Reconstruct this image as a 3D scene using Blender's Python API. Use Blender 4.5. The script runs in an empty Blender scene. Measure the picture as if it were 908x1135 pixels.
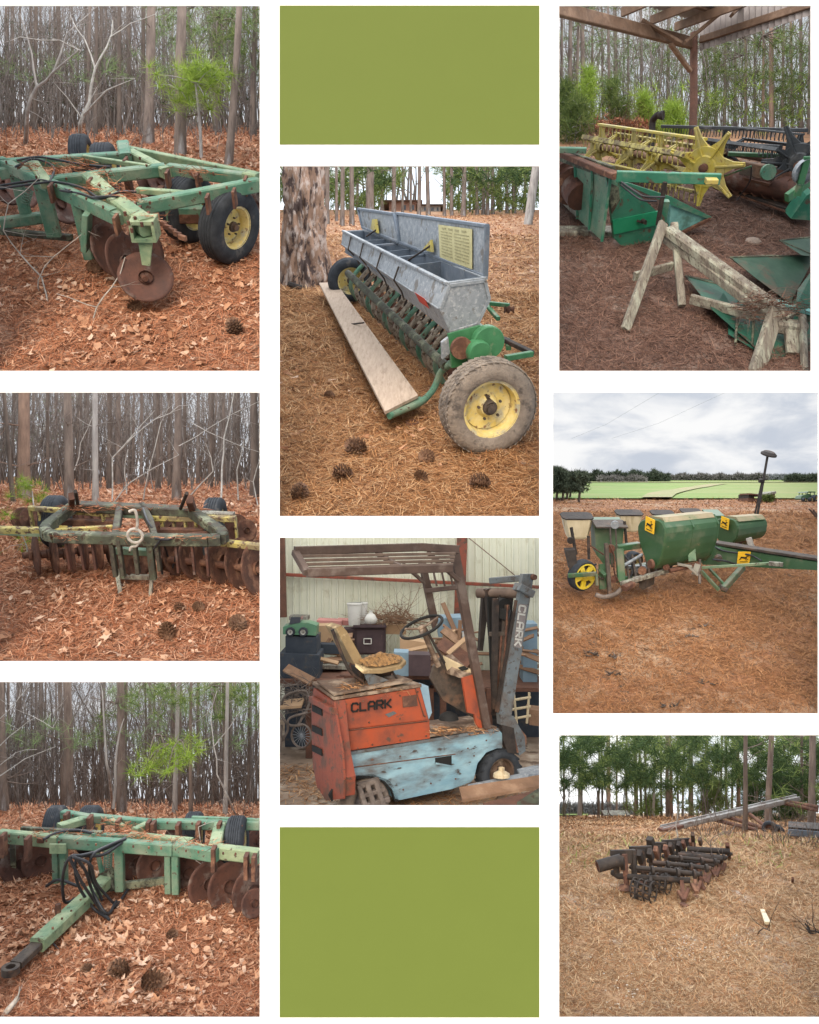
import bpy, bmesh, math, random
import numpy as np
from mathutils import Vector, Matrix, noise

# ---------------------------------------------------------------- camera, light, exposure
scene = bpy.context.scene
col = scene.collection
cam_data = bpy.data.cameras.new("camera")
cam = bpy.data.objects.new("camera", cam_data)
col.objects.link(cam)
cam.location = (0, 0, 0)
cam.rotation_euler = (math.radians(90), 0, 0)          # level, looking along +Y
cam_data.sensor_fit = 'HORIZONTAL'
cam_data.sensor_width = 36.0
cam_data.lens = 36.0 * 1000.0 / 908.0
cam_data.clip_start = 0.05
cam_data.clip_end = 1500
scene.camera = cam

SUN_EL, SUN_AZ = math.radians(28), math.radians(8)     # behind the camera, a little to the left
world = bpy.data.worlds.new("World")
scene.world = world
world.use_nodes = True
wn = world.node_tree.nodes
wl = world.node_tree.links
wbg = wn.get("Background") or wn.new("ShaderNodeBackground")
wsky = wn.new("ShaderNodeTexSky")
wsky.sky_type = 'NISHITA'
wsky.sun_disc = False
wsky.sun_elevation = SUN_EL
wsky.sun_rotation = math.radians(180) + SUN_AZ
wsky.dust_density = 4.0
wl.new(wsky.outputs[0], wbg.inputs[0])
wbg.inputs[1].default_value = 0.12
sun_data = bpy.data.lights.new("sun", 'SUN')
sun_data.energy = 0.9
sun_data.angle = math.radians(30)
sun_data.color = (1.0, 0.965, 0.92)
sun = bpy.data.objects.new("sun", sun_data)
col.objects.link(sun)
sd = Vector((math.sin(SUN_AZ) * math.cos(SUN_EL), math.cos(SUN_AZ) * math.cos(SUN_EL), -math.sin(SUN_EL)))
sun.rotation_euler = sd.to_track_quat('-Z', 'Y').to_euler()
scene.view_settings.view_transform = 'Standard'
scene.view_settings.look = 'None'
scene.view_settings.gamma = 1.0
scene.view_settings.use_curve_mapping = False
scene.view_settings.exposure = 0.65
SKY_STRENGTH = 1.15
scene.render.engine = 'CYCLES'
scene.cycles.use_denoising = True
scene.cycles.max_bounces = 6
scene.cycles.diffuse_bounces = 3
scene.cycles.glossy_bounces = 2

rnd = random.Random(7)
nrg = np.random.default_rng(11)

# ---------------------------------------------------------------- materials
MATS = {}
def rgb(r, g, b):
    """photo colour 0-255 to linear"""
    f = lambda c: ((c / 255 + 0.055) / 1.055) ** 2.4 if c > 10 else c / 255 / 12.92
    return (f(r), f(g), f(b), 1)

def mat(name, c1, c2=None, c3=None, scale=6.0, detail=6, thr=0.58, soft=0.06, scale3=4.0, rough=0.75, metal=0.0,
        bump=0.25, bscale=None, stretch=(1, 1, 1), c4=None, thr4=0.66, scale4=18.0, spec=0.3, island=None):
    """two tones mixed by noise, worn patches of a third and a fourth colour with shapes of their own"""
    m = bpy.data.materials.new(name)
    m.use_nodes = True
    nt = m.node_tree
    N, L = nt.nodes, nt.links
    b = N["Principled BSDF"]
    b.inputs["Roughness"].default_value = rough
    b.inputs["Metallic"].default_value = metal
    b.inputs["Specular IOR Level"].default_value = spec
    tc = N.new("ShaderNodeTexCoord")
    mp = N.new("ShaderNodeMapping")
    mp.inputs["Scale"].default_value = stretch
    L.new(tc.outputs["Object"], mp.inputs[0])
    def nz(sc, det=detail):
        n = N.new("ShaderNodeTexNoise")
        n.inputs["Scale"].default_value = sc
        n.inputs["Detail"].default_value = det
        n.inputs["Roughness"].default_value = 0.62
        L.new(mp.outputs[0], n.inputs["Vector"])
        return n
    def ramp(src, lo, hi):
        r = N.new("ShaderNodeMapRange")
        r.inputs["From Min"].default_value = lo
        r.inputs["From Max"].default_value = hi
        L.new(src, r.inputs["Value"])
        return r.outputs[0]
    def mix(fac, a, bb):
        x = N.new("ShaderNodeMix")
        x.data_type = 'RGBA'
        L.new(fac, x.inputs[0])
        for i, v in ((6, a), (7, bb)):
            if isinstance(v, tuple): x.inputs[i].default_value = v
            else: L.new(v, x.inputs[i])
        return x.outputs[2]
    out = c1
    if c2:
        out = mix(ramp(nz(scale).outputs[0], 0.36, 0.64), c1, c2)
    if island:
        g = N.new("ShaderNodeNewGeometry")
        out = mix(g.outputs["Random Per Island"], out if not isinstance(out, tuple) else c1, island)
    if c3:
        out = mix(ramp(nz(scale3).outputs[0], thr - soft, thr + soft), out, c3)
    if c4:
        out = mix(ramp(nz(scale4).outputs[0], thr4 - 0.03, thr4 + 0.03), out, c4)
    if isinstance(out, tuple): b.inputs["Base Color"].default_value = out
    else: L.new(out, b.inputs["Base Color"])
    if bump:
        bp = N.new("ShaderNodeBump")
        bp.inputs["Strength"].default_value = bump
        bp.inputs["Distance"].default_value = 0.02
        L.new(nz(bscale or scale * 3, 4).outputs[0], bp.inputs["Height"])
        L.new(bp.outputs[0], b.inputs["Normal"])
    MATS[name] = m
    return m

def ramp_mat(name, stops, rough=0.85, spec=0.15, trans=0.0):
    """each separate needle, leaf or twig of a mesh takes its own tone from the ramp"""
    m = bpy.data.materials.new(name)
    m.use_nodes = True
    N, L = m.node_tree.nodes, m.node_tree.links
    b = N["Principled BSDF"]
    b.inputs["Roughness"].default_value = rough
    b.inputs["Specular IOR Level"].default_value = spec
    g = N.new("ShaderNodeNewGeometry")
    r = N.new("ShaderNodeValToRGB")
    e = r.color_ramp.elements
    while len(e) < len(stops): e.new(0.5)
    for i, c in enumerate(stops):
        e[i].position = i / (len(stops) - 1)
        e[i].color = c
    L.new(g.outputs["Random Per Island"], r.inputs[0])
    L.new(r.outputs[0], b.inputs["Base Color"])
    if trans:
        t = N.new("ShaderNodeBsdfTranslucent")
        L.new(r.outputs[0], t.inputs[0])
        mx = N.new("ShaderNodeMixShader")
        mx.inputs[0].default_value = trans
        L.new(b.outputs[0], mx.inputs[1]); L.new(t.outputs[0], mx.inputs[2])
        L.new(mx.outputs[0], N["Material Output"].inputs[0])
    MATS[name] = m
    return m

# ---------------------------------------------------------------- objects
PANEL_OF = {}          # object -> display box it stands in
CUR = [None]

def link(name, data, parent=None):
    o = bpy.data.objects.new(name, data)
    col.objects.link(o)
    if parent is not None: o.parent = parent
    if CUR[0] is not None: PANEL_OF[o] = CUR[0]
    return o

def tag(o, label=None, cat=None, group=None, kind=None):
    if label: o["label"] = label
    if cat: o["category"] = cat
    if group: o["group"] = group
    if kind: o["kind"] = kind
    return o

def thing(name, label, cat, base, group=None):
    o = link(name, None)
    o.empty_display_size = 0.1
    o.location = base
    return tag(o, label, cat, group)

def perp(d):
    d = Vector(d).normalized()
    a = Vector((0, 0, 1)) if abs(d.z) < 0.9 else Vector((1, 0, 0))
    u = d.cross(a).normalized()
    return u, d.cross(u).normalized()

class MB:
    def __init__(s):
        s.v, s.f, s.sm = [], [], []
    def add(s, vs, fs, smooth=False):
        o = len(s.v)
        s.v.extend([tuple(p) for p in vs])
        s.f.extend([tuple(i + o for i in f) for f in fs])
        s.sm.extend([smooth] * len(fs))
        return s
    def bar(s, a, b, w, h=None, up=(0, 0, 1), ch=0.12, h2=None, w2=None):
        """rectangular beam with chamfered long edges from a to b; h along up"""
        a, b = Vector(a), Vector(b)
        h = w if h is None else h
        d = (b - a).normalized()
        up = Vector(up)
        side = d.cross(up)
        if side.length < 1e-4: side = perp(d)[0]
        side.normalize()
        up = side.cross(d).normalized()
        vs = []
        for k, p in enumerate((a, b)):
            ww, hh = (w, h) if k == 0 else (w2 or w, h2 or h)
            c = min(ww, hh) * ch
            x, y = ww / 2, hh / 2
            for (i, j) in ((x - c, y), (x, y - c), (x, -y + c), (x - c, -y), (-x + c, -y), (-x, -y + c), (-x, y - c), (-x + c, y)):
                vs.append(p + side * i + up * j)
        fs = [(i, (i + 1) % 8, 8 + (i + 1) % 8, 8 + i) for i in range(8)]
        fs += [tuple(range(7, -1, -1)), tuple(range(8, 16))]
        return s.add(vs, fs)
    def tube(s, pts, r, n=8, cap=True, smooth=True):
        pts = [Vector(p) for p in pts]
        rs = r if isinstance(r, (list, tuple)) else [r] * len(pts)
        u = None
        vs = []
        for i, p in enumerate(pts):
            if i == 0: d = pts[1] - p
            elif i == len(pts) - 1: d = p - pts[i - 1]
            else: d = (pts[i + 1] - pts[i - 1])
            if d.length < 1e-7: d = Vector((0, 0, 1))
            d.normalize()
            if u is None: u = perp(d)[0]
            u = (u - d * u.dot(d))
            if u.length < 1e-5: u = perp(d)[0]
            u.normalize()
            w = d.cross(u)
            for k in range(n):
                t = 2 * math.pi * k / n
                vs.append(p + (u * math.cos(t) + w * math.sin(t)) * rs[i])
        fs = []
        for i in range(len(pts) - 1):
            for k in range(n):
                a, b = i * n + k, i * n + (k + 1) % n
                fs.append((a, b, b + n, a + n))
        s.add(vs, fs, smooth)
        if cap and n > 2:
            s.add(vs[:n], [tuple(range(n - 1, -1, -1))])
            s.add(vs[-n:], [tuple(range(n))])
        return s
    def lathe(s, c, axis, prof, n=28, sharp=True, arc=None, up=None):
        """prof = [(radius, offset along axis)]"""
        c = Vector(c); axis = Vector(axis).normalized()
        u, w = perp(axis)
        if up is not None:
            u = (Vector(up) - axis * Vector(up).dot(axis)).normalized(); w = axis.cross(u)
        full = arc is None
        a0, a1 = (0, 2 * math.pi) if full else arc
        m = n if full else n + 1
        ring = lambda r, o: [c + axis * o + (u * math.cos(a0 + (a1 - a0) * k / n) + w * math.sin(a0 + (a1 - a0) * k / n)) * r for k in range(m)]
        cnt = n
        if sharp:
            for (r0, o0), (r1, o1) in zip(prof, prof[1:]):
                s.add(ring(r0, o0) + ring(r1, o1), [(k, (k + 1) % m, m + (k + 1) % m, m + k) for k in range(cnt)], True)
        else:
            vs = []
            for r, o in prof: vs += ring(r, o)
            fs = []
            for i in range(len(prof) - 1):
                for k in range(cnt):
                    a, b = i * m + k, i * m + (k + 1) % m
                    fs.append((a, b, b + m, a + m))
            s.add(vs, fs, True)
        return s
    def prism(s, poly, ext):
        poly = [Vector(p) for p in poly]; ext = Vector(ext); n = len(poly)
        return s.add(poly + [p + ext for p in poly],
                     [tuple(range(n - 1, -1, -1)), tuple(range(n, 2 * n))] + [(i, (i + 1) % n, n + (i + 1) % n, n + i) for i in range(n)])
    def hexa(s, lo, hi):
        """solid between two quads"""
        return s.add(list(lo) + list(hi), [(3, 2, 1, 0), (4, 5, 6, 7), (0, 1, 5, 4), (1, 2, 6, 5), (2, 3, 7, 6), (3, 0, 4, 7)])
    def loft(s, secs, cap=True, smooth=False, closed=True):
        n = len(secs[0]); vs = [p for q in secs for p in q]
        fs = [(i * n + k, i * n + (k + 1) % n, (i + 1) * n + (k + 1) % n, (i + 1) * n + k) for i in range(len(secs) - 1) for k in range(n if closed else n - 1)]
        s.add(vs, fs, smooth)
        if cap:
            s.add(secs[0], [tuple(range(n - 1, -1, -1))]); s.add(secs[-1], [tuple(range(n))])
        return s
    def build(s, name, m, parent=None, label=None):
        me = bpy.data.meshes.new(name)
        base = Vector((0, 0, 0))
        q = parent
        while q is not None:
            base += Vector(q.location); q = q.parent
        me.from_pydata([tuple(Vector(p) - base) for p in s.v], [], s.f)
        me.polygons.foreach_set("use_smooth", s.sm)
        me.materials.append(MATS[m] if isinstance(m, str) else m)
        me.update()
        o = link(name, me, parent)
        if label: o["label"] = label
        return o

def tri_mesh(name, co, tris, m, parent=None, smooth=False):
    """co (M,k,3): M copies of one little triangle template"""
    M, k = co.shape[0], co.shape[1]
    if M == 0:
        co = np.zeros((1, k, 3)); M = 1
    tr = np.asarray(tris)
    idx = (np.arange(M)[:, None, None] * k + tr[None]).reshape(-1)
    base = np.zeros(3); q = parent
    while q is not None:
        base += np.array(q.location); q = q.parent
    me = bpy.data.meshes.new(name)
    me.vertices.add(M * k)
    me.vertices.foreach_set("co", (co - base).astype(np.float32).reshape(-1))
    me.loops.add(len(idx)); me.loops.foreach_set("vertex_index", idx.astype(np.int32))
    nf = len(idx) // 3
    me.polygons.add(nf); me.polygons.foreach_set("loop_start", (np.arange(nf) * 3).astype(np.int32))
    if smooth: me.polygons.foreach_set("use_smooth", np.ones(nf, bool))
    me.update(calc_edges=True)
    me.materials.append(MATS[m] if isinstance(m, str) else m)
    o = link(name, me, parent)
    NOCLIP.add(o)
    return o
NOCLIP = set()

def unit(a): return a / np.maximum(np.linalg.norm(a, axis=-1, keepdims=True), 1e-9)

def needles(P, D, L, W):
    """thin straight blades: (M,3,3)"""
    side = unit(np.cross(D, nrg.normal(size=D.shape)))
    w = (np.asarray(W) * np.ones(len(P)))[:, None] / 2
    return np.stack([P - side * w, P + side * w, P + D * (np.asarray(L) * np.ones(len(P)))[:, None]], 1)

def bent(P, D, U, L, W, bend):
    """blades bent once, lying mostly in the plane normal to U: (M,5,3)"""
    side = unit(np.cross(D, U)); L = (L * np.ones(len(P)))[:, None]; w = (W * np.ones(len(P)))[:, None] / 2
    b = (bend * np.ones(len(P)))[:, None]
    mid = P + D * L * 0.5
    d2 = unit(D + side * b - U * 0.15)
    return np.stack([P - side * w, P + side * w, mid - side * w, mid + side * w, mid + d2 * L * 0.5], 1)
BENT_T = [(0, 1, 3), (0, 3, 2), (2, 3, 4)]

# ---------------------------------------------------------------- display boxes
FPX, CX, CY, WALL, MARG = 1000.0, 454.0, 567.5, 8.0, 7.0
def pray(px, py): return Vector(((px - CX) / FPX, 1.0, (CY - py) / FPX))

class Panel:
    def __init__(s, name, win, zoom, prof, slope, yend, z0=None, low=0):
        s.name, s.win = name, win
        s.zk, s.zo = zoom
        # prof: [(py, Y)] beyond the near plane; near plane rises 'slope' per metre from the sill
        z0 = (CY - (win[3] + 8.5)) / FPX * WALL if z0 is None else z0
        s.low = low
        s.slope = slope
        ys, zs = [WALL - 0.5, ], [z0 - slope * 0.5]
        y1 = prof[0][1]
        ys.append(y1); zs.append(z0 + slope * (y1 - WALL))
        for py, Y in prof[1:]:
            ys.append(Y); zs.append((CY - py) / FPX * Y)
        Y = np.arange(WALL - 0.5, yend, 0.04)
        z = np.interp(Y, ys, zs)
        k = 25
        zp = np.concatenate([z[0] - slope * 0.04 * np.arange(k // 2, 0, -1), z, z[-1] + (z[-1] - z[-2]) * np.arange(1, k // 2 + 1)])
        z = np.convolve(zp, np.ones(k) / k, 'valid')
        s.Y, s.z, s.yend = Y, z, yend
        s.N = Vector((0, -slope, 1)).normalized()
        s.G = Vector((0, 1, slope)).normalized()
        s.X = Vector((1, 0, 0))
        s.p0 = Vector((0, WALL, z0))
        s.py = CY - z / Y * FPX
    def px(s, zx, zy): return zx / s.zk + s.zo[0], zy / s.zk + s.zo[1]
    def ray(s, zx, zy): return pray(*s.px(zx, zy))
    def gz(s, Y): return float(np.interp(Y, s.Y, s.z))
    def U(s, zx, zy, h=0.0):
        """point seen at (zx, zy) that stands h above the near ground plane"""
        r = s.ray(zx, zy)
        return r * ((h + s.p0.dot(s.N)) / r.dot(s.N))
    def at(s, zx, zy, Y): return s.ray(zx, zy) * Y
    def g(s, zx, zy):
        """ground point seen at (zx, zy)"""
        py = s.px(zx, zy)[1]
        Y = float(np.interp(-py, -s.py, s.Y))
        return Vector((s.ray(zx, zy).x * Y, Y, s.gz(Y)))
    def gy(s, zx, Y):
        r = s.ray(zx, 0)
        return Vector((r.x * Y, Y, s.gz(Y)))
    def plane(s, zx, zy, p, n):
        r = s.ray(zx, zy)
        return r * (Vector(p).dot(n) / r.dot(n))
    def inside(s, P, m=6.0):
        px = CX + P[..., 0] / P[..., 1] * FPX; py = CY - P[..., 2] / P[..., 1] * FPX
        x0, y0, x1, y1 = s.win
        return (px > x0 - m) & (px < x1 + m) & (py > y0 - m) & (py < y1 + m + s.low) & (P[..., 1] > WALL + 0.04) & (P[..., 1] < s.yend)

def gnoise(x, y, s=1.0):
    return (np.sin(x * 1.7 * s + 1.3) * np.cos(y * 2.1 * s + .4) + .5 * np.sin(x * 4.3 * s + y * 3.1 * s) + .35 * np.sin(x * 9.1 * s - y * 7.7 * s + 2) + .25 * np.cos(x * 15.7 * s + 3 * np.sin(y * 6 * s))) / 2

def make_ground(p, m, amp=0.03, far=None):
    x0, x1 = p.win[0] - MARG, p.win[2] + MARG
    Ys = np.concatenate([np.arange(WALL + 0.03, 14, 0.06), np.geomspace(14, p.yend - .05, 90)])
    ts = np.linspace(0, 1, 90)
    ypy = np.interp(Ys, p.Y, p.z)
    px = x0 + (x1 - x0) * ts
    Xg = (px[None, :] - CX) / FPX * Ys[:, None]
    Yg = np.repeat(Ys[:, None], len(ts), 1)
    Zg = ypy[:, None] + amp * gnoise(Xg, Yg) * np.minimum(1, 14 / Yg)
    n = len(ts)
    me = bpy.data.meshes.new("ground")
    co = np.stack([Xg, Yg, Zg], -1).reshape(-1, 3)
    fs = [(r * n + c, r * n + c + 1, (r + 1) * n + c + 1, (r + 1) * n + c) for r in range(len(Ys) - 1) for c in range(n - 1)]
    me.from_pydata(co.tolist(), [], fs)
    me.polygons.foreach_set("use_smooth", [True] * len(fs))
    me.materials.append(MATS[m])
    o = link("ground", me)
    NOCLIP.add(o)
    return tag(o, kind="structure")

def make_sky(p, m, back=None, high='sky_high'):
    """closed glowing shell round the diorama (sky, or added light in the shed): sides, top and far end"""
    x0, y0, x1, y1 = p.win[0] - MARG, p.win[1] - MARG, p.win[2] + MARG, p.win[3] + MARG + p.low
    a, b = WALL + 0.06, p.yend
    q = lambda x, y, Y: pray(x, y) * Y
    mb = MB()
    vs = [q(x0, y0, a), q(x1, y0, a), q(x1, y1, a), q(x0, y1, a), q(x0, y0, b), q(x1, y0, b), q(x1, y1, b), q(x0, y1, b)]
    mb.add(vs, [(0, 4, 5, 1), (0, 3, 7, 4), (1, 5, 6, 2), (4, 7, 6, 5)])
    o = mb.build("sky", back or m)
    o.data.materials.append(MATS[high]); o.data.polygons[0].material_index = 1
    o.data.materials.append(MATS['sky_low']); o.data.polygons[1].material_index = 2; o.data.polygons[2].material_index = 2
    NOCLIP.add(o)
    return tag(o, kind="structure")

def scatter(p, n, y0, y1, power=1.0):
    """random ground points between depths y0..y1 -> (n,3), noise amplitude included"""
    Y = y0 + (y1 - y0) * nrg.random(n) ** power
    xa, xb = (p.win[0] - 7 - CX) / FPX, (p.win[2] + 7 - CX) / FPX
    t = nrg.random(n)
    X = (xa + (xb - xa) * t) * Y
    Z = np.interp(Y, p.Y, p.z)
    return np.stack([X, Y, Z], 1)

def slope_normals(p, Y):
    dz = np.interp(Y + .05, p.Y, p.z) - np.interp(Y - .05, p.Y, p.z)
    return unit(np.stack([np.zeros_like(Y), -dz / .1, np.ones_like(Y)], 1))

def straw(p, m, n=42000, y0=8.05, y1=15, L=0.15, W=0.0058, amp=0.03, lift=0.02, name="pine_straw", pitch=0.22, label="loose pine needles covering the ground"):
    P = scatter(p, int(n * 1.6), y0, y1)
    dens = gnoise(P[:, 0] * 1.9 + 3, P[:, 1] * 1.4 + 1, 1.7)
    P = P[nrg.random(len(P)) < np.clip(.72 + .5 * dens, .25, 1)]
    n = len(P)
    P[:, 2] += amp * gnoise(P[:, 0], P[:, 1]) * np.minimum(1, 14 / P[:, 1]) + nrg.random(n) * lift * (1 + .8 * gnoise(P[:, 0] * 2.3, P[:, 1] * 2.1, 2))
    U = slope_normals(p, P[:, 1])
    a = nrg.random(n) * 2 * np.pi + .4 * gnoise(P[:, 0], P[:, 1], 1.5)
    T = unit(np.cross(U, np.array([[1.0, 0, 0]]))); X = np.cross(T, U)
    D = unit(X * np.cos(a)[:, None] + T * np.sin(a)[:, None] + U * (nrg.normal(size=n) * pitch)[:, None])
    sc = P[:, 1] / 9
    co = bent(P, D, U, L * sc * (0.5 + 0.9 * nrg.random(n)), W * sc * (0.7 + .6 * nrg.random(n)), nrg.normal(size=n) * .11)
    co = co[p.inside(co).all(1)]
    o = tri_mesh(name, co, BENT_T, m)
    return tag(o, label, kind="stuff")

def fallen_leaves(p, m, n, y0, y1, R=0.06, amp=0.03, dens=None, name="fallen_leaves"):
    P = scatter(p, n * 2, y0, y1)
    k = gnoise(P[:, 0] * 1.3 + 5, P[:, 1] * 1.3, 1.2) + nrg.normal(size=len(P)) * .45
    P = P[np.argsort(-k)[:n]]
    P[:, 2] += amp * gnoise(P[:, 0], P[:, 1]) + 0.02 + nrg.random(n) * .025
    U = unit(slope_normals(p, P[:, 1]) + nrg.normal(size=(n, 3)) * .28)
    X = unit(np.cross(U, nrg.normal(size=(n, 3)))); Y = np.cross(U, X)
    out = [1, .45, .8, .4, .95, .42, .78, .45, .9, .3]
    r = R * (0.45 + .9 * nrg.random(n) ** 1.5)
    co = [P]
    cur = nrg.normal(size=n) * .4; cur2 = nrg.normal(size=n) * .3
    kind = nrg.random(n); ovate = [1, .78, .55, .5, .6, .7, .62, .5, .52, .75]; torn = [.9, .7, .35, .5, .3, .55, .8, .6, .75, .5]
    asp = .55 + .5 * nrg.random(n)
    for i, q in enumerate(out):
        q = np.where(kind < .45, q, np.where(kind < .8, ovate[i], torn[i]))
        t = 2 * math.pi * i / len(out)
        rr = r * q * (0.72 + .5 * nrg.random(n))
        co.append(P + X * (math.cos(t) * rr)[:, None] + Y * (math.sin(t) * rr * asp)[:, None] + U * ((math.cos(t) ** 2) * rr * cur + abs(math.sin(t)) * rr * cur2 + rr * .15 * nrg.normal(size=n))[:, None])
    co = np.stack(co, 1)
    co = co[p.inside(co).all(1)]
    o = tri_mesh(name, co, [(0, i + 1, (i + 1) % 10 + 1) for i in range(10)], m)
    return tag(o, "curled dead oak leaves scattered on the pine straw", kind="stuff")

def tufts(C, n, L, W, droop=0.15, up=0.25):
    """needle tufts round centres C -> blades"""
    P = np.repeat(C, n, 0)
    D = unit(nrg.normal(size=P.shape) + np.array([[0, 0, up]]))
    return needles(P - D * 0.01, D, L * (0.6 + .6 * nrg.random(len(P))), W)

# ---------------------------------------------------------------- trees
def wob_path(base, top, n, amp, rr=None):
    rr = rr or rnd
    base, top = Vector(base), Vector(top)
    pts = []
    ox = oy = 0
    for i in range(n + 1):
        t = i / n
        if i: ox += rr.gauss(0, amp); oy += rr.gauss(0, amp)
        pts.append(base.lerp(top, t) + Vector((ox, oy, 0)) * (1 if i else 0))
    return pts

def limb(mb, p, d, L, r, lev, n=4, up=0.15, seg=4, spread=0.7, ends=None):
    pts, rs = [Vector(p)], [r]
    d = Vector(d).normalized()
    for i in range(seg):
        d = (d + Vector((rnd.gauss(0, .16), rnd.gauss(0, .16), rnd.gauss(0, .13) + up * .25))).normalized()
        pts.append(pts[-1] + d * (L / seg)); rs.append(r * (1 - .8 * (i + 1) / seg))
        if lev > 0 and i >= 0 and rnd.random() < .8:
            q = (d + Vector((rnd.gauss(0, spread), rnd.gauss(0, spread), rnd.gauss(0, spread * .7)))).normalized()
            limb(mb, pts[-1], q, L * rnd.uniform(.4, .65), rs[-1] * .65, lev - 1, 3, up, 3, spread, ends)
    mb.tube(pts, rs, n, cap=False)
    if ends is not None: ends.append(tuple(pts[-1])); ends.append(tuple(pts[-2]))
    return pts

def tree(p, base, r, h, m='bark', label=None, group=None, lean=0.0, stubs=6, crown=0, cz=(0.4, 1.0), clen=1.6, name="pine_tree",
         leaf='pine_green', sides=8, amp=None, nl=.22, nw=.007, per=12, cat="tree", leany=0.0, stublen=.5, taper=.55, flare=1.25):
    """trunk standing on base, limbs, and where asked a crown of needle tufts"""
    base = Vector(base)
    t = thing(name, label, cat, base, group)
    top = base + Vector((lean * h, leany * h, h))
    n = max(6, int(h / .6)); n = min(n, 14)
    amp = r * .12 if amp is None else amp
    path = wob_path(base - Vector((0, 0, .1)), top, n, amp)
    rs = [r * (flare if i == 0 else 1) * (1 - (1 - taper) * i / n) for i in range(n + 1)]
    mb = MB().tube(path, rs, sides, cap=False)
    for _ in range(stubs):
        k = rnd.randint(max(1, n // 5), n - 1)
        a = rnd.uniform(0, 6.28)
        limb(mb, path[k], (math.cos(a), math.sin(a), rnd.uniform(-.1, .5)), stublen * rnd.uniform(.4, 1.4), r * .16, 1, 3)
    C = []
    if crown:
        for k in range(crown):
            f = cz[0] + (cz[1] - cz[0]) * (k + rnd.random()) / crown
            q = path[min(n, int(f * n))].lerp(path[min(n, int(f * n) + 1)], f * n % 1)
            a = rnd.uniform(0, 6.28)
            L = clen * (1.1 - .6 * (f - cz[0]) / max(.01, cz[1] - cz[0])) * rnd.uniform(.6, 1.2)
            pts = limb(mb, q, (math.cos(a), math.sin(a), .25), L, max(.012, r * .2), 1, 3, .2, 4, .5, C)
            for q2 in pts[2:]:
                for _ in range(2): C.append(tuple(q2 + Vector((rnd.gauss(0, .14), rnd.gauss(0, .14), rnd.gauss(0, .1)))))
    mb.build("trunk", m, t)
    if C:
        C = np.array(C); C = C[p.inside(C, 4)]
        if len(C):
            co = tufts(C, per, nl, nw); co = co[p.inside(co, 6.5).all(1)]
            if len(co): tri_mesh("crown", co, [(0, 1, 2)], leaf, t)
    return t

def brush(p, n, y0, y1, m, h=(1.0, 3.5), name="far_wood", r=0.012, label="grey thicket of bare saplings and trunks far off in the woods", lev=2):
    mb = MB()
    for _ in range(n):
        Y = rnd.uniform(y0, y1)
        px = rnd.uniform(p.win[0] - 6, p.win[2] + 6)
        b = Vector(((px - CX) / FPX * Y, Y, p.gz(Y)))
        H = rnd.uniform(*h)
        rr = r * Y / 14 * rnd.uniform(.6, 1.6)
        limb(mb, b, (rnd.gauss(0, .1), rnd.gauss(0, .1), 1), H, rr, lev, 3, .35, 5, .6)
    return tag(mb.build(name, m), label, kind="stuff")

def twig(p, pts, r0, r1, m, t=None):
    """pts: list of 3-D points"""
    n = len(pts)
    return [r0 + (r1 - r0) * i / (n - 1) for i in range(n)]

def cone_thing(p, pos, R=0.07, tilt=None, label="", group="pine cones on the straw", m='cone'):
    pos = Vector(pos)
    ax = Vector(tilt or (rnd.gauss(0, 1), rnd.gauss(0, 1), .5)).normalized()
    t = thing("pine_cone", label, "pine cone", pos, group)
    u, w = perp(ax)
    mb = MB()
    core = [(0.001, -R * 1.1)] + [(R * .35 * math.sin(math.pi * (i + .6) / 8), -R * 1.1 + R * 2.2 * i / 7) for i in range(1, 7)] + [(.001, R * 1.1)]
    c = pos + Vector((0, 0, R * .7))
    mb.lathe(c, ax, core, 10, False)
    rows = 9
    for i in range(rows):
        f = (i + .5) / rows
        rad = R * (math.sin(math.pi * (.12 + .8 * f)) ** .8)
        n = 9
        for k in range(n):
            a = 2 * math.pi * (k + .5 * (i % 2)) / n
            rd = u * math.cos(a) + w * math.sin(a)
            tn = -u * math.sin(a) + w * math.cos(a)
            o = c + ax * (R * 1.1 * (2 * f - 1)); lift = ax * (R * .22 * (1 - f) + .1 * R)
            q = o + rd * rad + lift; s = R * .2
            mb.add([o + rd * R * .2 - tn * s * .4, o + rd * R * .2 + tn * s * .4, q + tn * s, q + ax * s * .6 + rd * s * .4, q - tn * s],
                   [(0, 1, 2, 3), (0, 3, 4)])
    mb.build("scales", m, t)
    return t

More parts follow.
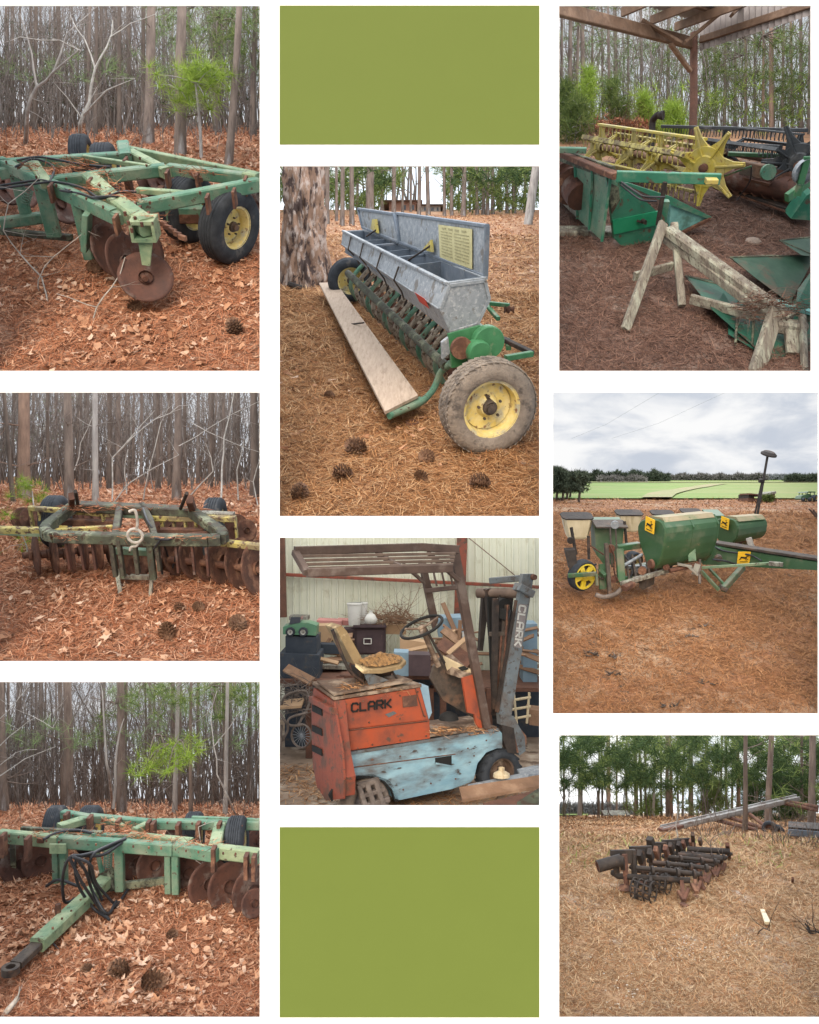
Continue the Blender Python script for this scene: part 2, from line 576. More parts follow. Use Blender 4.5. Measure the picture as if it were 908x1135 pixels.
# ---------------------------------------------------------------- wheels and discs
def wheel(parent, c, axis, R, W, rim='rim_yellow', tyre='tyre', rr=.55, ribs=4, name="wheel", dish=.25, hubr=.16, spokes=0, up=None, lugs=0, tread=0):
    """wheel as a part: tyre and rim are its sub-parts; axis points to the outer face"""
    c = Vector(c); a = Vector(axis).normalized()
    w = W / 2
    ri = R * rr
    prof = [(ri, -w * .75), (ri * 1.08, -w * .98), (R * .82, -w * 1.02), (R * .93, -w * .93), (R * .98, -w * .72)]
    for i in range(ribs):
        f0 = -w * .7 + 1.4 * w * i / ribs; f1 = -w * .7 + 1.4 * w * (i + 1) / ribs; g = (f1 - f0) * .14
        prof += [(R, f0 + g), (R, f1 - g), (R * .972, f1 - g * .6), (R * .972, f1 + g * .6)]
    prof = prof[:-2] + [(R * .98, w * .72), (R * .93, w * .93), (R * .82, w * 1.02), (ri * 1.08, w * .98), (ri, w * .75)]
    mb = MB().lathe(c, a, prof, 44, False)
    if lugs:
        u, v = perp(a)
        for k in range(lugs):
            for sgn in (-1, 1):
                t = 2 * math.pi * (k + (.5 if sgn > 0 else 0)) / lugs
                rd = u * math.cos(t) + v * math.sin(t); tn = v * math.cos(t) - u * math.sin(t)
                q = c + rd * R * .99
                mb.bar(q + a * sgn * w * .95 - tn * R * .05, q + a * sgn * w * .08 + tn * R * .1, R * .09, R * .07, rd)
    if tread:
        u, v = perp(a)
        for k in range(tread):
            for j, f in enumerate((-.72, -.36, 0, .36, .72)):
                t = 2 * math.pi * (k + .5 * (j % 2)) / tread
                rd = u * math.cos(t) + v * math.sin(t); tn = v * math.cos(t) - u * math.sin(t)
                q = c + rd * R * (1.0 if abs(f) < .5 else .985) + a * w * f
                mb.bar(q - tn * R * 2.2 / tread + a * w * .07, q + tn * R * 2.2 / tread - a * w * .07, w * .27, R * .02, rd, ch=.2)
    body = mb.build(name, tyre, parent)
    d = W * dish
    mr = MB().lathe(c, a, [(ri * 1.0, w * .8), (ri * 1.07, w * .86), (ri * 1.07, w * .8), (ri * .93, w * .7), (ri * .88, w * .25), (ri * .84, w * .8 - d - w * .5), (ri * .55, w * .35 - d * .4), (ri * .3, w * .3), (.001, w * .3)], 36)
    mr.lathe(c, a, [(ri * .99, -w * .8), (ri * .88, -w * .4), (ri * .85, -w * .1), (.001, -w * .1)], 24)
    rim_o = mr.build("rim", rim, body)
    mh = MB().lathe(c, a, [(ri * hubr * 1.6, w * .3), (ri * hubr * 1.6, w * .5), (ri * hubr, w * .55), (ri * hubr, w * .8), (.001, w * .84)], 16)
    u, v = perp(a)
    for k in range(5):
        t = 2 * math.pi * k / 5
        q = c + (u * math.cos(t) + v * math.sin(t)) * ri * .42 + a * w * .3
        mh.tube([q, q + a * w * .18], ri * .05, 6)
    mh.build("hub", 'dark_iron', body)
    return body

def disc(parent, c, axis, R, m='rust_disc', cup=.16, name="disc_blade", hub=True):
    c = Vector(c); a = Vector(axis).normalized()
    prof = []
    for i in range(7):
        f = i / 6
        prof.append((max(.001, R * f), cup * R * f * f))
    back = [(r, o + .012) for r, o in prof[::-1]]
    mb = MB().lathe(c, a, prof + back, 30, False)
    if hub:
        mb.lathe(c, a, [(R * .26, .05), (R * .26, -.01), (R * .16, -.03), (.001, -.04)], 14)
        mb.lathe(c, -a, [(R * .26, -.01), (R * .26, .03), (R * .14, .04), (R * .14, .09), (.001, .1)], 14)
    return mb.build(name, m, parent)

def hose(mb, pts, r, sag=None, n=6, sub=6):
    """smooth curve through points"""
    P = [Vector(q) for q in pts]
    P = [P[0] * 2 - P[1]] + P + [P[-1] * 2 - P[-2]]
    out = []
    for i in range(1, len(P) - 2):
        for k in range(sub):
            t = k / sub
            a, b, c, d = P[i - 1], P[i], P[i + 1], P[i + 2]
            out.append(.5 * ((2 * b) + (c - a) * t + (2 * a - 5 * b + 4 * c - d) * t * t + (3 * b - a - 3 * c + d) * t ** 3))
    out.append(P[-2])
    mb.tube(out, r, n)
    return mb

def clip_all():
    """nothing reaches past its own display box"""
    bpy.context.view_layer.update()
    for o, p in list(PANEL_OF.items()):
        try:
            if o.type != 'MESH' or o in NOCLIP or not o.data.vertices: continue
        except ReferenceError: continue
        me = o.data
        n = len(me.vertices)
        co = np.empty(n * 3, np.float32); me.vertices.foreach_get("co", co)
        mw = np.array(o.matrix_world)
        w = co.reshape(-1, 3) @ mw[:3, :3].T + mw[:3, 3]
        x0, y0, x1, y1 = p.win[0] - 6.7, p.win[1] - 6.7, p.win[2] + 6.7, p.win[3] + 6.7 + p.low
        k = [(FPX, -(x0 - CX), 0), (-FPX, x1 - CX, 0), (0, -(CY - y1), FPX), (0, CY - y0, -FPX)]
        planes = [(Vector(q).normalized(), Vector((0, 0, 0))) for q in k] + [(Vector((0, 1, 0)), Vector((0, WALL + .03, 0))), (Vector((0, -1, 0)), Vector((0, p.yend - .05, 0)))]
        cut = []
        for nn, pt in planes:
            d = (w - np.array(pt)) @ np.array(nn)
            if d.min() < 0: cut.append((nn, pt))
        if not cut: continue
        if me.users > 1:
            me = me.copy(); o.data = me
        bm = bmesh.new(); bm.from_mesh(me)
        inv = o.matrix_world.inverted()
        rot = o.matrix_world.to_3x3().transposed()
        for nn, pt in cut:
            ln = (rot @ nn).normalized(); lp = inv @ pt
            bmesh.ops.bisect_plane(bm, geom=bm.verts[:] + bm.edges[:] + bm.faces[:], dist=1e-6, plane_co=lp, plane_no=ln, clear_inner=True, clear_outer=False)
        bm.to_mesh(me); bm.free(); me.update()
        if not me.polygons:
            for ch in list(o.children): bpy.data.objects.remove(ch)
            par = o.parent
            bpy.data.objects.remove(o)
    for o in [o for o in col.objects if o.type == 'EMPTY' and not o.children]: bpy.data.objects.remove(o)
# ---------------------------------------------------------------- palette
mat('wall_white', (.88, .88, .88, 1), (.86, .86, .86, 1), bump=.02, rough=.8)
mat('olive', (.124, .168, .0285, 1), (.127, .172, .0295, 1), bump=.02, rough=.7, scale=2)
mat('bounce_pale', (.55, .54, .52, 1), (.5, .49, .47, 1), bump=.1)
mat('bark', (.2, .15, .12, 1), (.08, .057, .046, 1), c3=(.3, .275, .26, 1), thr=.62, scale=9, stretch=(1, 1, .22), bump=.9, bscale=22)
mat('bark_dark', (.14, .103, .08, 1), (.06, .043, .034, 1), c3=(.19, .17, .16, 1), thr=.64, scale=9, stretch=(1, 1, .22), bump=.9, bscale=22)
mat('bark_pale', (.34, .31, .28, 1), (.2, .175, .16, 1), c3=(.42, .4, .37, 1), thr=.6, scale=10, stretch=(1, 1, .25), bump=.7, bscale=22)
mat('bark_red', (.27, .17, .12, 1), (.12, .075, .055, 1), c3=(.3, .23, .19, 1), thr=.6, scale=8, stretch=(1, 1, .25), bump=1, bscale=20)
mat('twig_white', (.44, .41, .37, 1), (.27, .245, .215, 1), scale=14, bump=.3)
mat('twig_grey', (.17, .14, .12, 1), (.09, .072, .062, 1), scale=10, bump=.2, c3=(.24, .2, .18, 1), thr=.6)
mat('twig_brown', (.15, .11, .085, 1), (.09, .065, .05, 1), scale=10, bump=.2, c3=(.28, .22, .18, 1), thr=.6)
ramp_mat('pine_green', [(.045, .07, .024, 1), (.085, .125, .036, 1), (.145, .19, .052, 1), (.22, .26, .08, 1)], trans=.3)
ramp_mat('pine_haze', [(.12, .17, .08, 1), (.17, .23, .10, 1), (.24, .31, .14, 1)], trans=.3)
ramp_mat('pine_bright', [(.12, .2, .03, 1), (.24, .34, .05, 1), (.38, .48, .09, 1)], trans=.35)
ramp_mat('pine_dark', [(.018, .035, .012, 1), (.03, .055, .018, 1), (.05, .075, .025, 1)], trans=.2)
ramp_mat('straw_red', [(.09, .035, .02, 1), (.26, .09, .042, 1), (.40, .155, .078, 1), (.5, .225, .12, 1), (.58, .36, .24, 1)])
ramp_mat('straw_drill', [(.09, .04, .02, 1), (.25, .11, .045, 1), (.38, .18, .075, 1), (.48, .26, .12, 1), (.6, .4, .23, 1)])
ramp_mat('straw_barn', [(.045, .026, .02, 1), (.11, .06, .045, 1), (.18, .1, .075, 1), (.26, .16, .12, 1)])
ramp_mat('straw_field', [(.09, .045, .022, 1), (.24, .105, .045, 1), (.36, .165, .07, 1), (.46, .25, .12, 1)])
ramp_mat('grass_dry', [(.14, .08, .04, 1), (.32, .19, .095, 1), (.46, .30, .165, 1), (.6, .46, .3, 1)])
ramp_mat('grass_green', [(.1, .13, .03, 1), (.2, .24, .06, 1), (.33, .33, .12, 1)])
ramp_mat('leaf_dead', [(.2, .09, .05, 1), (.38, .18, .1, 1), (.5, .27, .16, 1), (.56, .34, .22, 1), (.68, .5, .38, 1)], trans=.15)
mat('ground_red', (.22, .095, .05, 1), (.34, .16, .09, 1), c3=(.45, .27, .18, 1), thr=.58, scale=22, scale3=9, c4=(.1, .05, .03, 1), thr4=.62, bump=.9, bscale=60)
mat('ground_drill', (.24, .11, .05, 1), (.38, .19, .09, 1), c3=(.5, .33, .2, 1), thr=.6, scale=20, scale3=2.2, c4=(.1, .05, .025, 1), thr4=.64, bump=.9, bscale=60)
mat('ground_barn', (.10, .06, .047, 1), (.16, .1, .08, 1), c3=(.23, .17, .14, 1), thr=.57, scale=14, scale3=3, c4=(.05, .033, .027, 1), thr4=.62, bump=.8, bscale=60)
mat('ground_field', (.24, .10, .045, 1), (.34, .165, .08, 1), c3=(.40, .27, .17, 1), thr=.55, scale=8, scale3=.9, c4=(.13, .085, .055, 1), thr4=.6, scale4=9, bump=.8, bscale=50)
mat('ground_grass', (.34, .19, .10, 1), (.43, .28, .16, 1), c3=(.48, .42, .36, 1), thr=.6, scale=9, scale3=1.6, c4=(.2, .12, .06, 1), thr4=.62, scale4=7, bump=.8, bscale=50)
mat('red_dirt', (.29, .13, .055, 1), (.35, .19, .095, 1), c3=(.2, .11, .055, 1), thr=.56, scale3=1.5, scale=6, bump=.4)
mat('cone', (.11, .055, .035, 1), (.22, .13, .08, 1), scale=30, bump=.3)
mat('green', (.055, .15, .10, 1), (.10, .21, .145, 1), c3=(.2, .25, .18, 1), thr=.55, soft=.12, scale=6, scale3=4, c4=(.075, .05, .038, 1), thr4=.63, scale4=16, bump=.4, rough=.65)
mat('green_pale', (.2, .27, .16, 1), (.29, .35, .22, 1), c3=(.1, .19, .12, 1), thr=.56, soft=.12, scale=7, scale3=4, c4=(.1, .075, .055, 1), thr4=.63, scale4=16, bump=.3, rough=.7)
mat('green_deep', (.03, .085, .038, 1), (.05, .12, .055, 1), c3=(.13, .13, .085, 1), thr=.54, scale=5, scale3=4, c4=(.14, .09, .05, 1), thr4=.64, scale4=12, bump=.2, rough=.45, spec=.5)
mat('green_mold', (.07, .082, .056, 1), (.042, .04, .034, 1), c3=(.2, .22, .15, 1), thr=.56, scale=7, scale3=6, c4=(.05, .035, .025, 1), thr4=.58, scale4=12, bump=.4)
mat('teal', (.025, .14, .09, 1), (.045, .19, .125, 1), c3=(.13, .22, .16, 1), thr=.58, scale=3, scale3=4, c4=(.09, .06, .045, 1), thr4=.62, scale4=9, bump=.2, rough=.5)
mat('teal_gloss', (.012, .2, .10, 1), (.02, .23, .12, 1), bump=.05, rough=.35)
mat('black_reel', (.035, .04, .045, 1), (.06, .065, .07, 1), c3=(.12, .12, .12, 1), thr=.62, bump=.2, rough=.55)
mat('gear_green', (.035, .14, .06, 1), (.055, .19, .085, 1), c3=(.2, .22, .14, 1), thr=.62, bump=.15, rough=.45)
mat('green_snout', (.025, .062, .042, 1), (.042, .088, .06, 1), c3=(.085, .065, .045, 1), thr=.54, scale3=2.5, bump=.15, rough=.5)
mat('decal_wheel', (.65, .5, .03, 1), (.7, .55, .08, 1), c3=(.3, .25, .1, 1), thr=.62, bump=.1)
mat('spoke_yellow', (.06, .055, .05, 1), (.1, .09, .07, 1), bump=.1)
mat('window_dark', (.05, .055, .065, 1), rough=.15, bump=0)
mat('sandstone', (.26, .2, .165, 1), (.18, .14, .115, 1), bump=.5)
mat('teal_dark', (.014, .075, .05, 1), (.024, .105, .07, 1), c3=(.07, .11, .075, 1), thr=.6, scale=3, scale3=4, c4=(.06, .045, .035, 1), thr4=.6, scale4=8, bump=.2, rough=.5)
mat('teal_blue', (.13, .36, .35, 1), (.19, .43, .41, 1), c3=(.09, .2, .17, 1), thr=.62, bump=.1, rough=.5)
mat('rust', (.13, .06, .04, 1), (.075, .04, .03, 1), c3=(.21, .11, .07, 1), thr=.58, scale=9, scale3=6, bump=.5, rough=.9)
mat('rust_disc', (.075, .04, .033, 1), (.125, .058, .042, 1), c3=(.17, .135, .12, 1), thr=.6, scale=5, scale3=4, c4=(.06, .035, .03, 1), thr4=.62, bump=.35, rough=.7, metal=.2)
mat('black_iron', (.02, .016, .015, 1), (.04, .031, .026, 1), c3=(.085, .05, .035, 1), thr=.6, scale=9, bump=.4, rough=.7)
mat('dark_iron', (.05, .04, .035, 1), (.09, .07, .055, 1), c3=(.15, .09, .06, 1), thr=.6, scale=12, bump=.4, rough=.7)
mat('tyre', (.022, .026, .032, 1), (.04, .046, .055, 1), c3=(.11, .1, .09, 1), thr=.64, scale=8, bump=.3, rough=.85)
mat('tyre_dusty', (.19, .16, .135, 1), (.27, .23, .195, 1), c3=(.11, .095, .085, 1), thr=.58, scale=10, scale3=8, bump=.8, bscale=40, rough=.95)
mat('rim_yellow', (.62, .48, .14, 1), (.7, .6, .3, 1), c3=(.42, .4, .3, 1), thr=.57, scale=8, scale3=7, c4=(.2, .1, .05, 1), thr4=.62, scale4=14, bump=.2, rough=.6)
mat('yellow_dirty', (.36, .3, .08, 1), (.5, .43, .17, 1), c3=(.2, .16, .09, 1), thr=.52, scale=7, scale3=6, c4=(.1, .06, .04, 1), thr4=.56, bump=.3)
mat('moss_black', (.05, .042, .036, 1), (.08, .08, .058, 1), c3=(.11, .13, .085, 1), thr=.6, scale=7, scale3=6, c4=(.04, .03, .025, 1), thr4=.58, bump=.4)
mat('yellow', (.44, .35, .055, 1), (.54, .45, .14, 1), c3=(.33, .28, .13, 1), thr=.54, soft=.1, scale=5, scale3=5, c4=(.2, .11, .05, 1), thr4=.63, scale4=12, bump=.2, rough=.55)
mat('hose', (.018, .02, .024, 1), (.035, .038, .045, 1), bump=.1, rough=.5)
mat('spring', (.10, .2, .15, 1), (.18, .26, .2, 1), bump=.2)
mat('galv', (.2, .225, .25, 1), (.29, .315, .34, 1), c3=(.38, .4, .42, 1), thr=.58, scale=14, scale3=22, c4=(.16, .15, .14, 1), thr4=.6, scale4=5, bump=.15, rough=.5, metal=.25)
mat('galv_in', (.1, .125, .155, 1), (.14, .165, .2, 1), c3=(.22, .23, .25, 1), thr=.62, bump=.1, rough=.6)
mat('plank', (.40, .31, .24, 1), (.48, .38, .3, 1), c3=(.33, .25, .19, 1), thr=.6, scale=5, stretch=(6, .8, 1), bump=.3)
mat('wood_old', (.25, .23, .19, 1), (.15, .13, .11, 1), c3=(.33, .34, .28, 1), thr=.55, scale=9, stretch=(3, 3, .6), c4=(.09, .075, .06, 1), thr4=.6, scale4=15, bump=.8)
mat('wood_barn', (.24, .14, .085, 1), (.17, .1, .06, 1), scale=8, c3=(.3, .19, .12, 1), bump=.4)
mat('wood_beam', (.15, .085, .05, 1), (.10, .058, .035, 1), scale=8, c3=(.2, .12, .075, 1), bump=.4)
mat('wood_red', (.15, .07, .045, 1), (.1, .05, .035, 1), scale=8, bump=.5)
mat('tin', (.3, .25, .22, 1), (.22, .18, .16, 1), c3=(.2, .15, .13, 1), thr=.62, scale=3, bump=.1, rough=.5, metal=.2)
mat('label_yellow', (.5, .46, .25, 1), (.42, .38, .2, 1), scale=6, bump=.05)
mat('print_dark', (.30, .27, .14, 1), bump=0)
mat('decal_yellow', (.85, .5, .03, 1))
mat('decal_black', (.012, .012, .012, 1))
mat('red_mark', (.45, .05, .03, 1))
mat('cream', (.5, .41, .26, 1), (.58, .49, .33, 1), c3=(.36, .28, .17, 1), thr=.58, stretch=(3, 3, .5), bump=.05, rough=.4)

def sky_mat(name, strength, a, b=None, scale=.05, stretch=(1, 1, 3), lo=.4, hi=.62):
    m = bpy.data.materials.new(name)
    m.use_nodes = True
    N, L = m.node_tree.nodes, m.node_tree.links
    N.remove(N["Principled BSDF"])
    e = N.new("ShaderNodeEmission")
    e.inputs[1].default_value = strength
    if b:
        tc = N.new("ShaderNodeTexCoord"); mp = N.new("ShaderNodeMapping")
        mp.inputs["Scale"].default_value = stretch
        n = N.new("ShaderNodeTexNoise"); n.inputs["Scale"].default_value = scale; n.inputs["Detail"].default_value = 7
        n.inputs["Roughness"].default_value = .55
        n.inputs["Distortion"].default_value = .4
        r = N.new("ShaderNodeMapRange"); r.inputs[1].default_value = lo; r.inputs[2].default_value = hi
        r.interpolation_type = 'SMOOTHSTEP'
        x = N.new("ShaderNodeMix"); x.data_type = 'RGBA'
        x.inputs[6].default_value = a; x.inputs[7].default_value = b
        L.new(tc.outputs["Object"], mp.inputs[0]); L.new(mp.outputs[0], n.inputs[0]); L.new(n.outputs[0], r.inputs[0])
        L.new(r.outputs[0], x.inputs[0]); L.new(x.outputs[2], e.inputs[0])
    else: e.inputs[0].default_value = a
    L.new(e.outputs[0], N["Material Output"].inputs[0])
    m.cycles.emission_sampling = 'NONE'
    MATS[name] = m
sky_mat('overcast', SKY_STRENGTH, (.86, .9, .95, 1), (.97, .98, 1.0, 1), scale=.2)
sky_mat('sky_dim', SKY_STRENGTH * .52, (.78, .84, .92, 1), (.95, .97, 1.0, 1), scale=.3)
sky_mat('shed_glow', SKY_STRENGTH * 1.25, (1.0, .98, .95, 1))
sky_mat('sky_high', SKY_STRENGTH * 1.75, (.95, .97, 1.0, 1))
sky_mat('sky_low', SKY_STRENGTH * .42, (.85, .88, .92, 1))
sky_mat('overcast_bright', SKY_STRENGTH, (.80, .9, 1.0, 1), (1.0, 1.0, 1.0, 1), scale=.12)
sky_mat('clouds', SKY_STRENGTH * .54, (.60, .65, .74, 1), (1.0, 1.0, 1.0, 1), scale=.075, stretch=(1, 1, 2.6), lo=.34, hi=.64)
sky_mat('indoor_light', SKY_STRENGTH * 1.0, (.98, .97, .95, 1))

# ---------------------------------------------------------------- the display wall with its openings
WINS = dict(tl=(-10, 6, 288, 411), tr=(620, 6, 899, 411), ml=(-10, 435, 288, 733), ce=(310, 184, 598, 572), mr=(613, 435, 907, 791),
            bl=(-10, 756, 288, 1128), fk=(310, 596, 598, 893), br=(620, 815, 918, 1128))
def make_wall():
    xs = sorted({-900, 1808} | {w[i] for w in WINS.values() for i in (0, 2)})
    ys = sorted({-500, 1190} | {w[i] for w in WINS.values() for i in (1, 3)})
    mb = MB()
    for x0, x1 in zip(xs, xs[1:]):
        for y0, y1 in zip(ys, ys[1:]):
            cx, cy = (x0 + x1) / 2, (y0 + y1) / 2
            if any(w[0] < cx < w[2] and w[1] < cy < w[3] for w in WINS.values()): continue
            mb.add([pray(x0, y1) * WALL, pray(x1, y1) * WALL, pray(x1, y0) * WALL, pray(x0, y0) * WALL], [(0, 1, 2, 3)])
    D = Vector((0, .012, 0))
    for x0, y0, x1, y1 in WINS.values():
        c = [pray(x0, y1) * WALL, pray(x1, y1) * WALL, pray(x1, y0) * WALL, pray(x0, y0) * WALL]
        for a, b in zip(c, c[1:] + c[:1]): mb.add([a, b, b + D, a + D], [(0, 1, 2, 3)])
    tag(mb.build("wall", 'wall_white'), kind="structure")
    t = MB().prism([(-40, -40, -5.0), (40, -40, -5.0), (40, WALL - .01, -5.0), (-40, WALL - .01, -5.0)], (0, 0, -.1))
    
    tag(t.build("bounce_floor", 'bounce_pale'), kind="structure")  # pale floor added out of view to bounce light onto the wall
    for (x0, y0, x1, y1), lab in (((310, 6, 598, 160), "short olive green painted rectangle on the white wall above the grain drill"),
                                  ((310, 917, 598, 1128), "tall olive green painted rectangle on the white wall below the forklift")):
        b = pray((x0 + x1) / 2, (y0 + y1) / 2) * WALL
        t = tag(MB().prism([pray(x0, y1) * (WALL - .004), pray(x1, y1) * (WALL - .004), pray(x1, y0) * (WALL - .004), pray(x0, y0) * (WALL - .004)], (0, .003, 0)).build("painted_panel", 'olive'), lab, "panel")
make_wall()

P_TL = Panel("tl", WINS['tl'], (2.703, (0, 0)), [(178, 12.7), (160, 15), (148, 19), (137, 27)], .8, 27.2)
P_TR = Panel("tr", WINS['tr'], (2.701, (600, 0)), [(190, 12.2), (165, 15), (148, 20), (141, 30)], .8, 30.2)
P_ML = Panel("ml", WINS['ml'], (3.027, (0, 425)), [(565, 11.4), (550, 13.5), (538, 18), (530, 27)], .4, 27.2)
P_CE = Panel("ce", WINS['ce'], (2.803, (300, 175)), [(300, 17.4), (262, 21.5), (246, 28), (232, 44)], .5, 44.2)
P_MR = Panel("mr", WINS['mr'], (2.948, (600, 425)), [(565, 14.0), (550, 23), (541, 45), (532, 110)], .3, 112)
P_BL = Panel("bl", WINS['bl'], (2.91, (0, 745)), [(920, 12.1), (900, 14.5), (888, 24)], .05, 24.2)
P_FK = Panel("fk", WINS['fk'], (2.929, (300, 585)), [(0, 13.0), (796, 13.2), (795, 13.6)], 0, 13.4, z0=-3.02, low=120)
P_BR = Panel("br", WINS['br'], (2.997, (605, 805)), [(932, 13.4), (916, 17), (908, 25), (903, 45)], -.07, 45.2)
# soft green mass of far pines
def far_foliage(p, n, y0, y1, py0, py1, m, label, L=.5, W=.035, per=9, gaps=(), name="far_foliage", k=0.2):
    Y = nrg.uniform(y0, y1, n); px = nrg.uniform(p.win[0] - 5, p.win[2] + 5, n); py = nrg.uniform(py0, py1, n)
    keep = (gnoise(px * .05, py * .06, 1.3) > -k)
    for a, b, c, d in gaps: keep &= ~((px > a) & (px < b) & (py > c) & (py < d))
    C = np.stack([(px - CX) / FPX * Y, Y, (CY - py) / FPX * Y], 1)[keep]
    co = tufts(C, per, L, W); co = co[p.inside(co, 6.5).all(1)]
    return tag(tri_mesh(name, co, [(0, 1, 2)], m), label, kind="stuff")
# ---------------------------------------------------------------- woods of the three harrow pictures
def trunks(p, rows, h, group, m='bark', where="", far_n=0, y0=16, y1=24, rfar=(.02, .055), mats=('bark', 'bark_dark'), lab_far=None):
    for zx, zy, w, mm, lean, lab in rows:
        b = p.g(zx, zy)
        r = w / p.zk / FPX * b.y / 2
        tree(p, b, r, h, mm, lab or lab_far, group, lean, stubs=rnd.randint(3, 8), name="pine_tree" if 'pale' not in mm else "woodland_tree")
    for i in range(far_n):
        Y = rnd.uniform(y0, y1); px = rnd.uniform(p.win[0] - 3, p.win[2] + 3)
        b = Vector(((px - CX) / FPX * Y, Y, p.gz(Y)))
        tree(p, b, rnd.uniform(*rfar) * rnd.choice((.6, 1, 1)), h * 1.25, rnd.choice(mats), lab_far, group, rnd.gauss(0, .02), stubs=rnd.randint(4, 10), sides=6, stublen=.8)

def branchy(p, name, label, cat, m, lines, group=None):
    """bare bush or sapling: lines = [(points [(zx, zy, Y)], r0, r1)]; Y None takes the ground"""
    pts0 = lines[0][0]
    z0 = pts0[0]
    base = p.g(z0[0], z0[1]) if z0[2] is None else p.at(*z0)
    t = thing(name, label, cat, base, group)
    mb = MB(); mt = MB()
    for k, (pts, r0, r1) in enumerate(lines):
        P = [base if q[2] is None else p.at(*q) for q in pts]
        if k == 0: P[0] = base - Vector((0, 0, .05))
        # soften the corners a little
        Q = [P[0]]
        for a, b in zip(P, P[1:]):
            mid = a.lerp(b, .5) + Vector((rnd.gauss(0, .01), rnd.gauss(0, .02), rnd.gauss(0, .01)))
            Q += [mid, b]
        n = len(Q)
        (mb if k == 0 else mt).tube(Q, [r0 + (r1 - r0) * i / (n - 1) for i in range(n)], 6, cap=False)
        for q in Q[2:]:
            if rnd.random() < .5: limb(mt, q, (rnd.gauss(0, 1), rnd.gauss(0, .5), rnd.gauss(.3, .6)), rnd.uniform(.15, .5), r1 * .8 + .001, 1, 3, .1, 3)
    mb.build("stem", m, t)
    if mt.v: mt.build("twigs", m, t)["kind"] = "stuff"
    return t

def sapling(p, base, label, C, group=None, L=.24, W=.006, n=60, m='pine_bright', r=.02, top=None):
    """young pine: stem to its crown, tufts round the centres C = [(point, spread, count)]"""
    t = thing("pine_sapling", label, "tree", base, group)
    mb = MB()
    cc = sum((Vector(c[0]) for c in C), Vector()) / len(C)
    mb.tube([base - Vector((0, 0, .05)), base.lerp(Vector(cc), .5) + Vector((.02, 0, 0)), cc], [r, r * .8, r * .5], 6)
    pts = []
    for c, sp, k in C:
        c = Vector(c)
        for _ in range(k):
            q = c + Vector((rnd.gauss(0, sp), rnd.gauss(0, sp), rnd.gauss(0, sp * .55)))
            pts.append(q)
            if rnd.random() < .4: mb.tube([c, c.lerp(q, .5) + Vector((0, 0, .03)), q], [r * .35, r * .25, r * .15], 4)
    mb.build("trunk", 'bark_pale', t)
    pts = np.array([tuple(q) for q in pts])
    co = tufts(pts, n, L, W, up=.35); co = co[p.inside(co, 6.5).all(1)]
    tri_mesh("crown", co, [(0, 1, 2)], m, t)
    return t

def canopy_bits(p, regions, m, group, label, r=.013, L=.25, W=.008, per=22):
    """boughs of pine hanging in from above: each region (zx, zy, sx, sy, Y, count) is one bough"""
    for zx, zy, sx, sy, Y, k in regions:
        c = p.at(zx, zy, Y)
        t = thing("pine_bough", label, "bough", c, group)
        mb = MB(); pts = []
        s = Y / p.zk / FPX
        root = c + Vector((rnd.choice((-1, 1)) * sx * s, .3, sy * s * 1.4))
        for _ in range(k):
            q = c + Vector((rnd.uniform(-1, 1) * sx * s, rnd.gauss(0, .4), rnd.uniform(-1, 1) * sy * s))
            pts.append(tuple(q))
            if rnd.random() < .35: mb.tube([root, root.lerp(q, .5) + Vector((0, 0, .1)), q], [r, r * .6, r * .2], 4)
        if not mb.v: mb.tube([root, q], [r, r * .3], 4)
        mb.build("branch", 'bark_dark', t)
        pts = np.array(pts); co = tufts(pts, per, L, W); co = co[p.inside(co, 6.5).all(1)]
        tri_mesh("needles", co, [(0, 1, 2)], m, t)["kind"] = "stuff"

# top left ----------------------------------------------------------------
p = CUR[0] = P_TL
make_sky(p, 'overcast', 'sky_dim')
make_ground(p, 'ground_red')
straw(p, 'straw_red', 62000, 8.05, 20, lift=.03)
fallen_leaves(p, 'leaf_dead', 1500, 8.1, 13, .06)
tag(tri_mesh("leaf_litter", (lambda P: needles(P, unit(nrg.normal(size=P.shape) * [1, 1, .3]), .1, .07))(scatter(p, 9000, 12, 26) + [0, 0, .03]), [(0, 1, 2)], 'leaf_dead'), "leaf litter under the far trees", kind="stuff")
G1 = "pine trunks in the woods behind the disc harrow with the yellow rim"
trunks(p, [(445, 437, 32, 'bark', 0, "straight grey brown pine trunk, thicker of the close pair behind the harrow's middle"),
           (427, 408, 15, 'bark_dark', 0, "thin dark pine trunk close beside the thicker straight one behind the harrow"),
           (541, 470, 34, 'bark', .02, "thick pine trunk just left of the bright green sapling in the upper left picture"),
           (683, 500, 24, 'bark', .06, "leaning rough grey pine trunk behind the yellow rimmed wheel"),
           (180, 392, 18, 'bark_dark', -.02, None), (105, 402, 15, 'bark_dark', 0, None), (220, 378, 20, 'bark_dark', -.01, None),
           (286, 418, 14, 'bark_dark', .01, None), (343, 382, 18, 'bark_dark', 0, None), (388, 402, 14, 'bark_dark', 0, None), (490, 366, 14, 'bark', 0, None),
           (655, 405, 20, 'bark_dark', .01, None), (700, 380, 16, 'bark', .03, None), (760, 415, 13, 'bark_dark', 0, None), (20, 380, 16, 'bark', 0, None),
           (60, 370, 12, 'bark_dark', 0, None), (150, 372, 12, 'bark', 0, None), (258, 366, 12, 'bark', 0, None)],
       5.2, G1, far_n=30, y0=17, y1=26, lab_far="slender bare pine trunk among many behind the harrow with the yellow rim")
brush(p, 300, 17, 26.5, 'twig_grey', (1.5, 5.5), r=.010)
brush(p, 260, 20, 26.8, 'twig_brown', (1.0, 4.0), r=.009, name='thicket')
brush(p, 60, 13.8, 17, 'twig_grey', (.4, 1.3), name="undergrowth", r=.006, label="low bare twigs at the foot of the trees")
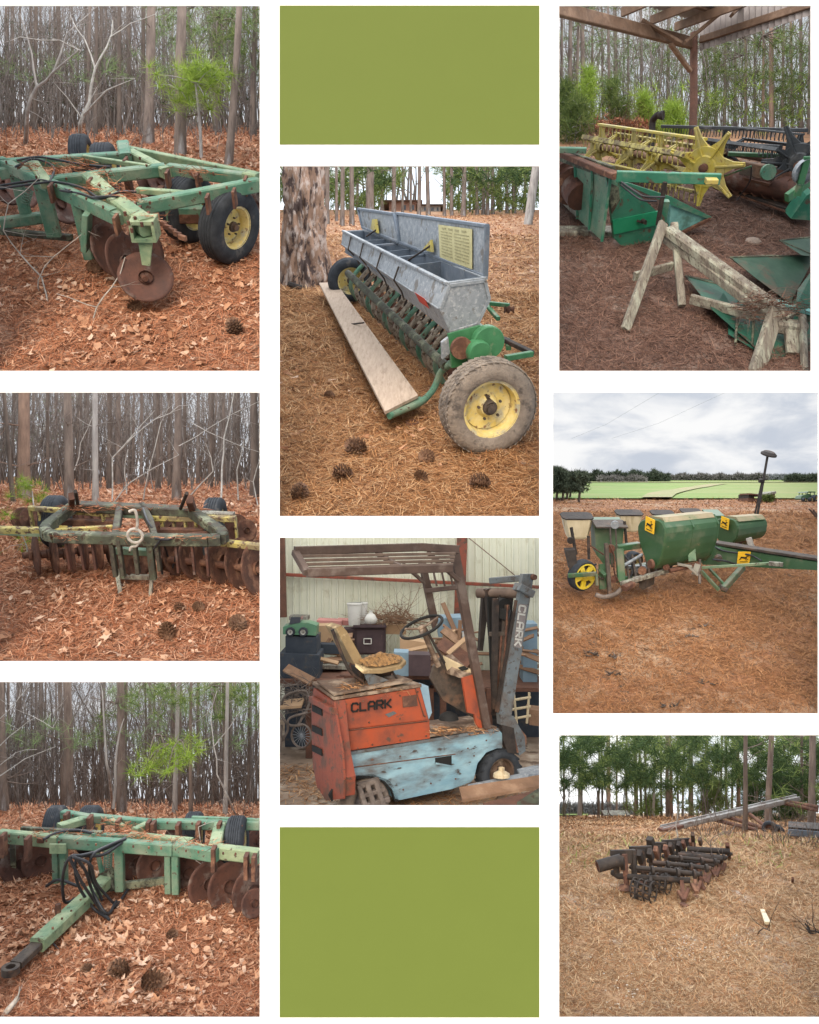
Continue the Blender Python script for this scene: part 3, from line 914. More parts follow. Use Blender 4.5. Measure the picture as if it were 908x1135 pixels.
branchy(p, "bare_sapling", "white barked bare sapling forking behind the harrow, left of the trunk pair", "sapling", 'twig_white',
        [([(235, 445, None), (240, 370, 12.6), (268, 305, 12.6), (285, 205, 12.5), (320, 140, 12.4), (338, 60, 12.4)], .032, .006),
         ([(285, 205, 12.5), (255, 120, 12.5), (210, 45, 12.5)], .014, .004), ([(242, 350, 12.6), (200, 290, 12.4), (160, 245, 12.2)], .012, .003),
         ([(250, 345, 12.6), (320, 270, 12.2), (405, 235, 12)], .016, .003), ([(330, 110, 12.4), (390, 70, 12.4), (470, 40, 12.2)], .008, .003),
         ([(240, 150, 13.5), (180, 120, 13.2), (60, 110, 13), (0, 130, 13)], .008, .003)])
branchy(p, "crooked_sapling", "curving bare sapling leaning over the left end of the harrow in the upper left picture", "sapling", 'bark_pale',
        [([(75, 438, None), (82, 330, 13.8), (110, 260, 13.7), (160, 215, 13.5), (235, 150, 13.3)], .036, .009), ([(110, 260, 13.7), (95, 160, 13.6), (60, 40, 13.5)], .02, .005),
         ([(160, 215, 13.5), (200, 100, 13.4), (290, 20, 13.3)], .015, .004)])
sapling(p, p.g(604, 482), "bright green pine sapling standing alone behind the harrow", [(p.at(590, 250, 12.6), .24, 26), (p.at(535, 268, 12.6), .15, 14), (p.at(635, 232, 12.6), .15, 14), (p.at(580, 218, 12.6), .17, 14)], n=46, r=.028, L=.26)
canopy_bits(p, [(520, 60, 60, 50, 18, 18), (620, 90, 70, 50, 17, 22), (700, 120, 60, 60, 16.5, 24), (745, 40, 40, 40, 17, 16), (660, 30, 60, 25, 17, 16), (450, 30, 60, 25, 20, 12), (740, 170, 40, 50, 18, 14), (310, 220, 50, 60, 22, 16)],
            'pine_green', "pine boughs above the yellow rimmed harrow", "green pine bough high in the woods of the upper left picture", per=26, L=.3)

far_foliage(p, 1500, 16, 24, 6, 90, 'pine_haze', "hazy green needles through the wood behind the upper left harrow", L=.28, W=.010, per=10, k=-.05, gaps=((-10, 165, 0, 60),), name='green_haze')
far_foliage(p, 420, 20, 25, 20, 130, 'pine_dark', "dark evergreen understory behind the upper left harrow", L=.25, W=.012, per=10, k=.1, name='dark_understory')
# bottom left ----------------------------------------------------------------
p = CUR[0] = P_BL
make_sky(p, 'overcast', 'sky_dim')
make_ground(p, 'ground_red')
straw(p, 'straw_red', 62000, 8.05, 17, lift=.03)
fallen_leaves(p, 'leaf_dead', 3000, 8.1, 13, .066)
tag(tri_mesh("leaf_litter", (lambda P: needles(P, unit(nrg.normal(size=P.shape) * [1, 1, .3]), .1, .07))(scatter(p, 9000, 12, 23) + [0, 0, .03]), [(0, 1, 2)], 'leaf_dead'), "leaf litter under the far trees", kind="stuff")
G3 = "pine trunks in the woods behind the harrow with the long tongue"
trunks(p, [(222, 448, 36, 'bark', -.015, "thickest grey brown pine trunk, above the twin back tyres of the lower left harrow"),
           (392, 458, 30, 'bark', -.005, "straight pine trunk behind the hydraulic hoses of the harrow with the long tongue"),
           (12, 455, 32, 'bark', -.03, "dark pine trunk at the left edge of the lower left picture"),
           (130, 414, 22, 'bark_dark', 0, None), (103, 402, 14, 'bark_dark', 0, None), (482, 425, 15, 'bark_dark', 0, None),
           (563, 462, 16, 'bark_pale', .03, "pale leaning trunk beneath the bright green pine boughs of the lower left picture"), (616, 466, 13, 'bark', 0, None),
           (726, 466, 15, 'bark_pale', .02, "pale smooth young trunk above the right end of the harrow with the long tongue"), (700, 405, 20, 'bark_dark', 0, None),
           (272, 402, 15, 'bark_dark', 0, None), (300, 398, 12, 'bark_dark', 0, None), (182, 420, 9, 'bark', 0, None), (345, 400, 12, 'bark', 0, None),
           (762, 402, 13, 'bark_dark', 0, None), (808, 430, 12, 'bark', 0, None), (60, 400, 14, 'bark', 0, None), (640, 408, 16, 'bark_dark', 0, None), (520, 404, 12, 'bark', 0, None)],
       3.6, G3, far_n=40, y0=15, y1=23.5, lab_far="slender bare pine trunk among many behind the harrow with the long tongue")
brush(p, 320, 15, 23.8, 'twig_grey', (1.5, 4.4), r=.010)
brush(p, 260, 18, 23.9, 'twig_brown', (1.0, 3.4), r=.009, name='thicket')
brush(p, 60, 12.8, 15, 'twig_grey', (.3, 1.1), name="undergrowth", r=.005, label="low bare twigs at the foot of the trees")
canopy_bits(p, [(545, 262, 60, 30, 12.6, 26), (600, 265, 40, 20, 12.6, 14), (490, 285, 36, 25, 12.6, 14)],
            'pine_bright', "bright pine boughs above the harrow with the long tongue", "bright green pine bough low over the harrow with the long tongue", per=26, L=.2)
canopy_bits(p, [(500, 90, 60, 45, 14, 20), (600, 70, 80, 35, 14, 26), (720, 110, 60, 40, 14.5, 22), (790, 70, 50, 40, 14, 20), (440, 60, 40, 25, 15, 10), (340, 170, 30, 50, 16, 12), (720, 50, 70, 25, 15, 18)],
            'pine_green', "green pine boughs above the harrow with the long tongue", "mid green pine bough high over the harrow with the long tongue", per=24, L=.22)
branchy(p, "bare_sapling", "pair of thin pale saplings rising from one foot behind the harrow with the long tongue", "sapling", 'bark_pale',
        [([(366, 452, None), (352, 330, 12.6), (340, 240, 12.6), (330, 60, 12.6)], .025, .008), ([(366, 440, 12.6), (372, 300, 12.6), (385, 200, 12.6), (400, 150, 12.6)], .022, .006)])
branchy(p, "bent_sapling", "thin pale sapling bent into a hook at the right of the lower left picture", "sapling", 'bark_pale',
        [([(770, 470, None), (735, 400, 12.2), (700, 330, 12.2), (690, 240, 12.2), (680, 150, 12.2), (700, 60, 12.2)], .014, .005), ([(690, 240, 12.2), (740, 180, 12.2), (790, 90, 12.2)], .008, .003)])
branchy(p, "arching_branch", "white bare branch arching in over the left end of the long tongued harrow", "branch", 'twig_white',
        [([(0, 225, 12), (60, 185, 12), (100, 140, 12), (170, 180, 12)], .008, .003), ([(0, 335, 12), (80, 280, 12), (180, 240, 12)], .01, .004), ([(0, 150, 12), (40, 110, 12), (80, 60, 12)], .007, .003), ([(0, 300, 12), (50, 260, 12), (120, 250, 12)], .006, .003)])

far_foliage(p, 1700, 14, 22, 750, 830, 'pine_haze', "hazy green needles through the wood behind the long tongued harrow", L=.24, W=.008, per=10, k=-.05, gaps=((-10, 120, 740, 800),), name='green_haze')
# middle left ----------------------------------------------------------------
p = CUR[0] = P_ML
make_sky(p, 'overcast', 'sky_dim')
make_ground(p, 'ground_red')
straw(p, 'straw_red', 62000, 8.05, 17, lift=.03)
fallen_leaves(p, 'leaf_dead', 1200, 8.1, 12, .055)
tag(tri_mesh("leaf_litter", (lambda P: needles(P, unit(nrg.normal(size=P.shape) * [1, 1, .3]), .1, .07))(scatter(p, 8000, 11, 26) + [0, 0, .03]), [(0, 1, 2)], 'leaf_dead'), "leaf litter under the far trees", kind="stuff")
G2 = "pine trunks in the woods behind the yellow green harrow"
trunks(p, [(84, 395, 46, 'bark_red', -.01, "thick pine trunk with patches of bark stripped off, left in the middle left picture"),
           (48, 408, 16, 'bark_dark', -.09, "dark leaning trunk beside the thick peeling pine"),
           (233, 405, 34, 'bark', -.01, "straight rough pine trunk above the left corner of the green tongue frame"),
           (321, 408, 22, 'bark_pale', 0, "pale grey slim straight trunk right behind the harrow frame"),
           (592, 398, 30, 'bark', .02, "broad grey pine trunk above the right half of the harrow frame"),
           (160, 372, 14, 'bark_dark', 0, None), (186, 340, 14, 'bark', 0, None), (366, 362, 18, 'bark_dark', 0, None), (398, 352, 20, 'bark', 0, None),
           (530, 362, 18, 'bark_dark', 0, None), (570, 362, 14, 'bark_dark', 0, None), (622, 352, 14, 'bark_dark', 0, None), (705, 362, 16, 'bark_dark', 0.02, None),
           (853, 388, 30, 'bark_dark', .01, "broad dark trunk at the right edge of the middle left picture"), (475, 350, 12, 'bark', 0, None), (665, 345, 14, 'bark', 0, None), (750, 350, 16, 'bark', 0, None), (800, 345, 14, 'bark_dark', 0, None)],
       3.4, G2, far_n=44, y0=17, y1=26, lab_far="slender bare trunk among many behind the yellow green harrow")
brush(p, 380, 14, 26.8, 'twig_grey', (1.2, 4.2), r=.009)
brush(p, 260, 18, 26.9, 'twig_brown', (1.0, 3.2), r=.009, name='thicket')
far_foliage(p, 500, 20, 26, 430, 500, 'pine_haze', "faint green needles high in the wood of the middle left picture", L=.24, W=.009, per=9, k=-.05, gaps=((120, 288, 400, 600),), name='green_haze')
branchy(p, "fallen_branch", "white dead branch bent in an arch above the harrow's tow chain", "branch", 'twig_white',
        [([(376, 408, None), (377, 250, 12.6), (440, 185, 12.6), (520, 120, 12.6), (600, 75, 12.6)], .012, .004), ([(378, 250, 12.6), (410, 215, 12.6), (520, 90, 12.6)], .01, .004)])
branchy(p, "bare_sapling", "thin white stem leaning right, just right of the hooked tow chain", "sapling", 'twig_white',
        [([(478, 405, None), (500, 290, 12.4), (540, 130, 12.4)], .011, .005), ([(380, 405, 12.2), (440, 330, 12.2), (600, 240, 12.2)], .012, .004), ([(425, 370, 12.4), (418, 300, 12.4), (430, 220, 12.4)], .01, .004)])
branchy(p, "bare_sapling", "tall white barked sapling near the right edge of the middle left picture", "sapling", 'twig_white',
        [([(741, 420, None), (745, 280, 12.4), (752, 180, 12.4), (785, 30, 12.4)], .015, .006), ([(640, 375, 12.2), (715, 295, 12.2), (690, 200, 12.2)], .012, .004),
         ([(800, 400, 12.4), (795, 290, 12.4), (820, 185, 12.4)], .012, .004), ([(600, 210, 12.4), (700, 150, 12.4), (870, 60, 12.4)], .007, .003), ([(640, 130, 12.4), (760, 190, 12.4), (870, 230, 12.4)], .007, .003), ([(870, 430, 12), (850, 330, 12.2), (870, 260, 12.2)], .01, .004)])
branchy(p, "bare_sapling", "thin slanting stem beside the straight rough pine of the middle left picture", "sapling", 'twig_white',
        [([(250, 280, 13.8), (270, 200, 13.8), (315, 100, 13.8)], .01, .004)])
sapling(p, p.g(108, 470), "soft bright green pine seedling at the left end of the yellow green harrow", [(p.at(108, 345, 11.6), .09, 10), (p.at(108, 380, 11.6), .09, 10)], L=.14, W=.005, n=46, r=.014)
sapling(p, p.g(95, 590), "low yellow green pine seedling spreading in front of the left discs", [(p.at(70, 540, 10.3), .12, 8), (p.at(130, 520, 10.3), .09, 6), (p.at(20, 450, 10.5), .08, 4)], L=.16, W=.004, n=26, r=.01)
# ---------------------------------------------------------------- the three disc harrows
class Rig:
    """a machine whose pieces stand at given heights over the sloping ground"""
    def __init__(s, p, t, m='green'): s.p, s.t, s.m = p, t, m
    def P(s, x, y, h): return s.p.U(x, y, h)
    def bar(s, a, b, w, h=None, name="frame_bar", m=None, **k):
        A, B = s.P(*a), s.P(*b)
        return MB().bar(A, B, w, h, s.p.N, **k).build(name, m or s.m, s.t)
    def bars(s, rows, name="frame_bar"):
        for r in rows:
            a, b, w = r[0], r[1], r[2]
            h = r[3] if len(r) > 3 else None
            s.bar(a, b, w, h, name, r[4] if len(r) > 4 else None)
    def post(s, x, y, htop, hbot, w, d=None, name="post", m=None, dx=0, dg=0):
        A = s.P(x, y, htop)
        B = A - s.p.N * (htop - hbot) + s.p.X * dx + s.p.G * dg
        return MB().bar(A, B, w, d or w, s.p.G).build(name, m or s.m, s.t)
    def tube(s, pts, r, name="pipe", m=None, n=8):
        return MB().tube([s.P(*q) for q in pts], r, n).build(name, m or s.m, s.t)
    def hose(s, pts, r=.014, name="hose", m='hose'):
        return hose(MB(), [s.P(*q) for q in pts], r).build(name, m, s.t)
    def bolts(s, pts, r=.016, m='rust'):
        for q in pts:
            a = s.P(*q); MB().tube([a - s.p.N * .02, a + s.p.N * .02], r, 6).build("bolt", m, s.t)

def spring(t, a, b, R, n=9, r=.008, m='spring'):
    a, b = Vector(a), Vector(b); u, w = perp(b - a)
    pts = []
    for i in range(n * 8 + 1):
        f = i / (n * 8); q = 2 * math.pi * f * n
        pts.append(a.lerp(b, f) + (u * math.cos(q) + w * math.sin(q)) * R)
    MB().tube(pts, r, 5).build("coil_spring", m, t)

def litter(t, pts, n=9, L=.14, name="needle_litter", m='straw_red', sp=.06):
    """fallen needles caught on a machine"""
    C = np.array([tuple(q) for q in pts]); P = np.repeat(C, n, 0) + nrg.normal(size=(len(C) * n, 3)) * [sp, sp, .012]
    D = unit(nrg.normal(size=P.shape) * [1, 1, .22])
    o = tri_mesh(name, needles(P, D, L * (.5 + nrg.random(len(P))), .007), [(0, 1, 2)], m, t)
    o["kind"] = "stuff"

# top left harrow
p = CUR[0] = P_TL
base = p.U(380, 760, 0)
t = thing("disc_harrow", "green disc harrow with a yellow rimmed wheel and one big rusty disc in front", "harrow", base)
R = Rig(p, t)
H = .78
# tyres
def gwheel(p, t, x, y, Rr, W, ax, rim='rim_yellow', **k):
    return wheel(t, p.U(x, y, Rr), ax, Rr, W, rim, **k)
ax = (p.X * .83 - p.G * .5 + p.N * -.05)
gwheel(p, t, 688, 676, .395, .26, ax, rr=.56, ribs=5, dish=.5)
gwheel(p, t, 566, 626, .37, .27, ax, rr=.56, ribs=5, dish=.5)
gwheel(p, t, 316, 510, .33, .26, p.X + p.G * .1, ribs=5)
gwheel(p, t, 246, 474, .30, .22, p.X + p.G * .1, ribs=5)
R.bars([((0, 494, H), (378, 470, H), .11, .12), ((366, 448, H), (766, 530, H), .07, .11, 'green_pale'), ((392, 462, H), (500, 518, H), .11, .12, 'green_pale'),
        ((505, 508, H), (775, 540, H), .10, .13), ((415, 622, H), (775, 552, H), .12, .14), ((150, 556, H), (345, 648, H), .10, .15),
        ((140, 548, H), (495, 508, H), .12, .13), ((268, 534, H), (352, 612, H), .17, .13, 'green_pale'), ((352, 612, H + .03), (444, 680, H + .03), .17, .17, 'green_pale'),
        ((0, 486, H), (150, 556, H), .12, .12), ((0, 520, H - .05), (110, 498, H), .1, .12), ((100, 492, H + .04), (140, 552, H + .04), .12, .08, 'green_pale'),
        ((412, 570, H - .05), (600, 584, H - .05), .07, .06, 'green_pale'), ((215, 578, H), (360, 660, H), .07, .1), ((345, 655, H), (415, 622, H), .12, .12),
        ((0, 668, .2), (124, 652, .2), .11, .12), ((0, 692, .12), (215, 712, .12), .07, .07, 'green_mold'), ((560, 500, H + .02), (600, 540, H + .02), .06, .05, 'rust'),
        ((250, 470, H + .05), (450, 500, H + .05), .05, .05, 'green_pale'), ((370, 440, H + .02), (378, 480, H), .14, .16, 'green'), ((735, 528, H + .03), (775, 536, H + .03), .12, .12, 'green_pale')])
R.post(122, 545, H, .18, .16, .07); R.post(228, 590, H, .12, .11, .12); R.post(40, 500, H, .2, .12, .08); R.post(262, 636, H - .05, .35, .06, .2, dx=-.1)
for x, y in ((375, 474), (150, 552), (500, 512), (590, 520), (345, 646), (415, 622), (268, 536), (735, 532), (240, 500), (400, 612), (620, 585), (700, 568), (60, 492), (440, 640)):
    R.post(x, y, H + .085, H - .09, .03, .15, "clamp", 'rust')
mb = MB()
for x, y in ((170, 560), (210, 575), (260, 600), (310, 625), (450, 612), (520, 598), (600, 582), (680, 566), (540, 515), (640, 525), (420, 478), (300, 560), (330, 585), (200, 540), (320, 528), (20, 490), (110, 535), (440, 500)):
    q = p.U(x, y, H + .06); MB().tube([q, q + p.N * .03], .012, 6).build("bolt", 'rust', t)
R.post(376, 500, H, .5, .06, .14, m='rust'); R.post(480, 560, H - .1, .3, .06, .1, m='rust')
# square bracket at the beam's end with its hook plate
a = p.U(430, 690, H)
mb = MB()
for dz, w, h in ((.085, .24, .035), (-.085, .24, .035)): mb.bar(a + p.N * dz - p.G * .05, a + p.N * dz + p.G * .16, w, h, p.N)
for dx in (-.105, .105): mb.bar(a + p.X * dx - p.G * .05, a + p.X * dx + p.G * .16, .03, .15, p.N)
mb.build("end_bracket", 'green_pale', t)
MB().bar(a - p.N * .1, a - p.N * .34 - p.G * .02 - p.X * .03, .14, .03, p.G, w2=.08).build("tang", 'green_pale', t)
mb = MB()
for k in range(5):
    q = p.U(480 + 14 * k, 668 + 10 * k, H - .08); mb.bar(q, q + p.X * .08 - p.G * .06, .03, .05, p.N)
mb.build("hitch_links", 'rust', t)
R.bar((500, 640, .42), (612, 640, .42), .1, .16, "axle", 'green'); R.bar((540, 650, .38), (600, 650, .38), .12, .12, "axle_box", 'rust')
R.bar((512, 600, .5), (516, 690, .15), .07, .09, "wheel_arm", 'green'); R.bar((590, 590, .5), (600, 640, .4), .07, .09, "wheel_arm", 'green')
spring(t, p.U(85, 570, .55), p.U(68, 632, .25), .05)
# discs
dax = Vector((.35, -1, .28))
disc(t, p.U(436, 836, .27), dax, .272)
for x, y, r, q in ((372, 790, .30, .9), (330, 755, .30, .8), (300, 715, .28, .8), (283, 690, .26, .8), (430, 745, .25, .9)):
    disc(t, p.U(x, y, .27), Vector((q + .2, -.6, .2)), r)
for x, y, r in ((178, 612, .26), (446, 548, .24), (476, 548, .24), (10, 560, .25), (60, 575, .22), (772, 600, .3)):
    disc(t, p.U(x, y, .26), Vector((.9, -.6, .25)), r, 'rust_disc')
R.tube([(436, 836, .3), (300, 690, .3)], .03, "gang_shaft", 'rust')
# hydraulic lines
for pts in ([(0, 556, .85), (70, 545, .86), (130, 540, .86), (180, 560, .84), (215, 575, .86)], [(0, 565, .84), (90, 552, .85), (160, 545, .86), (240, 560, .88), (290, 590, .86)],
            [(50, 480, .9), (110, 470, .9), (170, 478, .9), (240, 492, .88), (330, 500, .86)], [(180, 570, .84), (240, 580, .86), (300, 595, .88), (360, 575, .9), (408, 575, .86)],
            [(45, 500, .88), (100, 476, .92), (160, 500, .88), (150, 545, .85)], [(270, 592, .86), (330, 588, .93), (372, 590, .86)]):
    R.hose(pts, .013)
R.bolts([(385, 668, H + .11), (405, 655, H + .11), (395, 690, H + .11), (425, 672, H + .11), (375, 640, H + .11)])
litter(t, [p.U(x + rnd.uniform(-12, 12), y + rnd.uniform(-5, 5), H + .1) for x, y in ((120, 500), (170, 505), (220, 510), (260, 500), (300, 520), (330, 590), (380, 585), (350, 560), (240, 485), (200, 480), (90, 495), (410, 600), (440, 650), (560, 520), (620, 515), (280, 560))], 40)
branchy(p, "bare_branch", "thin white branch lying before the left posts of the upper left harrow", "branch", 'twig_white',
        [([(150, 930, None), (125, 830, 9.5), (60, 760, 9.5), (10, 690, 9.3), (25, 610, 9.2), (120, 530, 9.2)], .010, .004), ([(118, 880, 9.4), (115, 840, 9.3), (160, 770, 9.3), (260, 690, 9.2)], .008, .004)])
branchy(p, "bare_branch", "thin white branch leaning up to the big rusty front disc", "branch", 'twig_white',
        [([(200, 1075, None), (245, 1000, 8.8), (290, 920, 8.8), (335, 860, 8.8), (375, 770, 8.9)], .012, .005), ([(290, 920, 8.8), (230, 900, 8.7), (170, 880, 8.7)], .006, .003)])

# bottom left harrow
p = CUR[0] = P_BL
t = thing("disc_harrow", "green disc harrow with a long pale tongue and looping black hoses", "harrow", p.U(385, 690, 0))
R = Rig(p, t)
H = .62
for x, y, r, w in ((180, 505, .29, .2), (290, 508, .30, .23), (625, 530, .30, .2), (763, 570, .38, .22)):
    gwheel(p, t, x, y, r, w, p.X + p.G * .05, ribs=6)
R.bars([((203, 458, H), (292, 474, H), .1, .1), ((290, 470, H), (500, 490, H), .1, .1), ((505, 490, H), (838, 492, H), .12, .11), ((0, 528, H), (190, 546, H), .11, .14, 'green_pale'),
        ((188, 545, H), (560, 572, H), .11, .14), ((555, 568, H), (700, 592, H), .11, .14, 'green'), ((700, 578, H), (838, 594, H), .12, .15, 'green_pale'),
        ((130, 520, H), (430, 532, H), .08, .06), ((420, 528, H), (620, 548, H), .09, .08, 'green_pale'), ((290, 472, H), (190, 502, H), .12, .09, 'green_pale'),
        ((482, 490, H), (432, 514, H), .09, .08, 'green_pale'), ((712, 492, H), (688, 586, H), .14, .1, 'green_pale'), ((70, 505, H + .03), (330, 520, H + .03), .06, .05, 'green_mold'),
        ((560, 545, H + .03), (690, 575, H + .03), .08, .05, 'green_pale'), ((130, 545, H + .02), (150, 520, H + .04), .08, .06, 'rust'), ((360, 478, H + .03), (400, 500, H + .03), .06, .05, 'green_pale'),
        ((355, 694, .08), (560, 670, .08), .06, .09, 'green_mold'), ((340, 640, .3), (365, 700, .1), .12, .16, 'green_mold'), ((620, 470, H + .05), (838, 478, H + .05), .05, .04, 'green')])
for x, y, w in ((180, 536, .07), (205, 540, .07), (385, 560, .1), (542, 566, .07), (566, 568, .08)):
    R.post(x, y, H, .1, w, .1)
for x, y in ((215, 455), (290, 465), (382, 475), (495, 484), (575, 488), (708, 485), (780, 488), (795, 588), (820, 592), (90, 532), (10, 522), (690, 565), (480, 480), (640, 486)):
    R.post(x, y, H + .1, H - .16, .045, .14, "clamp", 'rust')
mb = MB()
for x, y in ((150, 548), (190, 552), (250, 555), (310, 560), (360, 562), (430, 566), (480, 570), (520, 572), (600, 580), (640, 584), (720, 588), (760, 590), (330, 480), (420, 486), (540, 490), (620, 492), (660, 492), (30, 532), (60, 536), (235, 466), (260, 740), (230, 775), (200, 800), (170, 830)):
    q = p.U(x, y, (H + .06) if y < 700 else .24); MB().tube([q, q + p.N * .025], .011, 6).build("bolt", 'rust', t)
for x in (182, 207, 545, 568): 
    q = p.U(x, 560, H - .02) - p.G * .07; MB().bar(q + p.N * .05, q - p.N * .06, .1, .02, p.G).build("gusset", 'green_pale', t)
# tongue
R.bar((352, 664, .2), (120, 880, .17), .16, .14, "tongue", 'green_pale')
mb = MB()
A, B = p.U(140, 862, .17), p.U(30, 965, .13)
d = (B - A).normalized(); sd_ = d.cross(p.N).normalized()
mb.bar(A, B - d * .1, .13, .07, p.N)
hc = B - d * .02
mb.lathe(hc, p.N, [(.045, -.035), (.085, -.035), (.085, .035), (.045, .035), (.045, -.035)], 18)
mb.build("hitch_eye", 'dark_iron', t)
MB().tube([p.U(188, 790, .2), p.U(188, 790, .2) + p.N * .14], .03, 10).build("jack_socket", 'rust', t)
R.bar((302, 520, H + .1), (334, 672, .2), .035, .05, "strut", 'green')
R.bar((40, 560, .5), (45, 640, .1), .06, .1, "disc_hanger", 'green_mold')
spring(t, p.U(349, 580, .5), p.U(347, 640, .22), .045)
for x, y, r in ((8, 612, .28), (68, 616, .26), (130, 606, .24), (100, 590, .2), (438, 612, .22), (496, 622, .24), (604, 648, .26), (670, 682, .27), (735, 690, .28), (812, 705, .28), (700, 640, .22), (812, 530, .2), (570, 525, .18), (835, 545, .2), (815, 744, .16)):
    disc(t, p.U(x, y, .2), Vector((.75, -.9, .1)), r, 'rust_disc')
for k, pts in enumerate(([(405, 535, .7), (340, 570, .72), (270, 590, .8), (225, 598, .82), (203, 660, .5), (208, 740, .15), (245, 730, .1)],
            [(400, 545, .68), (330, 590, .7), (250, 600, .75), (250, 680, .45), (300, 760, .12), (350, 795, .06)], [(240, 594, .84), (275, 640, .6), (300, 710, .3), (345, 780, .08), (375, 740, .06)],
            [(225, 600, .82), (265, 680, .5), (320, 760, .12), (352, 800, .05)], [(235, 596, .85), (290, 620, .72), (310, 680, .4), (365, 745, .06)], [(405, 538, .7), (350, 560, .74), (300, 590, .8), (290, 650, .5), (330, 735, .15)],
            [(425, 680, .04), (400, 720, .04), (370, 760, .03)], [(150, 690, .1), (190, 670, .25), (250, 690, .2)], [(300, 520, .7), (240, 510, .72), (180, 520, .7), (140, 540, .68)])):
    R.hose(pts, .017)
R.hose([(130, 855, .2), (165, 870, .1), (190, 895, .03)], .008)
litter(t, [p.U(x + rnd.uniform(-14, 14), y + rnd.uniform(-4, 4), H + .07) for x, y in ((120, 520), (200, 520), (260, 520), (320, 520), (380, 518), (430, 520), (480, 530), (560, 545), (620, 555), (400, 495), (340, 480), (660, 560), (500, 540))], 44, .12)
branchy(p, "bare_shrub", "small bleached leafless shrub in front of the long tongued harrow's right discs", "shrub", 'twig_white',
        [([(702, 805, None), (708, 740, 10.6), (705, 690, 10.6), (690, 640, 10.6), (655, 580, 10.6), (640, 500, 10.6)], .013, .005), ([(708, 740, 10.6), (740, 700, 10.6), (790, 690, 10.5)], .009, .003),
         ([(705, 690, 10.6), (740, 640, 10.6), (770, 600, 10.6)], .007, .003), ([(706, 720, 10.6), (670, 680, 10.5), (650, 620, 10.5), (600, 590, 10.5)], .008, .003), ([(708, 740, 10.6), (660, 690, 10.4), (640, 640, 10.4)], .006, .002), ([(740, 700, 10.6), (780, 725, 10.5), (835, 690, 10.5)], .006, .002)])
branchy(p, "fallen_stick", "weathered pale stick in the bottom corner of the lower left picture", "stick", 'twig_white', [([(0, 1112, None), (30, 1085, 8.12), (60, 1048, 8.2)], .03, .02)])

# middle left harrow
p = CUR[0] = P_ML
t = thing("disc_harrow", "wide harrow with a mossy rounded tongue frame between yellow gang bars", "harrow", p.U(450, 620, 0))
R = Rig(p, t, 'moss_black')
H = .62
for x, y, r, w in ((186, 462, .30, .2), (722, 470, .30, .2), (722, 545, .27, .18)):
    gwheel(p, t, x, y, r, w, p.X, ribs=5)
# rounded tongue frame
def rounded(pts, r):
    return [p.U(x, y, h) for x, y, h in pts]
path = [(250, 412, H), (205, 445, H), (160, 478, H), (150, 494, H), (160, 508, H), (185, 514, H), (380, 520, H)]
mb = MB()
P_ = rounded(path, .05)
for a, b in zip(P_, P_[1:]): mb.bar(a, b, .11, .11, p.N)
mb.build("tongue_frame", 'green_mold', t)
path = [(640, 428, H), (690, 465, H), (740, 498, H), (750, 512, H), (740, 524, H), (700, 526, H), (515, 524, H)]
mb = MB(); P_ = rounded(path, .05)
for a, b in zip(P_, P_[1:]): mb.bar(a, b, .11, .11, p.N)
mb.build("tongue_frame", 'green_mold', t)
R.bars([((245, 412, H), (640, 430, H), .13, .1), ((380, 520, H), (515, 524, H), .1, .12, 'green_mold'), ((403, 413, H), (388, 512, H), .07, .1), ((476, 413, H), (508, 472, H), .07, .1), ((508, 472, H), (520, 520, H), .06, .1),
        ((390, 560, .4), (500, 566, .4), .07, .07, 'green'), ((210, 464, .45), (385, 470, .45), .07, .07, 'rust'), ((540, 495, .45), (700, 497, .45), .07, .07, 'rust'), ((560, 520, .45), (700, 505, .5), .06, .06, 'rust'),
        ((640, 434, H - .05), (785, 440, H - .05), .09, .04, 'wood_old'), ((375, 440, .55), (500, 445, .55), .06, .05, 'green')])
R.bars([((98, 418, .55), (395, 442, .55), .06, .05, 'yellow_dirty'), ((500, 450, .55), (792, 454, .55), .08, .06, 'yellow_dirty'), ((-20, 490, .55), (150, 496, .55), .08, .07, 'yellow_dirty'),
        ((150, 496, .55), (400, 480, .55), .05, .04, 'yellow_dirty'), ((745, 534, .5), (875, 548, .5), .08, .06, 'yellow_dirty'), ((-20, 500, .52), (150, 508, .52), .04, .04, 'green_pale')], "gang_bar")
R.tube([(75, 578, .22), (180, 566, .22), (380, 556, .22)], .035, "gang_shaft", 'rust'); R.tube([(530, 588, .22), (700, 604, .22), (880, 628, .22)], .04, "gang_shaft", 'rust')
for x, y, r in ((108, 575, .24), (168, 574, .24), (222, 572, .24), (270, 562, .22), (318, 560, .22), (356, 556, .2), (590, 574, .24), (645, 582, .25), (692, 588, .26), (742, 596, .27), (802, 606, .28), (860, 622, .3), (560, 565, .22), (412, 590, .2), (450, 592, .2)):
    disc(t, p.U(x, y, .22), Vector((.85, -.5 if x > 400 else .5, .1)), r, 'rust')
for x, y, r in ((74, 455, .14), (104, 456, .15), (136, 457, .15), (240, 440, .12), (290, 440, .12), (310, 442, .12), (540, 480, .16), (576, 482, .16), (615, 480, .16), (652, 482, .16), (762, 484, .16), (790, 484, .16), (824, 494, .13), (340, 445, .12), (685, 480, .16)):
    disc(t, p.U(x, y, .16), Vector((.7, -.9 if x > 400 else -.8, .1)), r, 'rust')
for x, y in ((100, 415), (130, 418), (345, 438), (545, 446), (582, 447), (620, 448), (655, 449), (790, 452), (590, 540), (645, 545), (692, 550), (270, 530), (310, 530), (222, 530), (540, 446)):
    R.post(x, y, .56, .25, .025, .06, "disc_hanger", 'rust_disc' if y > 500 else 'yellow_dirty')
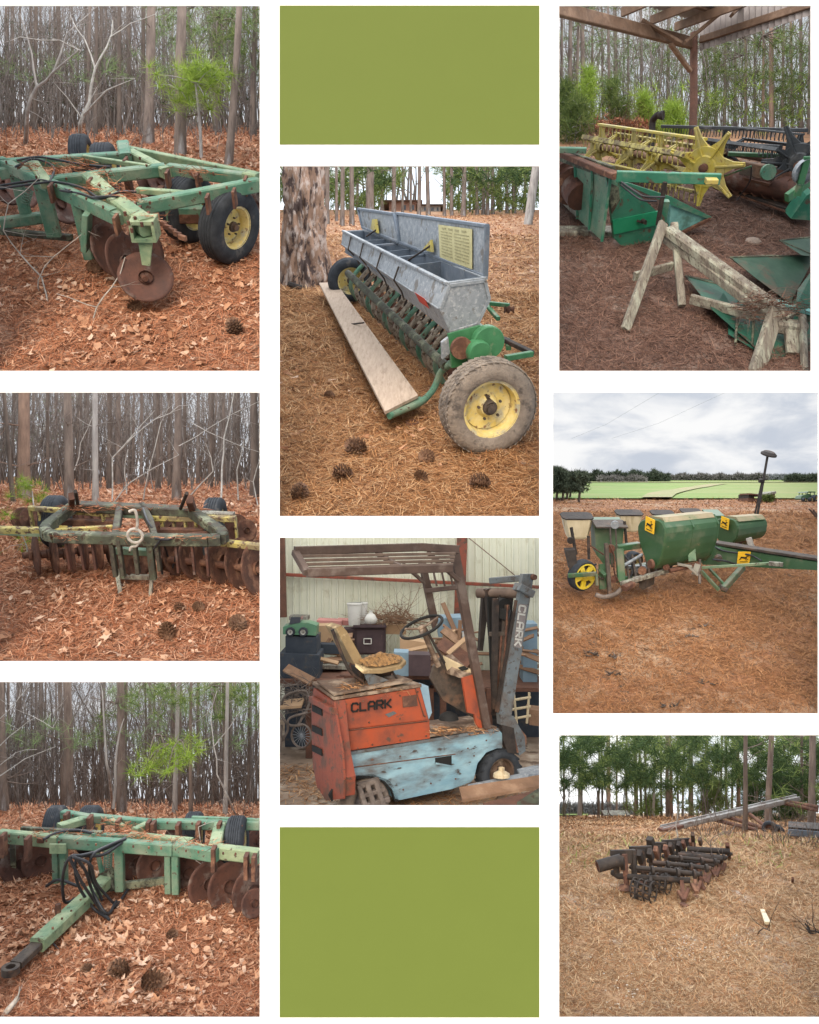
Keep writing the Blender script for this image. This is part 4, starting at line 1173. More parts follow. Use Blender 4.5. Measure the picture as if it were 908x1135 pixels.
for x, y, a, b, w, m_ in ((372, 520, H, .2, .045, 'moss_black'), (398, 524, H, .2, .04, 'moss_black'), (500, 524, H, .18, .065, 'green_mold'), (450, 524, H, .24, .04, 'moss_black'), (525, 524, H, .28, .035, 'moss_black')):
    R.post(x, y, a, b, w, .07, "post", m_)
R.tube([(253, 362, 1.0), (262, 408, .7)], .02, "stop_bar", 'black_iron'); R.tube([(627, 368, 1.0), (606, 420, .7)], .02, "stop_bar", 'black_iron')
R.bar((240, 378, .85), (240, 414, .62), .06, .08, "bracket", 'rust'); R.bar((636, 388, .85), (650, 430, .62), .07, .1, "bracket", 'rust')
R.bar((388, 598, .2), (405, 712, .0), .045, .045, "stand_leg", 'wood_old'); R.bar((516, 560, .4), (505, 716, .0), .035, .035, "stand_leg", 'wood_old'); R.bar((408, 648, .1), (502, 650, .1), .05, .05, "cross_bar", 'wood_old')
for pts in ([(520, 520, .7), (560, 525, .66), (590, 520, .64), (590, 580, .3), (572, 640, .04)], [(545, 520, .68), (515, 560, .5), (510, 620, .15), (508, 690, .02)], [(480, 420, .7), (500, 470, .7), (545, 530, .5), (575, 620, .05)],
            [(555, 520, .66), (530, 545, .5), (540, 600, .2), (545, 640, .04)]):
    R.hose(pts, .012)
litter(t, [p.U(rnd.uniform(200, 700), rnd.choice((414, 422, 488, 516)), H + .05) for _ in range(22)], 24, .1)
# tow hook hanging from the frame
t = thing("tow_hook", "white painted hook and ring hanging at the middle of the mossy tongue frame", "hook", p.U(458, 505, .7))
o3 = p.U(458, 505, .72) - p.G * .05
hose(MB(), [o3 + p.N * .26 + p.X * -.03, o3 + p.N * .27 + p.X * .03, o3 + p.N * .15 + p.X * .04, o3 + p.N * .06 + p.X * .02], .016).build("shank", 'twig_white', t)
ring = [o3 + p.X * .075 * math.cos(a) + p.N * .075 * math.sin(a) for a in [k * .5236 for k in range(13)]]
MB().tube(ring, .016, 6).build("ring", 'twig_white', t)
hose(MB(), [o3 - p.N * .06 + p.X * .04, o3 - p.N * .11, o3 - p.N * .12 - p.X * .05, o3 - p.N * .16 - p.X * .07], .013).build("hook", 'twig_white', t)

# pine cones of the three left pictures
p = CUR[0] = P_TL
for (x, y, r), lab in zip(((287, 820, .085), (703, 1000, .085), (400, 935, .07)), ("pine cone left of the big rusty front disc", "pine cone low at the right edge of the upper left picture", "pine cone just below the big rusty front disc")):
    cone_thing(p, p.U(x, y, .0), r, None, lab)
CUR[0] = p = P_BL
for (x, y, r), lab in zip(((388, 985, .1), (487, 1025, .11), (552, 862, .06), (283, 975, .06)), ("dark pine cone, left of the rounder one in the lower left picture's foreground", "round brown pine cone nearest the bottom of the lower left picture", "small pine cone alone right of the long tongue", "small brown pine cone left of the dark cone in the lower left picture")):
    cone_thing(p, p.U(x, y, .0), r, None, lab)
CUR[0] = p = P_ML
for (x, y, r), lab in zip(((562, 858, .085), (795, 828, .085), (670, 765, .06), (597, 762, .05)), ("pine cone at the middle foreground of the middle left picture", "pine cone at the lower right of the middle left picture", "small pine cone right of centre in the middle left picture", "smallest pine cone, left of another in the middle left picture")):
    cone_thing(p, p.U(x, y, .0), r, None, lab)
# ---------------------------------------------------------------- centre: grain drill under the big pine
p = CUR[0] = P_CE
make_sky(p, 'overcast_bright')
make_ground(p, 'ground_drill')
straw(p, 'straw_drill', 70000, 8.05, 16, lift=.035)
straw(p, 'straw_drill', 16000, 15, 22, L=.1, W=.007, lift=.02)
straw(p, 'straw_drill', 9000, 20, 34, L=.06, W=.005, name="far_straw", label="sparse straw on the bare ground far behind the drill")
tag(tri_mesh("leaf_litter", (lambda P: needles(P, unit(nrg.normal(size=P.shape) * [1, 1, .3]), .12, .05))(scatter(p, 2500, 9, 34) + [0, 0, .02]), [(0, 1, 2)], 'leaf_dead'), "scraps of dry leaf on the ground round the drill", kind="stuff")

# the big pine: plated bark in real relief
def big_pine(p, base, r, h, label):
    t = thing("pine_tree", label, "tree", base)
    n, rows = 90, 110
    vs = []
    for j in range(rows + 1):
        f = j / rows; z = -.3 + (h + .3) * f
        fl = 1 + .42 * math.exp(-max(0, z) * 1.9)
        for i in range(n):
            a = 2 * math.pi * i / n
            q = Vector((math.cos(a) * 3.2, math.sin(a) * 3.2, z * .75))
            v = noise.voronoi(Vector((a * 3.1 + .35 * noise.noise(q * 2), z * 1.05, .5)))[0]
            ridge = min(1, (v[1] - v[0]) * 3.2)
            d = r * fl * (1 - .1 * f) + .13 * ridge + .03 * noise.noise(q * 6) - .09
            vs.append(base + Vector((math.cos(a) * d - .05 * z * .2, math.sin(a) * d, z)))
    mb = MB()
    mb.add(vs, [(j * n + i, j * n + (i + 1) % n, (j + 1) * n + (i + 1) % n, (j + 1) * n + i) for j in range(rows) for i in range(n)], True)
    mb.build("trunk", 'bark_plate', t)
    limb_mb = MB(); limb(limb_mb, base + Vector((r * .8, 0, h * .82)), (1, .2, .6), 1.2, .06, 1); limb_mb.build("limb", 'bark_plate', t)
mat('bark_plate', (.27, .165, .11, 1), (.15, .09, .062, 1), c3=(.36, .29, .25, 1), thr=.54, scale=5, scale3=9, c4=(.05, .03, .025, 1), thr4=.55, scale4=7, stretch=(1, 1, .45), bump=1.0, bscale=16)
b = p.g(108, 385)
big_pine(p, b, 62 / p.zk / FPX * b.y, 5.0, "huge pine trunk with plated reddish bark at the left of the grain drill")
G = "pines standing on the open ground behind the grain drill"
for zx, zy, w, h, lab, cr in ((222, 212, 14, 7, "dark straight pine just right of the huge plated trunk", 0), (175, 205, 15, 7, None, 0), (253, 211, 15, 7, None, 4), (308, 186, 26, 8, "thick pine rising behind the drill's raised lids", 0),
                              (383, 185, 14, 8, None, 12), (460, 182, 12, 8, "slim pine left of the low house roof, behind the raised lids", 0), (490, 181, 13, 8, "slim pine standing in front of the low house", 0), (540, 181, 10, 8, None, 8), (563, 181, 11, 8, None, 10),
                              (598, 182, 15, 8, None, 12), (642, 177, 11, 8, None, 10), (660, 176, 11, 8, None, 8), (674, 177, 12, 8, None, 8), (690, 175, 12, 8, None, 8), (735, 172, 11, 8, None, 10), (757, 172, 12, 8, None, 10), (790, 170, 9, 8, None, 10),
                              (410, 170, 8, 8, None, 10), (345, 172, 9, 8, None, 12), (205, 196, 9, 8, None, 8), (270, 176, 9, 8, None, 12), (436, 168, 8, 8, None, 0), (620, 168, 8, 8, None, 8), (713, 168, 8, 8, None, 8), (815, 168, 10, 8, None, 8)):
    b = p.g(zx, zy)
    tree(p, b, w / p.zk / FPX * b.y / 2, h, 'bark', lab or "tall slender pine on open ground far behind the grain drill", G if not lab else G, rnd.gauss(0, .008), stubs=3, crown=cr, cz=(.18, .75), clen=2.2, nl=.42, nw=.022, per=12)
# telephone pole
b = p.g(797, 208)
t = thing("utility_pole", "pale leaning wooden pole at the right, far behind the drill", "pole", b)
top = p.at(828, 15, b.y)
MB().tube([b - Vector((0, 0, .2)), b.lerp(top, .5), top + (top - b) * .3], [.13, .125, .12], 12).build("pole_shaft", 'bark_pale', t)
MB().bar(top + Vector((-.9, 0, 1.0)), top + Vector((.9, 0, 1.0)), .1, .12).build("cross_arm", 'bark_pale', t)
# houses far behind
def house(p, x0, x1, ytop, yeave, yb, Y, lab, wall, roof, wins):
    A, B = p.at(x0, yb, Y), p.at(x1, yb, Y); E = p.at(x0, yeave, Y); T = p.at(x0, ytop, Y)
    base = (A + B) / 2
    t = thing("house", lab, "house", base)
    h, H, D = E.z - A.z, T.z - A.z, 3.0
    MB().prism([A, B, B + Vector((0, 0, h)), A + Vector((0, 0, h))], (0, D, 0)).build("wall", wall, t)
    o = .25
    a, b2 = A + Vector((-o, -o, h)), B + Vector((o, -o, h))
    r0, r1 = A + Vector((.3, D / 2, H)), B + Vector((-.3, D / 2, H)); c, d = B + Vector((o, D + o, h)), A + Vector((-o, D + o, h))
    MB().add([a, b2, r1, r0, c, d], [(0, 1, 2, 3), (4, 5, 3, 2), (1, 4, 2), (5, 0, 3), (1, 0, 5, 4)]).build("roof", roof, t)
    for f0, f1, g0, g1 in wins:
        q = A.lerp(B, f0) + Vector((0, -.02, h * g0)); w = (B - A) * (f1 - f0)
        win = MB().prism([q, q + w, q + w + Vector((0, 0, h * (g1 - g0))), q + Vector((0, 0, h * (g1 - g0)))], (0, .015, 0)).build("window", 'window_dark', t)
    return t
mat('window_dark', (.05, .055, .065, 1), rough=.15, bump=0)
mat('house_wall', (.36, .31, .27, 1), (.3, .26, .23, 1)); mat('house_roof', (.16, .13, .125, 1), (.22, .18, .17, 1), scale=20)
mat('brick', (.22, .11, .08, 1), (.3, .16, .11, 1), scale=30)
house(p, 468, 528, 134, 149, 170, 40, "low house with pale walls and brown roof, far behind the drill's lids", 'house_wall', 'house_roof', ((.15, .3, .3, .75), (.5, .65, .3, .75), (.8, .9, .3, .75)))
house(p, 368, 455, 118, 136, 172, 41.5, "wider dark roofed house half hidden behind the pines, left of the low one", 'brick', 'house_roof', ((.1, .25, .3, .7), (.45, .6, .3, .7), (.75, .9, .3, .7)))
brush(p, 50, 42, 43.8, 'twig_grey', (3, 7), r=.014)
far_foliage(p, 2600, 34, 43, 180, 232, 'pine_green', "green needles of the pine wood far behind the drill", gaps=((446, 492, 175, 226), (426, 494, 212, 242)))
far_foliage(p, 500, 30, 40, 176, 205, 'pine_dark', "darker high pine needles far behind the drill", gaps=((440, 496, 175, 230),))

mat('opener', (.3, .25, .2, 1), (.2, .17, .13, 1), c3=(.42, .37, .3, 1), thr=.58, c4=(.1, .07, .05, 1), thr4=.56, scale=12, bump=.4)
# the drill ---------------------------------------------------------------
c0 = p.U(672, 762, .50); c1 = p.U(232, 388, .40)
A = (c1 - c0); LEN = A.length; A.normalize()
S = A.cross(p.N).normalized()          # across the drill, to the right/back
base = p.U(450, 700, 0)
t = thing("grain_drill", "long galvanized seed drill with both lids open and a dusty tyre in front", "seed drill", base)
Rg = Rig(p, t)
wheel(t, c0 - A * .03 + p.N * -.02, -A, .50, .30, 'rim_yellow', 'tyre_dusty', rr=.60, ribs=3, dish=1.1, tread=46)
wheel(t, c1 + S * .12 + A * .2, -A, .36, .22, 'rim_yellow', 'tyre', rr=.6, ribs=5, dish=.8)
pl = lambda x, y, off: p.plane(x, y, c0 + A * off, A)
near = [pl(x, y, .5) for x, y in ((550, 390), (668, 374), (682, 435), (642, 520), (556, 545), (521, 468))]
farp = [p.plane(x, y, c1 - A * .35, A) for x, y in ((226, 227), (290, 224), (300, 250), (292, 300), (262, 312), (221, 268))]
nA, nB, nC, nD, nE, nF = near; fA, fB, fC, fD, fE, fF = farp
mb = MB()
mb.add([nA, fA, fF, nF, fE, nE, fD, nD, fC, nC, fB, nB], [(0, 1, 2, 3), (3, 2, 4, 5), (5, 4, 6, 7), (7, 6, 8, 9), (9, 8, 10, 11)])
mb.build("hopper", 'galv', t)
MB().prism([q + A * .01 for q in farp], A * .02).build('end_plate', 'galv', t)
e = MB(); e.prism([q - A * .02 for q in near], A * .02)
cen = sum(near, Vector()) / 6
for a, b in zip(near, near[1:] + near[:1]):                      # folded rim round the end plate
    e.bar(cen.lerp(a, .93) - A * .028, cen.lerp(b, .93) - A * .028, .035, .02, A)
e.build("end_plate", 'galv', t)
# inside
inn = MB(); dn = -p.N
for a, b, s in ((nA, fA, 1), (nB, fB, -1)):
    i0, i1 = a + S * .03 * s, b + S * .02 * s
    inn.add([i0, i1, i1 + dn * .34, i0 + dn * .34], [(0, 1, 2, 3)])
a, b, c, d = nA + dn * .3, nB + dn * .3, fB + dn * .22, fA + dn * .22
inn.add([a, b, c, d], [(0, 1, 2, 3)])
inn.build("hopper_inside", 'galv_in', t)
for f in (.02, .26, .5, .74, .98):
    a, b = nA.lerp(fA, f), nB.lerp(fB, f)
    MB().hexa([a + S * .02, b - S * .02, b - S * .02 + dn * .3, a + S * .02 + dn * .3], [q + A * .02 for q in (a + S * .02, b - S * .02, b - S * .02 + dn * .3, a + S * .02 + dn * .3)]).build("divider", 'galv_in', t)
for f in (.38, .62):
    MB().bar(nA.lerp(fA, f), nB.lerp(fB, f) , .04, .03, p.N).build("cross_strap", 'galv_in', t)
rim = MB()
rim.bar(nA, fA, .05, .03, p.N); rim.bar(nB, fB, .05, .03, p.N); rim.bar(nA, nB, .03, .03, p.N); rim.bar(nF, fF, .015, .015, p.N)
rim.build("hopper_rim", 'galv', t)
# lids stand upright behind the hopper
LN = S
def lid(pts, m='galv'):
    q = [p.plane(x, y, nB + S * .02, LN) for x, y in pts]
    l = MB().prism(q, LN * .025).build("lid", m, t)
    r = MB()
    for a, b in zip(q, q[1:] + q[:1]): r.bar(a, b, .035, .05, LN)
    r.build("lid_rim", 'galv_in', l)
    return l
lid(((668, 368), (404, 262), (394, 172), (673, 211)))
lid(((402, 262), (287, 216), (273, 158), (384, 174)))
on_lid = lambda x, y, o: p.plane(x, y, nB + S * (.02 - o), LN)
q = [on_lid(x, y, .012) for x, y in ((627, 346), (527, 309), (522, 207), (627, 221))]
lab = MB().prism(q, -LN * .004).build("instruction_plate", 'label_yellow', t)
pr = MB()
def lerp2(u, v): return q[1].lerp(q[0], u).lerp(q[2].lerp(q[3], u), v) - LN * .008
for k in range(9):
    v = .80 - k * .085
    for u0, u1 in (((.08, .42), (.5, .7), (.74, .92)) if k % 2 else ((.08, .3), (.34, .42), (.5, .92))):
        pr.prism([lerp2(u0, v), lerp2(u1, v), lerp2(u1, v + .022), lerp2(u0, v + .022)], -LN * .002)
for k in range(4): pr.prism([lerp2(.12 + .2 * k, .885), lerp2(.24 + .2 * k, .885), lerp2(.24 + .2 * k, .935), lerp2(.12 + .2 * k, .935)], -LN * .002)
pr.build("print", 'print_dark', lab)
for tri in (((508, 292), (480, 283), (504, 254)), ((338, 234), (316, 220), (322, 190), (332, 190))):
    MB().prism([on_lid(x, y, .03) for x, y in tri], -LN * .03).build("lid_bracket", 'yellow', t)
for (x0, y0), (x1, y1) in (((498, 272), (428, 318)), ((330, 222), (298, 244))):
    MB().tube([on_lid(x0, y0, .05), p.plane(x1, y1, nA.lerp(fA, .4 if x0 > 400 else .75), p.N)], .012, 6).build("lid_stay", 'black_iron', t)
# straps down the front of the hopper
fr = lambda f, k: (nA.lerp(fA, f) if k == 0 else nF.lerp(fF, f) if k == 1 else nE.lerp(fE, f)) - S * .012
for f in (.34, .52, .72, .88):
    mb = MB(); a, b, c = fr(f, 0), fr(f, 1), fr(f, 2)
    a = a.lerp(b, .3 if f < .4 else .1)
    mb.tube([a, b - S * .01, b.lerp(c, .55), b.lerp(c, .95) - S * .03], .012, 6)
    mb.build("agitator_rod", 'dark_iron', t)
a, b, c, d = [fr(f, 1).lerp(fr(f, 2), k) - S * .005 for f, k in ((.075, .3), (.15, .3), (.15, -.12), (.075, -.12))]
MB().prism([a, b, c, d], -S * .004).build("red_decal", 'red_mark', t)
# long tube in front, end arm and step board
MB().tube([p.U(240, 358, .6), p.U(545, 648, .55)], .055, 12).build("lift_tube", 'green_mold', t)
hose(MB(), [p.U(560, 640, .6), p.U(530, 665, .45), p.U(505, 720, .25), p.U(468, 758, .2), p.U(420, 780, .2), p.U(368, 802, .2)], .04, n=8).build("step_arm", 'green', t)
MB().bar(p.U(368, 800, .2), p.U(468, 748, .2), .06, .05, p.N).build("step_bracket", 'green', t)
st = [p.U(x, y, .24) for x, y in ((151, 394), (202, 392), (458, 746), (356, 797))]
MB().hexa(st, [q + p.N * .035 for q in st]).build("step_board", 'plank', t)
Rg.tube([(222, 520, .2), (290, 512, .35)], .012, "step_hanger", 'black_iron')
# openers
for i in range(17):
    f = i / 16
    x, y = 552 + (262 - 552) * f, 668 + (402 - 668) * f
    g = p.U(x, y, .22)
    k = 1
    if i % 2 == 0: disc(t, g + S * .12, -A + S * .45, .19, 'rust', name="opener_disc")
    mb = MB()
    a = g + S * .1 + p.N * .5; 
    hose(mb, [a, g + p.N * .3 - S * .1, g + p.N * .1 - S * .17, g - p.N * .12 - S * .06], .035, n=6, sub=4)
    mb.bar(g + p.N * .25 + S * .35, g + p.N * .1 - S * .08, .03, .05, p.N)
    mb.build("opener_arm", 'opener' if i % 3 else 'green', t)
    MB().tube([g + p.N * .55 + S * .1, g + p.N * .2 + S * .02], .022, 6).build('seed_tube', 'black_iron', t)
# gear covers at the near end
q = p.plane(675, 572, c0 + A * .32, A)
MB().lathe(q, -A, [(.001, .05), (.165, .05), (.175, .03), (.175, -.05)], 28).build("gear_cover", 'gear_green', t)
q = p.plane(648, 606, c0 + A * .22, A)
MB().lathe(q, -A, [(.001, .06), (.12, .06), (.13, .02), (.13, -.1)], 24).build("gear_cover", 'gear_green', t)
q = p.plane(592, 590, c0 + A * .3, A)
MB().lathe(q, -A, [(.001, .03), (.115, .03), (.115, -.02)], 22).build("sprocket", 'rust', t)
MB().prism([p.plane(x, y, c0 + A * .42, A) for x, y in ((548, 545), (648, 518), (642, 560), (600, 640), (560, 650))], -A * .04).build("side_frame", 'gear_green', t)
MB().prism([p.plane(x, y, c0 + A * .44, A) for x, y in ((528, 570), (556, 548), (556, 600), (530, 622))], -A * .05).build("side_plate", 'galv', t)
MB().tube([c0 - A * .1, p.plane(600, 620, c0 + A * .5, A)], .05, 12).build("axle", 'dark_iron', t)
Rg.bars([((722, 562, .75), (812, 606, .75), .07, .05, 'black_iron'), ((812, 608, .75), (730, 622, .75), .07, .06, 'gear_green'), ((735, 566, .7), (740, 590, .7), .06, .06, 'gear_green'), ((682, 452, .9), (742, 458, .9), .05, .05, 'gear_green'), ((675, 462, .85), (708, 500, .8), .05, .05, 'gear_green')])
q = p.U(732, 470, .85); MB().lathe(q, p.X, [(.06, -.02), (.03, 0), (.06, .03), (.02, .06), (.05, .1)], 10).build("chain_bunch", 'rust', t)
MB().bar(nD + S * .05 - p.N * .05, fD + S * .05, .08, .08, p.N).build("main_beam", 'gear_green', t)
t = thing("iron_ring", "rusty iron ring on the straw below the end of the step board", "ring", p.U(440, 824, 0))
q = p.U(440, 824, .02); MB().lathe(q, p.N, [(.06, -.01), (.075, -.01), (.075, .02), (.06, .02), (.06, -.01)], 22).build("band", 'rust', t)
t = thing("bark_chunk", "black charred wood chunk at the foot of the huge pine", "wood chunk", p.g(75, 412))
q = p.g(75, 412); MB().bar(q + Vector((-.12, 0, .12)), q + Vector((.14, 0, .03)), .09, .1, ch=.3).build("chunk", 'black_iron', t)
for (x, y, r), lab in zip(((270, 925, .13), (228, 1000, .11), (480, 950, .10), (470, 1010, .08), (655, 1030, .11), (88, 1062, .10), (185, 748, .07)),
        ("large open pine cone on its side left of centre below the drill", "dark pine cone below the large open one in front of the drill", "flattened reddish pine cone below the drill's step bracket", "small pine cone just below the flattened reddish one", "dark pine cone nearest the bottom right, below the dusty tyre", "pine cone in the bottom left corner of the drill picture", "weathered pine cone left of the step board")):
    cone_thing(p, p.U(x, y, .0), r * .85, (rnd.gauss(0, 1), rnd.gauss(0, .4), .3), lab)
# ---------------------------------------------------------------- top right: headers under the pole barn
p = CUR[0] = P_TR
make_sky(p, 'overcast', 'sky_dim')
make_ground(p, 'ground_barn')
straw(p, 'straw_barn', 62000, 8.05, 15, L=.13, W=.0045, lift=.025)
far = MB(); q = [p.gy(-60, 14.6), p.gy(900, 14.6)]
# band of open red dirt beyond the barn
vs = []
YS = [13.2 + .4 * i for i in range(20)]
for Y in YS: vs += [p.gy(40, Y) + Vector((-.2, 0, .035)), p.gy(830, Y) + Vector((.3, 0, .035))]
far = MB().add(vs, [(2 * i, 2 * i + 1, 2 * i + 3, 2 * i + 2) for i in range(len(YS) - 1)])
tag(far.build("dirt_path", 'red_dirt'), kind="structure")
G = "thin trees in the mixed wood behind the pole barn"
for zx, w, Y, m, cr in [(85, 14, 19, 'bark', 3), (105, 10, 18, 'bark', 3), (126, 15, 19, 'bark', 3), (205, 10, 20, 'bark', 6), (225, 14, 21, 'bark', 8), (262, 8, 21, 'bark', 6), (300, 10, 22, 'bark', 8), (335, 6, 20, 'twig_grey', 4), (380, 12, 22, 'bark', 8),
                        (497, 8, 20, 'bark', 8), (525, 10, 22, 'bark', 5), (548, 9, 20, 'bark', 5), (580, 10, 22, 'bark', 5), (612, 8, 21, 'bark_red', 5), (640, 8, 22, 'bark', 4), (665, 9, 20, 'bark_red', 4), (690, 15, 18, 'bark_red', 6), (722, 10, 20, 'bark', 4), (752, 9, 22, 'bark_red', 4), (780, 12, 20, 'bark', 6), (800, 8, 19, 'bark', 4), (150, 8, 22, 'bark', 4), (185, 7, 22, 'bark', 4), (420, 7, 22, 'bark', 4), (60, 9, 20, 'bark', 5)]:
    b = p.gy(zx, Y)
    tree(p, b, w / p.zk / FPX * Y / 2, 6.5, m, "slender grey brown tree in the wood behind the pole barn" if w != 15 else ("taller reddish trunk among the thin trees right of the barn post" if zx == 690 else "thick grey trunk standing in the wood left of the barn post"), G, rnd.gauss(0, .012), stubs=9, crown=cr, cz=(.3, 1), clen=1.2, nl=.26, nw=.010, per=14, stublen=1.1)
brush(p, 170, 19, 29, 'twig_brown', (3, 6.5), r=.007)
canopy_bits(p, [(500, 330, 30, 50, 18, 22), (560, 200, 60, 40, 19, 24), (620, 260, 50, 50, 18, 24), (740, 180, 60, 70, 17.5, 40), (760, 300, 50, 50, 18, 30), (500, 180, 30, 40, 19, 20), (660, 130, 50, 30, 19, 20), (580, 120, 50, 25, 20, 16), (300, 160, 60, 40, 21, 18), (150, 120, 60, 40, 21, 16), (390, 200, 30, 60, 20, 16)],
            'pine_green', "hazy pine boughs in the wood behind the pole barn", "loose green pine bough in the wood behind the barn", per=22, L=.3, W=.009)
for i, (zx, zt, w, Y, lab) in enumerate([(75, 250, 45, 16.5, "bushy young pine at the far left behind the headers"), (135, 215, 55, 16.8, "tallest bushy young pine left of the barn post"), (215, 245, 60, 16.8, "broad bushy young pine beside the tallest one"), (310, 290, 35, 16.5, "smallest young pine just left of the black auger spout"), (100, 300, 60, 15.8, "low spreading young pine behind the left end of the header"), (395, 320, 50, 16.8, "young pine right behind the black auger spout")]):
    b = p.gy(zx, Y); s_ = Y / p.zk / FPX
    C = []
    for k in range(16):
        f = k / 15; zz = zt + (400 - zt) * f
        C.append((p.at(zx + rnd.gauss(0, w * .5 * (0.15 + f)), zz, Y + rnd.gauss(0, .3)), w * s_ * (.12 + .3 * f), 9))
    sapling(p, b, lab, C, "young pines behind the pole barn", L=.26, W=.010, n=18, m='pine_bright' if i % 2 else 'pine_green')
bush = MB()
for _ in range(60):
    b = p.gy(rnd.uniform(165, 320), 15.2); limb(bush, b, (rnd.gauss(0, .4), rnd.gauss(0, .4), 1), rnd.uniform(.3, .75), .008, 2, 3)
t = thing("brown_bush", "rusty brown dead bush behind the yellow reel", "bush", p.gy(240, 15.2)); bush.build("twigs", 'rust', t)
C = np.array([tuple(p.at(rnd.uniform(165, 320), rnd.gauss(380, 12), 15.2 + rnd.gauss(0, .1))) for _ in range(160)])
co = tufts(C, 12, .09, .02); tri_mesh("foliage", co, [(0, 1, 2)], 'straw_red', t)

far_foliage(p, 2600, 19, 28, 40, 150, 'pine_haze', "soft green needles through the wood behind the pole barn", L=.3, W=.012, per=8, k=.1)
far_foliage(p, 500, 17, 19, 90, 150, 'pine_bright', "yellow green young growth behind the headers", L=.25, W=.010, per=8, k=-.2, name='young_growth')
brush(p, 160, 18, 24, 'twig_grey', (2, 5), r=.006, name='thicket')
# the barn ------------------------------------------------------------------
YC = 14.2
pb = p.gy(449, 13.9); YC = pb.y
pt = p.at(457, 118, YC)
t = thing("pole_barn", "open pole barn corner with tin roof on brown rafters and a post", "barn", pb)
MB().tube([pb - Vector((0, 0, .3)), pb.lerp(pt, .5) + Vector((.02, 0, 0)), pt + Vector((0, 0, .1))], [.065, .06, .058], 12).build("post", 'wood_red', t)
L1, R1 = p.at(40, 24, 11.2), p.at(850, 8, 11.4)
C0 = p.at(448, 128, YC); C1 = p.at(474, 128, YC)
MB().bar(C0 + (C0 - L1) * .02, L1 + (L1 - C0) * .2, .08, .17, (0, 0, 1)).build("eave_beam", 'wood_beam', t)
MB().bar(p.at(388, 133, YC - .6), p.at(446, 212, YC - .05), .05, .07, (0, 1, 0)).build("brace", 'wood_barn', t)
nrm = (L1 - pt).cross(R1 - pt).normalized()
if nrm.z < 0: nrm = -nrm
up = nrm * .14
e1, e2 = (L1 - C0), (R1 - C1)
q0, q1, q2 = C0 + up, C0 + e1 * 1.6 + up, C1 + e2 * 1.6 + up
# corrugated tin sheet over the corner
n = 90
vs = []
for i in range(n + 1):
    f = i / n
    a = C0.lerp(C0 + e1 * 1.6, f) + nrm * (.30 + (.03 if i % 2 else 0)); vs += [a, a + e2 * 1.6]
tin = MB().add(vs, [(2 * i, 2 * i + 1, 2 * i + 3, 2 * i + 2) for i in range(n)]); tin.build("roof_sheet", 'tin', t)
# ribbed gable sheet hanging on the right edge
vs = []; n = 60
for i in range(n + 1):
    f = i / n; a = C1 + e2 * 1.5 * f + Vector((0, 0, 0)) + nrm.cross(e2).normalized() * (.03 if i % 2 else 0)
    vs += [a + Vector((0, 0, -.12 + .04 * f)), a + Vector((0, 0, .45))]
MB().add(vs, [(2 * i, 2 * i + 1, 2 * i + 3, 2 * i + 2) for i in range(n)]).build("gable_sheet", 'tin', t)
MB().bar(C1 + Vector((0, -.06, .02)), C1 + e2 * 1.5 + Vector((0, -.06, .02)), .05, .10, (0, 0, 1)).build("gable_board", 'wood_beam', t)
for f in (.14, .34, .56, .8, 1.05):
    a = C0 + e1 * f + nrm * .16
    MB().bar(a, a + e2 * 1.5, .045, .12, nrm).build("rafter", 'wood_beam', t)
for f in (.25, .5, .75, 1.0):
    a = C0 + e2 * f + nrm * .27
    MB().bar(a, a + e1 * 1.5, .08, .04, nrm).build("purlin", 'wood_beam', t)
for (a, b) in (((300, 60), (420, 130)), ((430, 128), (560, 20)), ((570, 45), (600, 15))):
    MB().bar(p.at(a[0], a[1], YC - 1.0), p.at(b[0], b[1], YC - .9), .04, .08, (0, 1, 0)).build("brace", 'wood_beam', t)

def reel(t, c0, c1, Rr, fr, m, mt, arms=6, ph=.3, tine=.22, w=.09, tube_m='rust'):
    """pick-up reel: spiders with pointed arms, bats along their tips, tines hanging from the bats"""
    A = (c1 - c0).normalized(); u, v = perp(A)
    MB().tube([c0 - A * .12, c1], Rr * .14, 12).build("reel_tube", tube_m, t)
    for f in fr:
        c = c0.lerp(c1, f)
        mb = MB().lathe(c, A, [(.001, -.02), (Rr * .52, -.02), (Rr * .52, .02), (.001, .02)], 18)
        mb.lathe(c, -A, [(Rr * .2, .1), (Rr * .3, .02)], 14)
        for k in range(arms):
            a = ph + 2 * math.pi * k / arms
            d = u * math.cos(a) + v * math.sin(a); n = v * math.cos(a) - u * math.sin(a)
            mb.prism([c + d * Rr * .4 + n * Rr * .26 - A * .015, c + d * Rr * .98 + n * Rr * .05 - A * .015, c + d * Rr * 1.04 - A * .015, c + d * Rr * .98 - n * Rr * .05 - A * .015, c + d * Rr * .4 - n * Rr * .1 - A * .015], A * .03)
            mb.bar(c + d * Rr * .3 - A * .04, c + d * Rr * .98 - A * .04, w * .35, .03, A)
        mb.build("spider", m, t)
    for k in range(arms):
        a = ph + 2 * math.pi * k / arms
        d = (u * math.cos(a) + v * math.sin(a)) * Rr
        a0, a1 = c0 + d, c1 + d
        bat = MB().bar(a0 - A * .05, a1, w, w * .5, d).build("bat", mt if k % 2 else m, t)
        tn = MB(); L = (a1 - a0).length; nn = int(L / .13)
        for j in range(nn):
            q = a0 + A * (j + .5) * L / nn
            tn.tube([q, q - p.N * tine * .5, q - p.N * tine - p.G * .03], .008, 4, cap=False)
        tn.build("tines", m, t)["kind"] = "stuff"

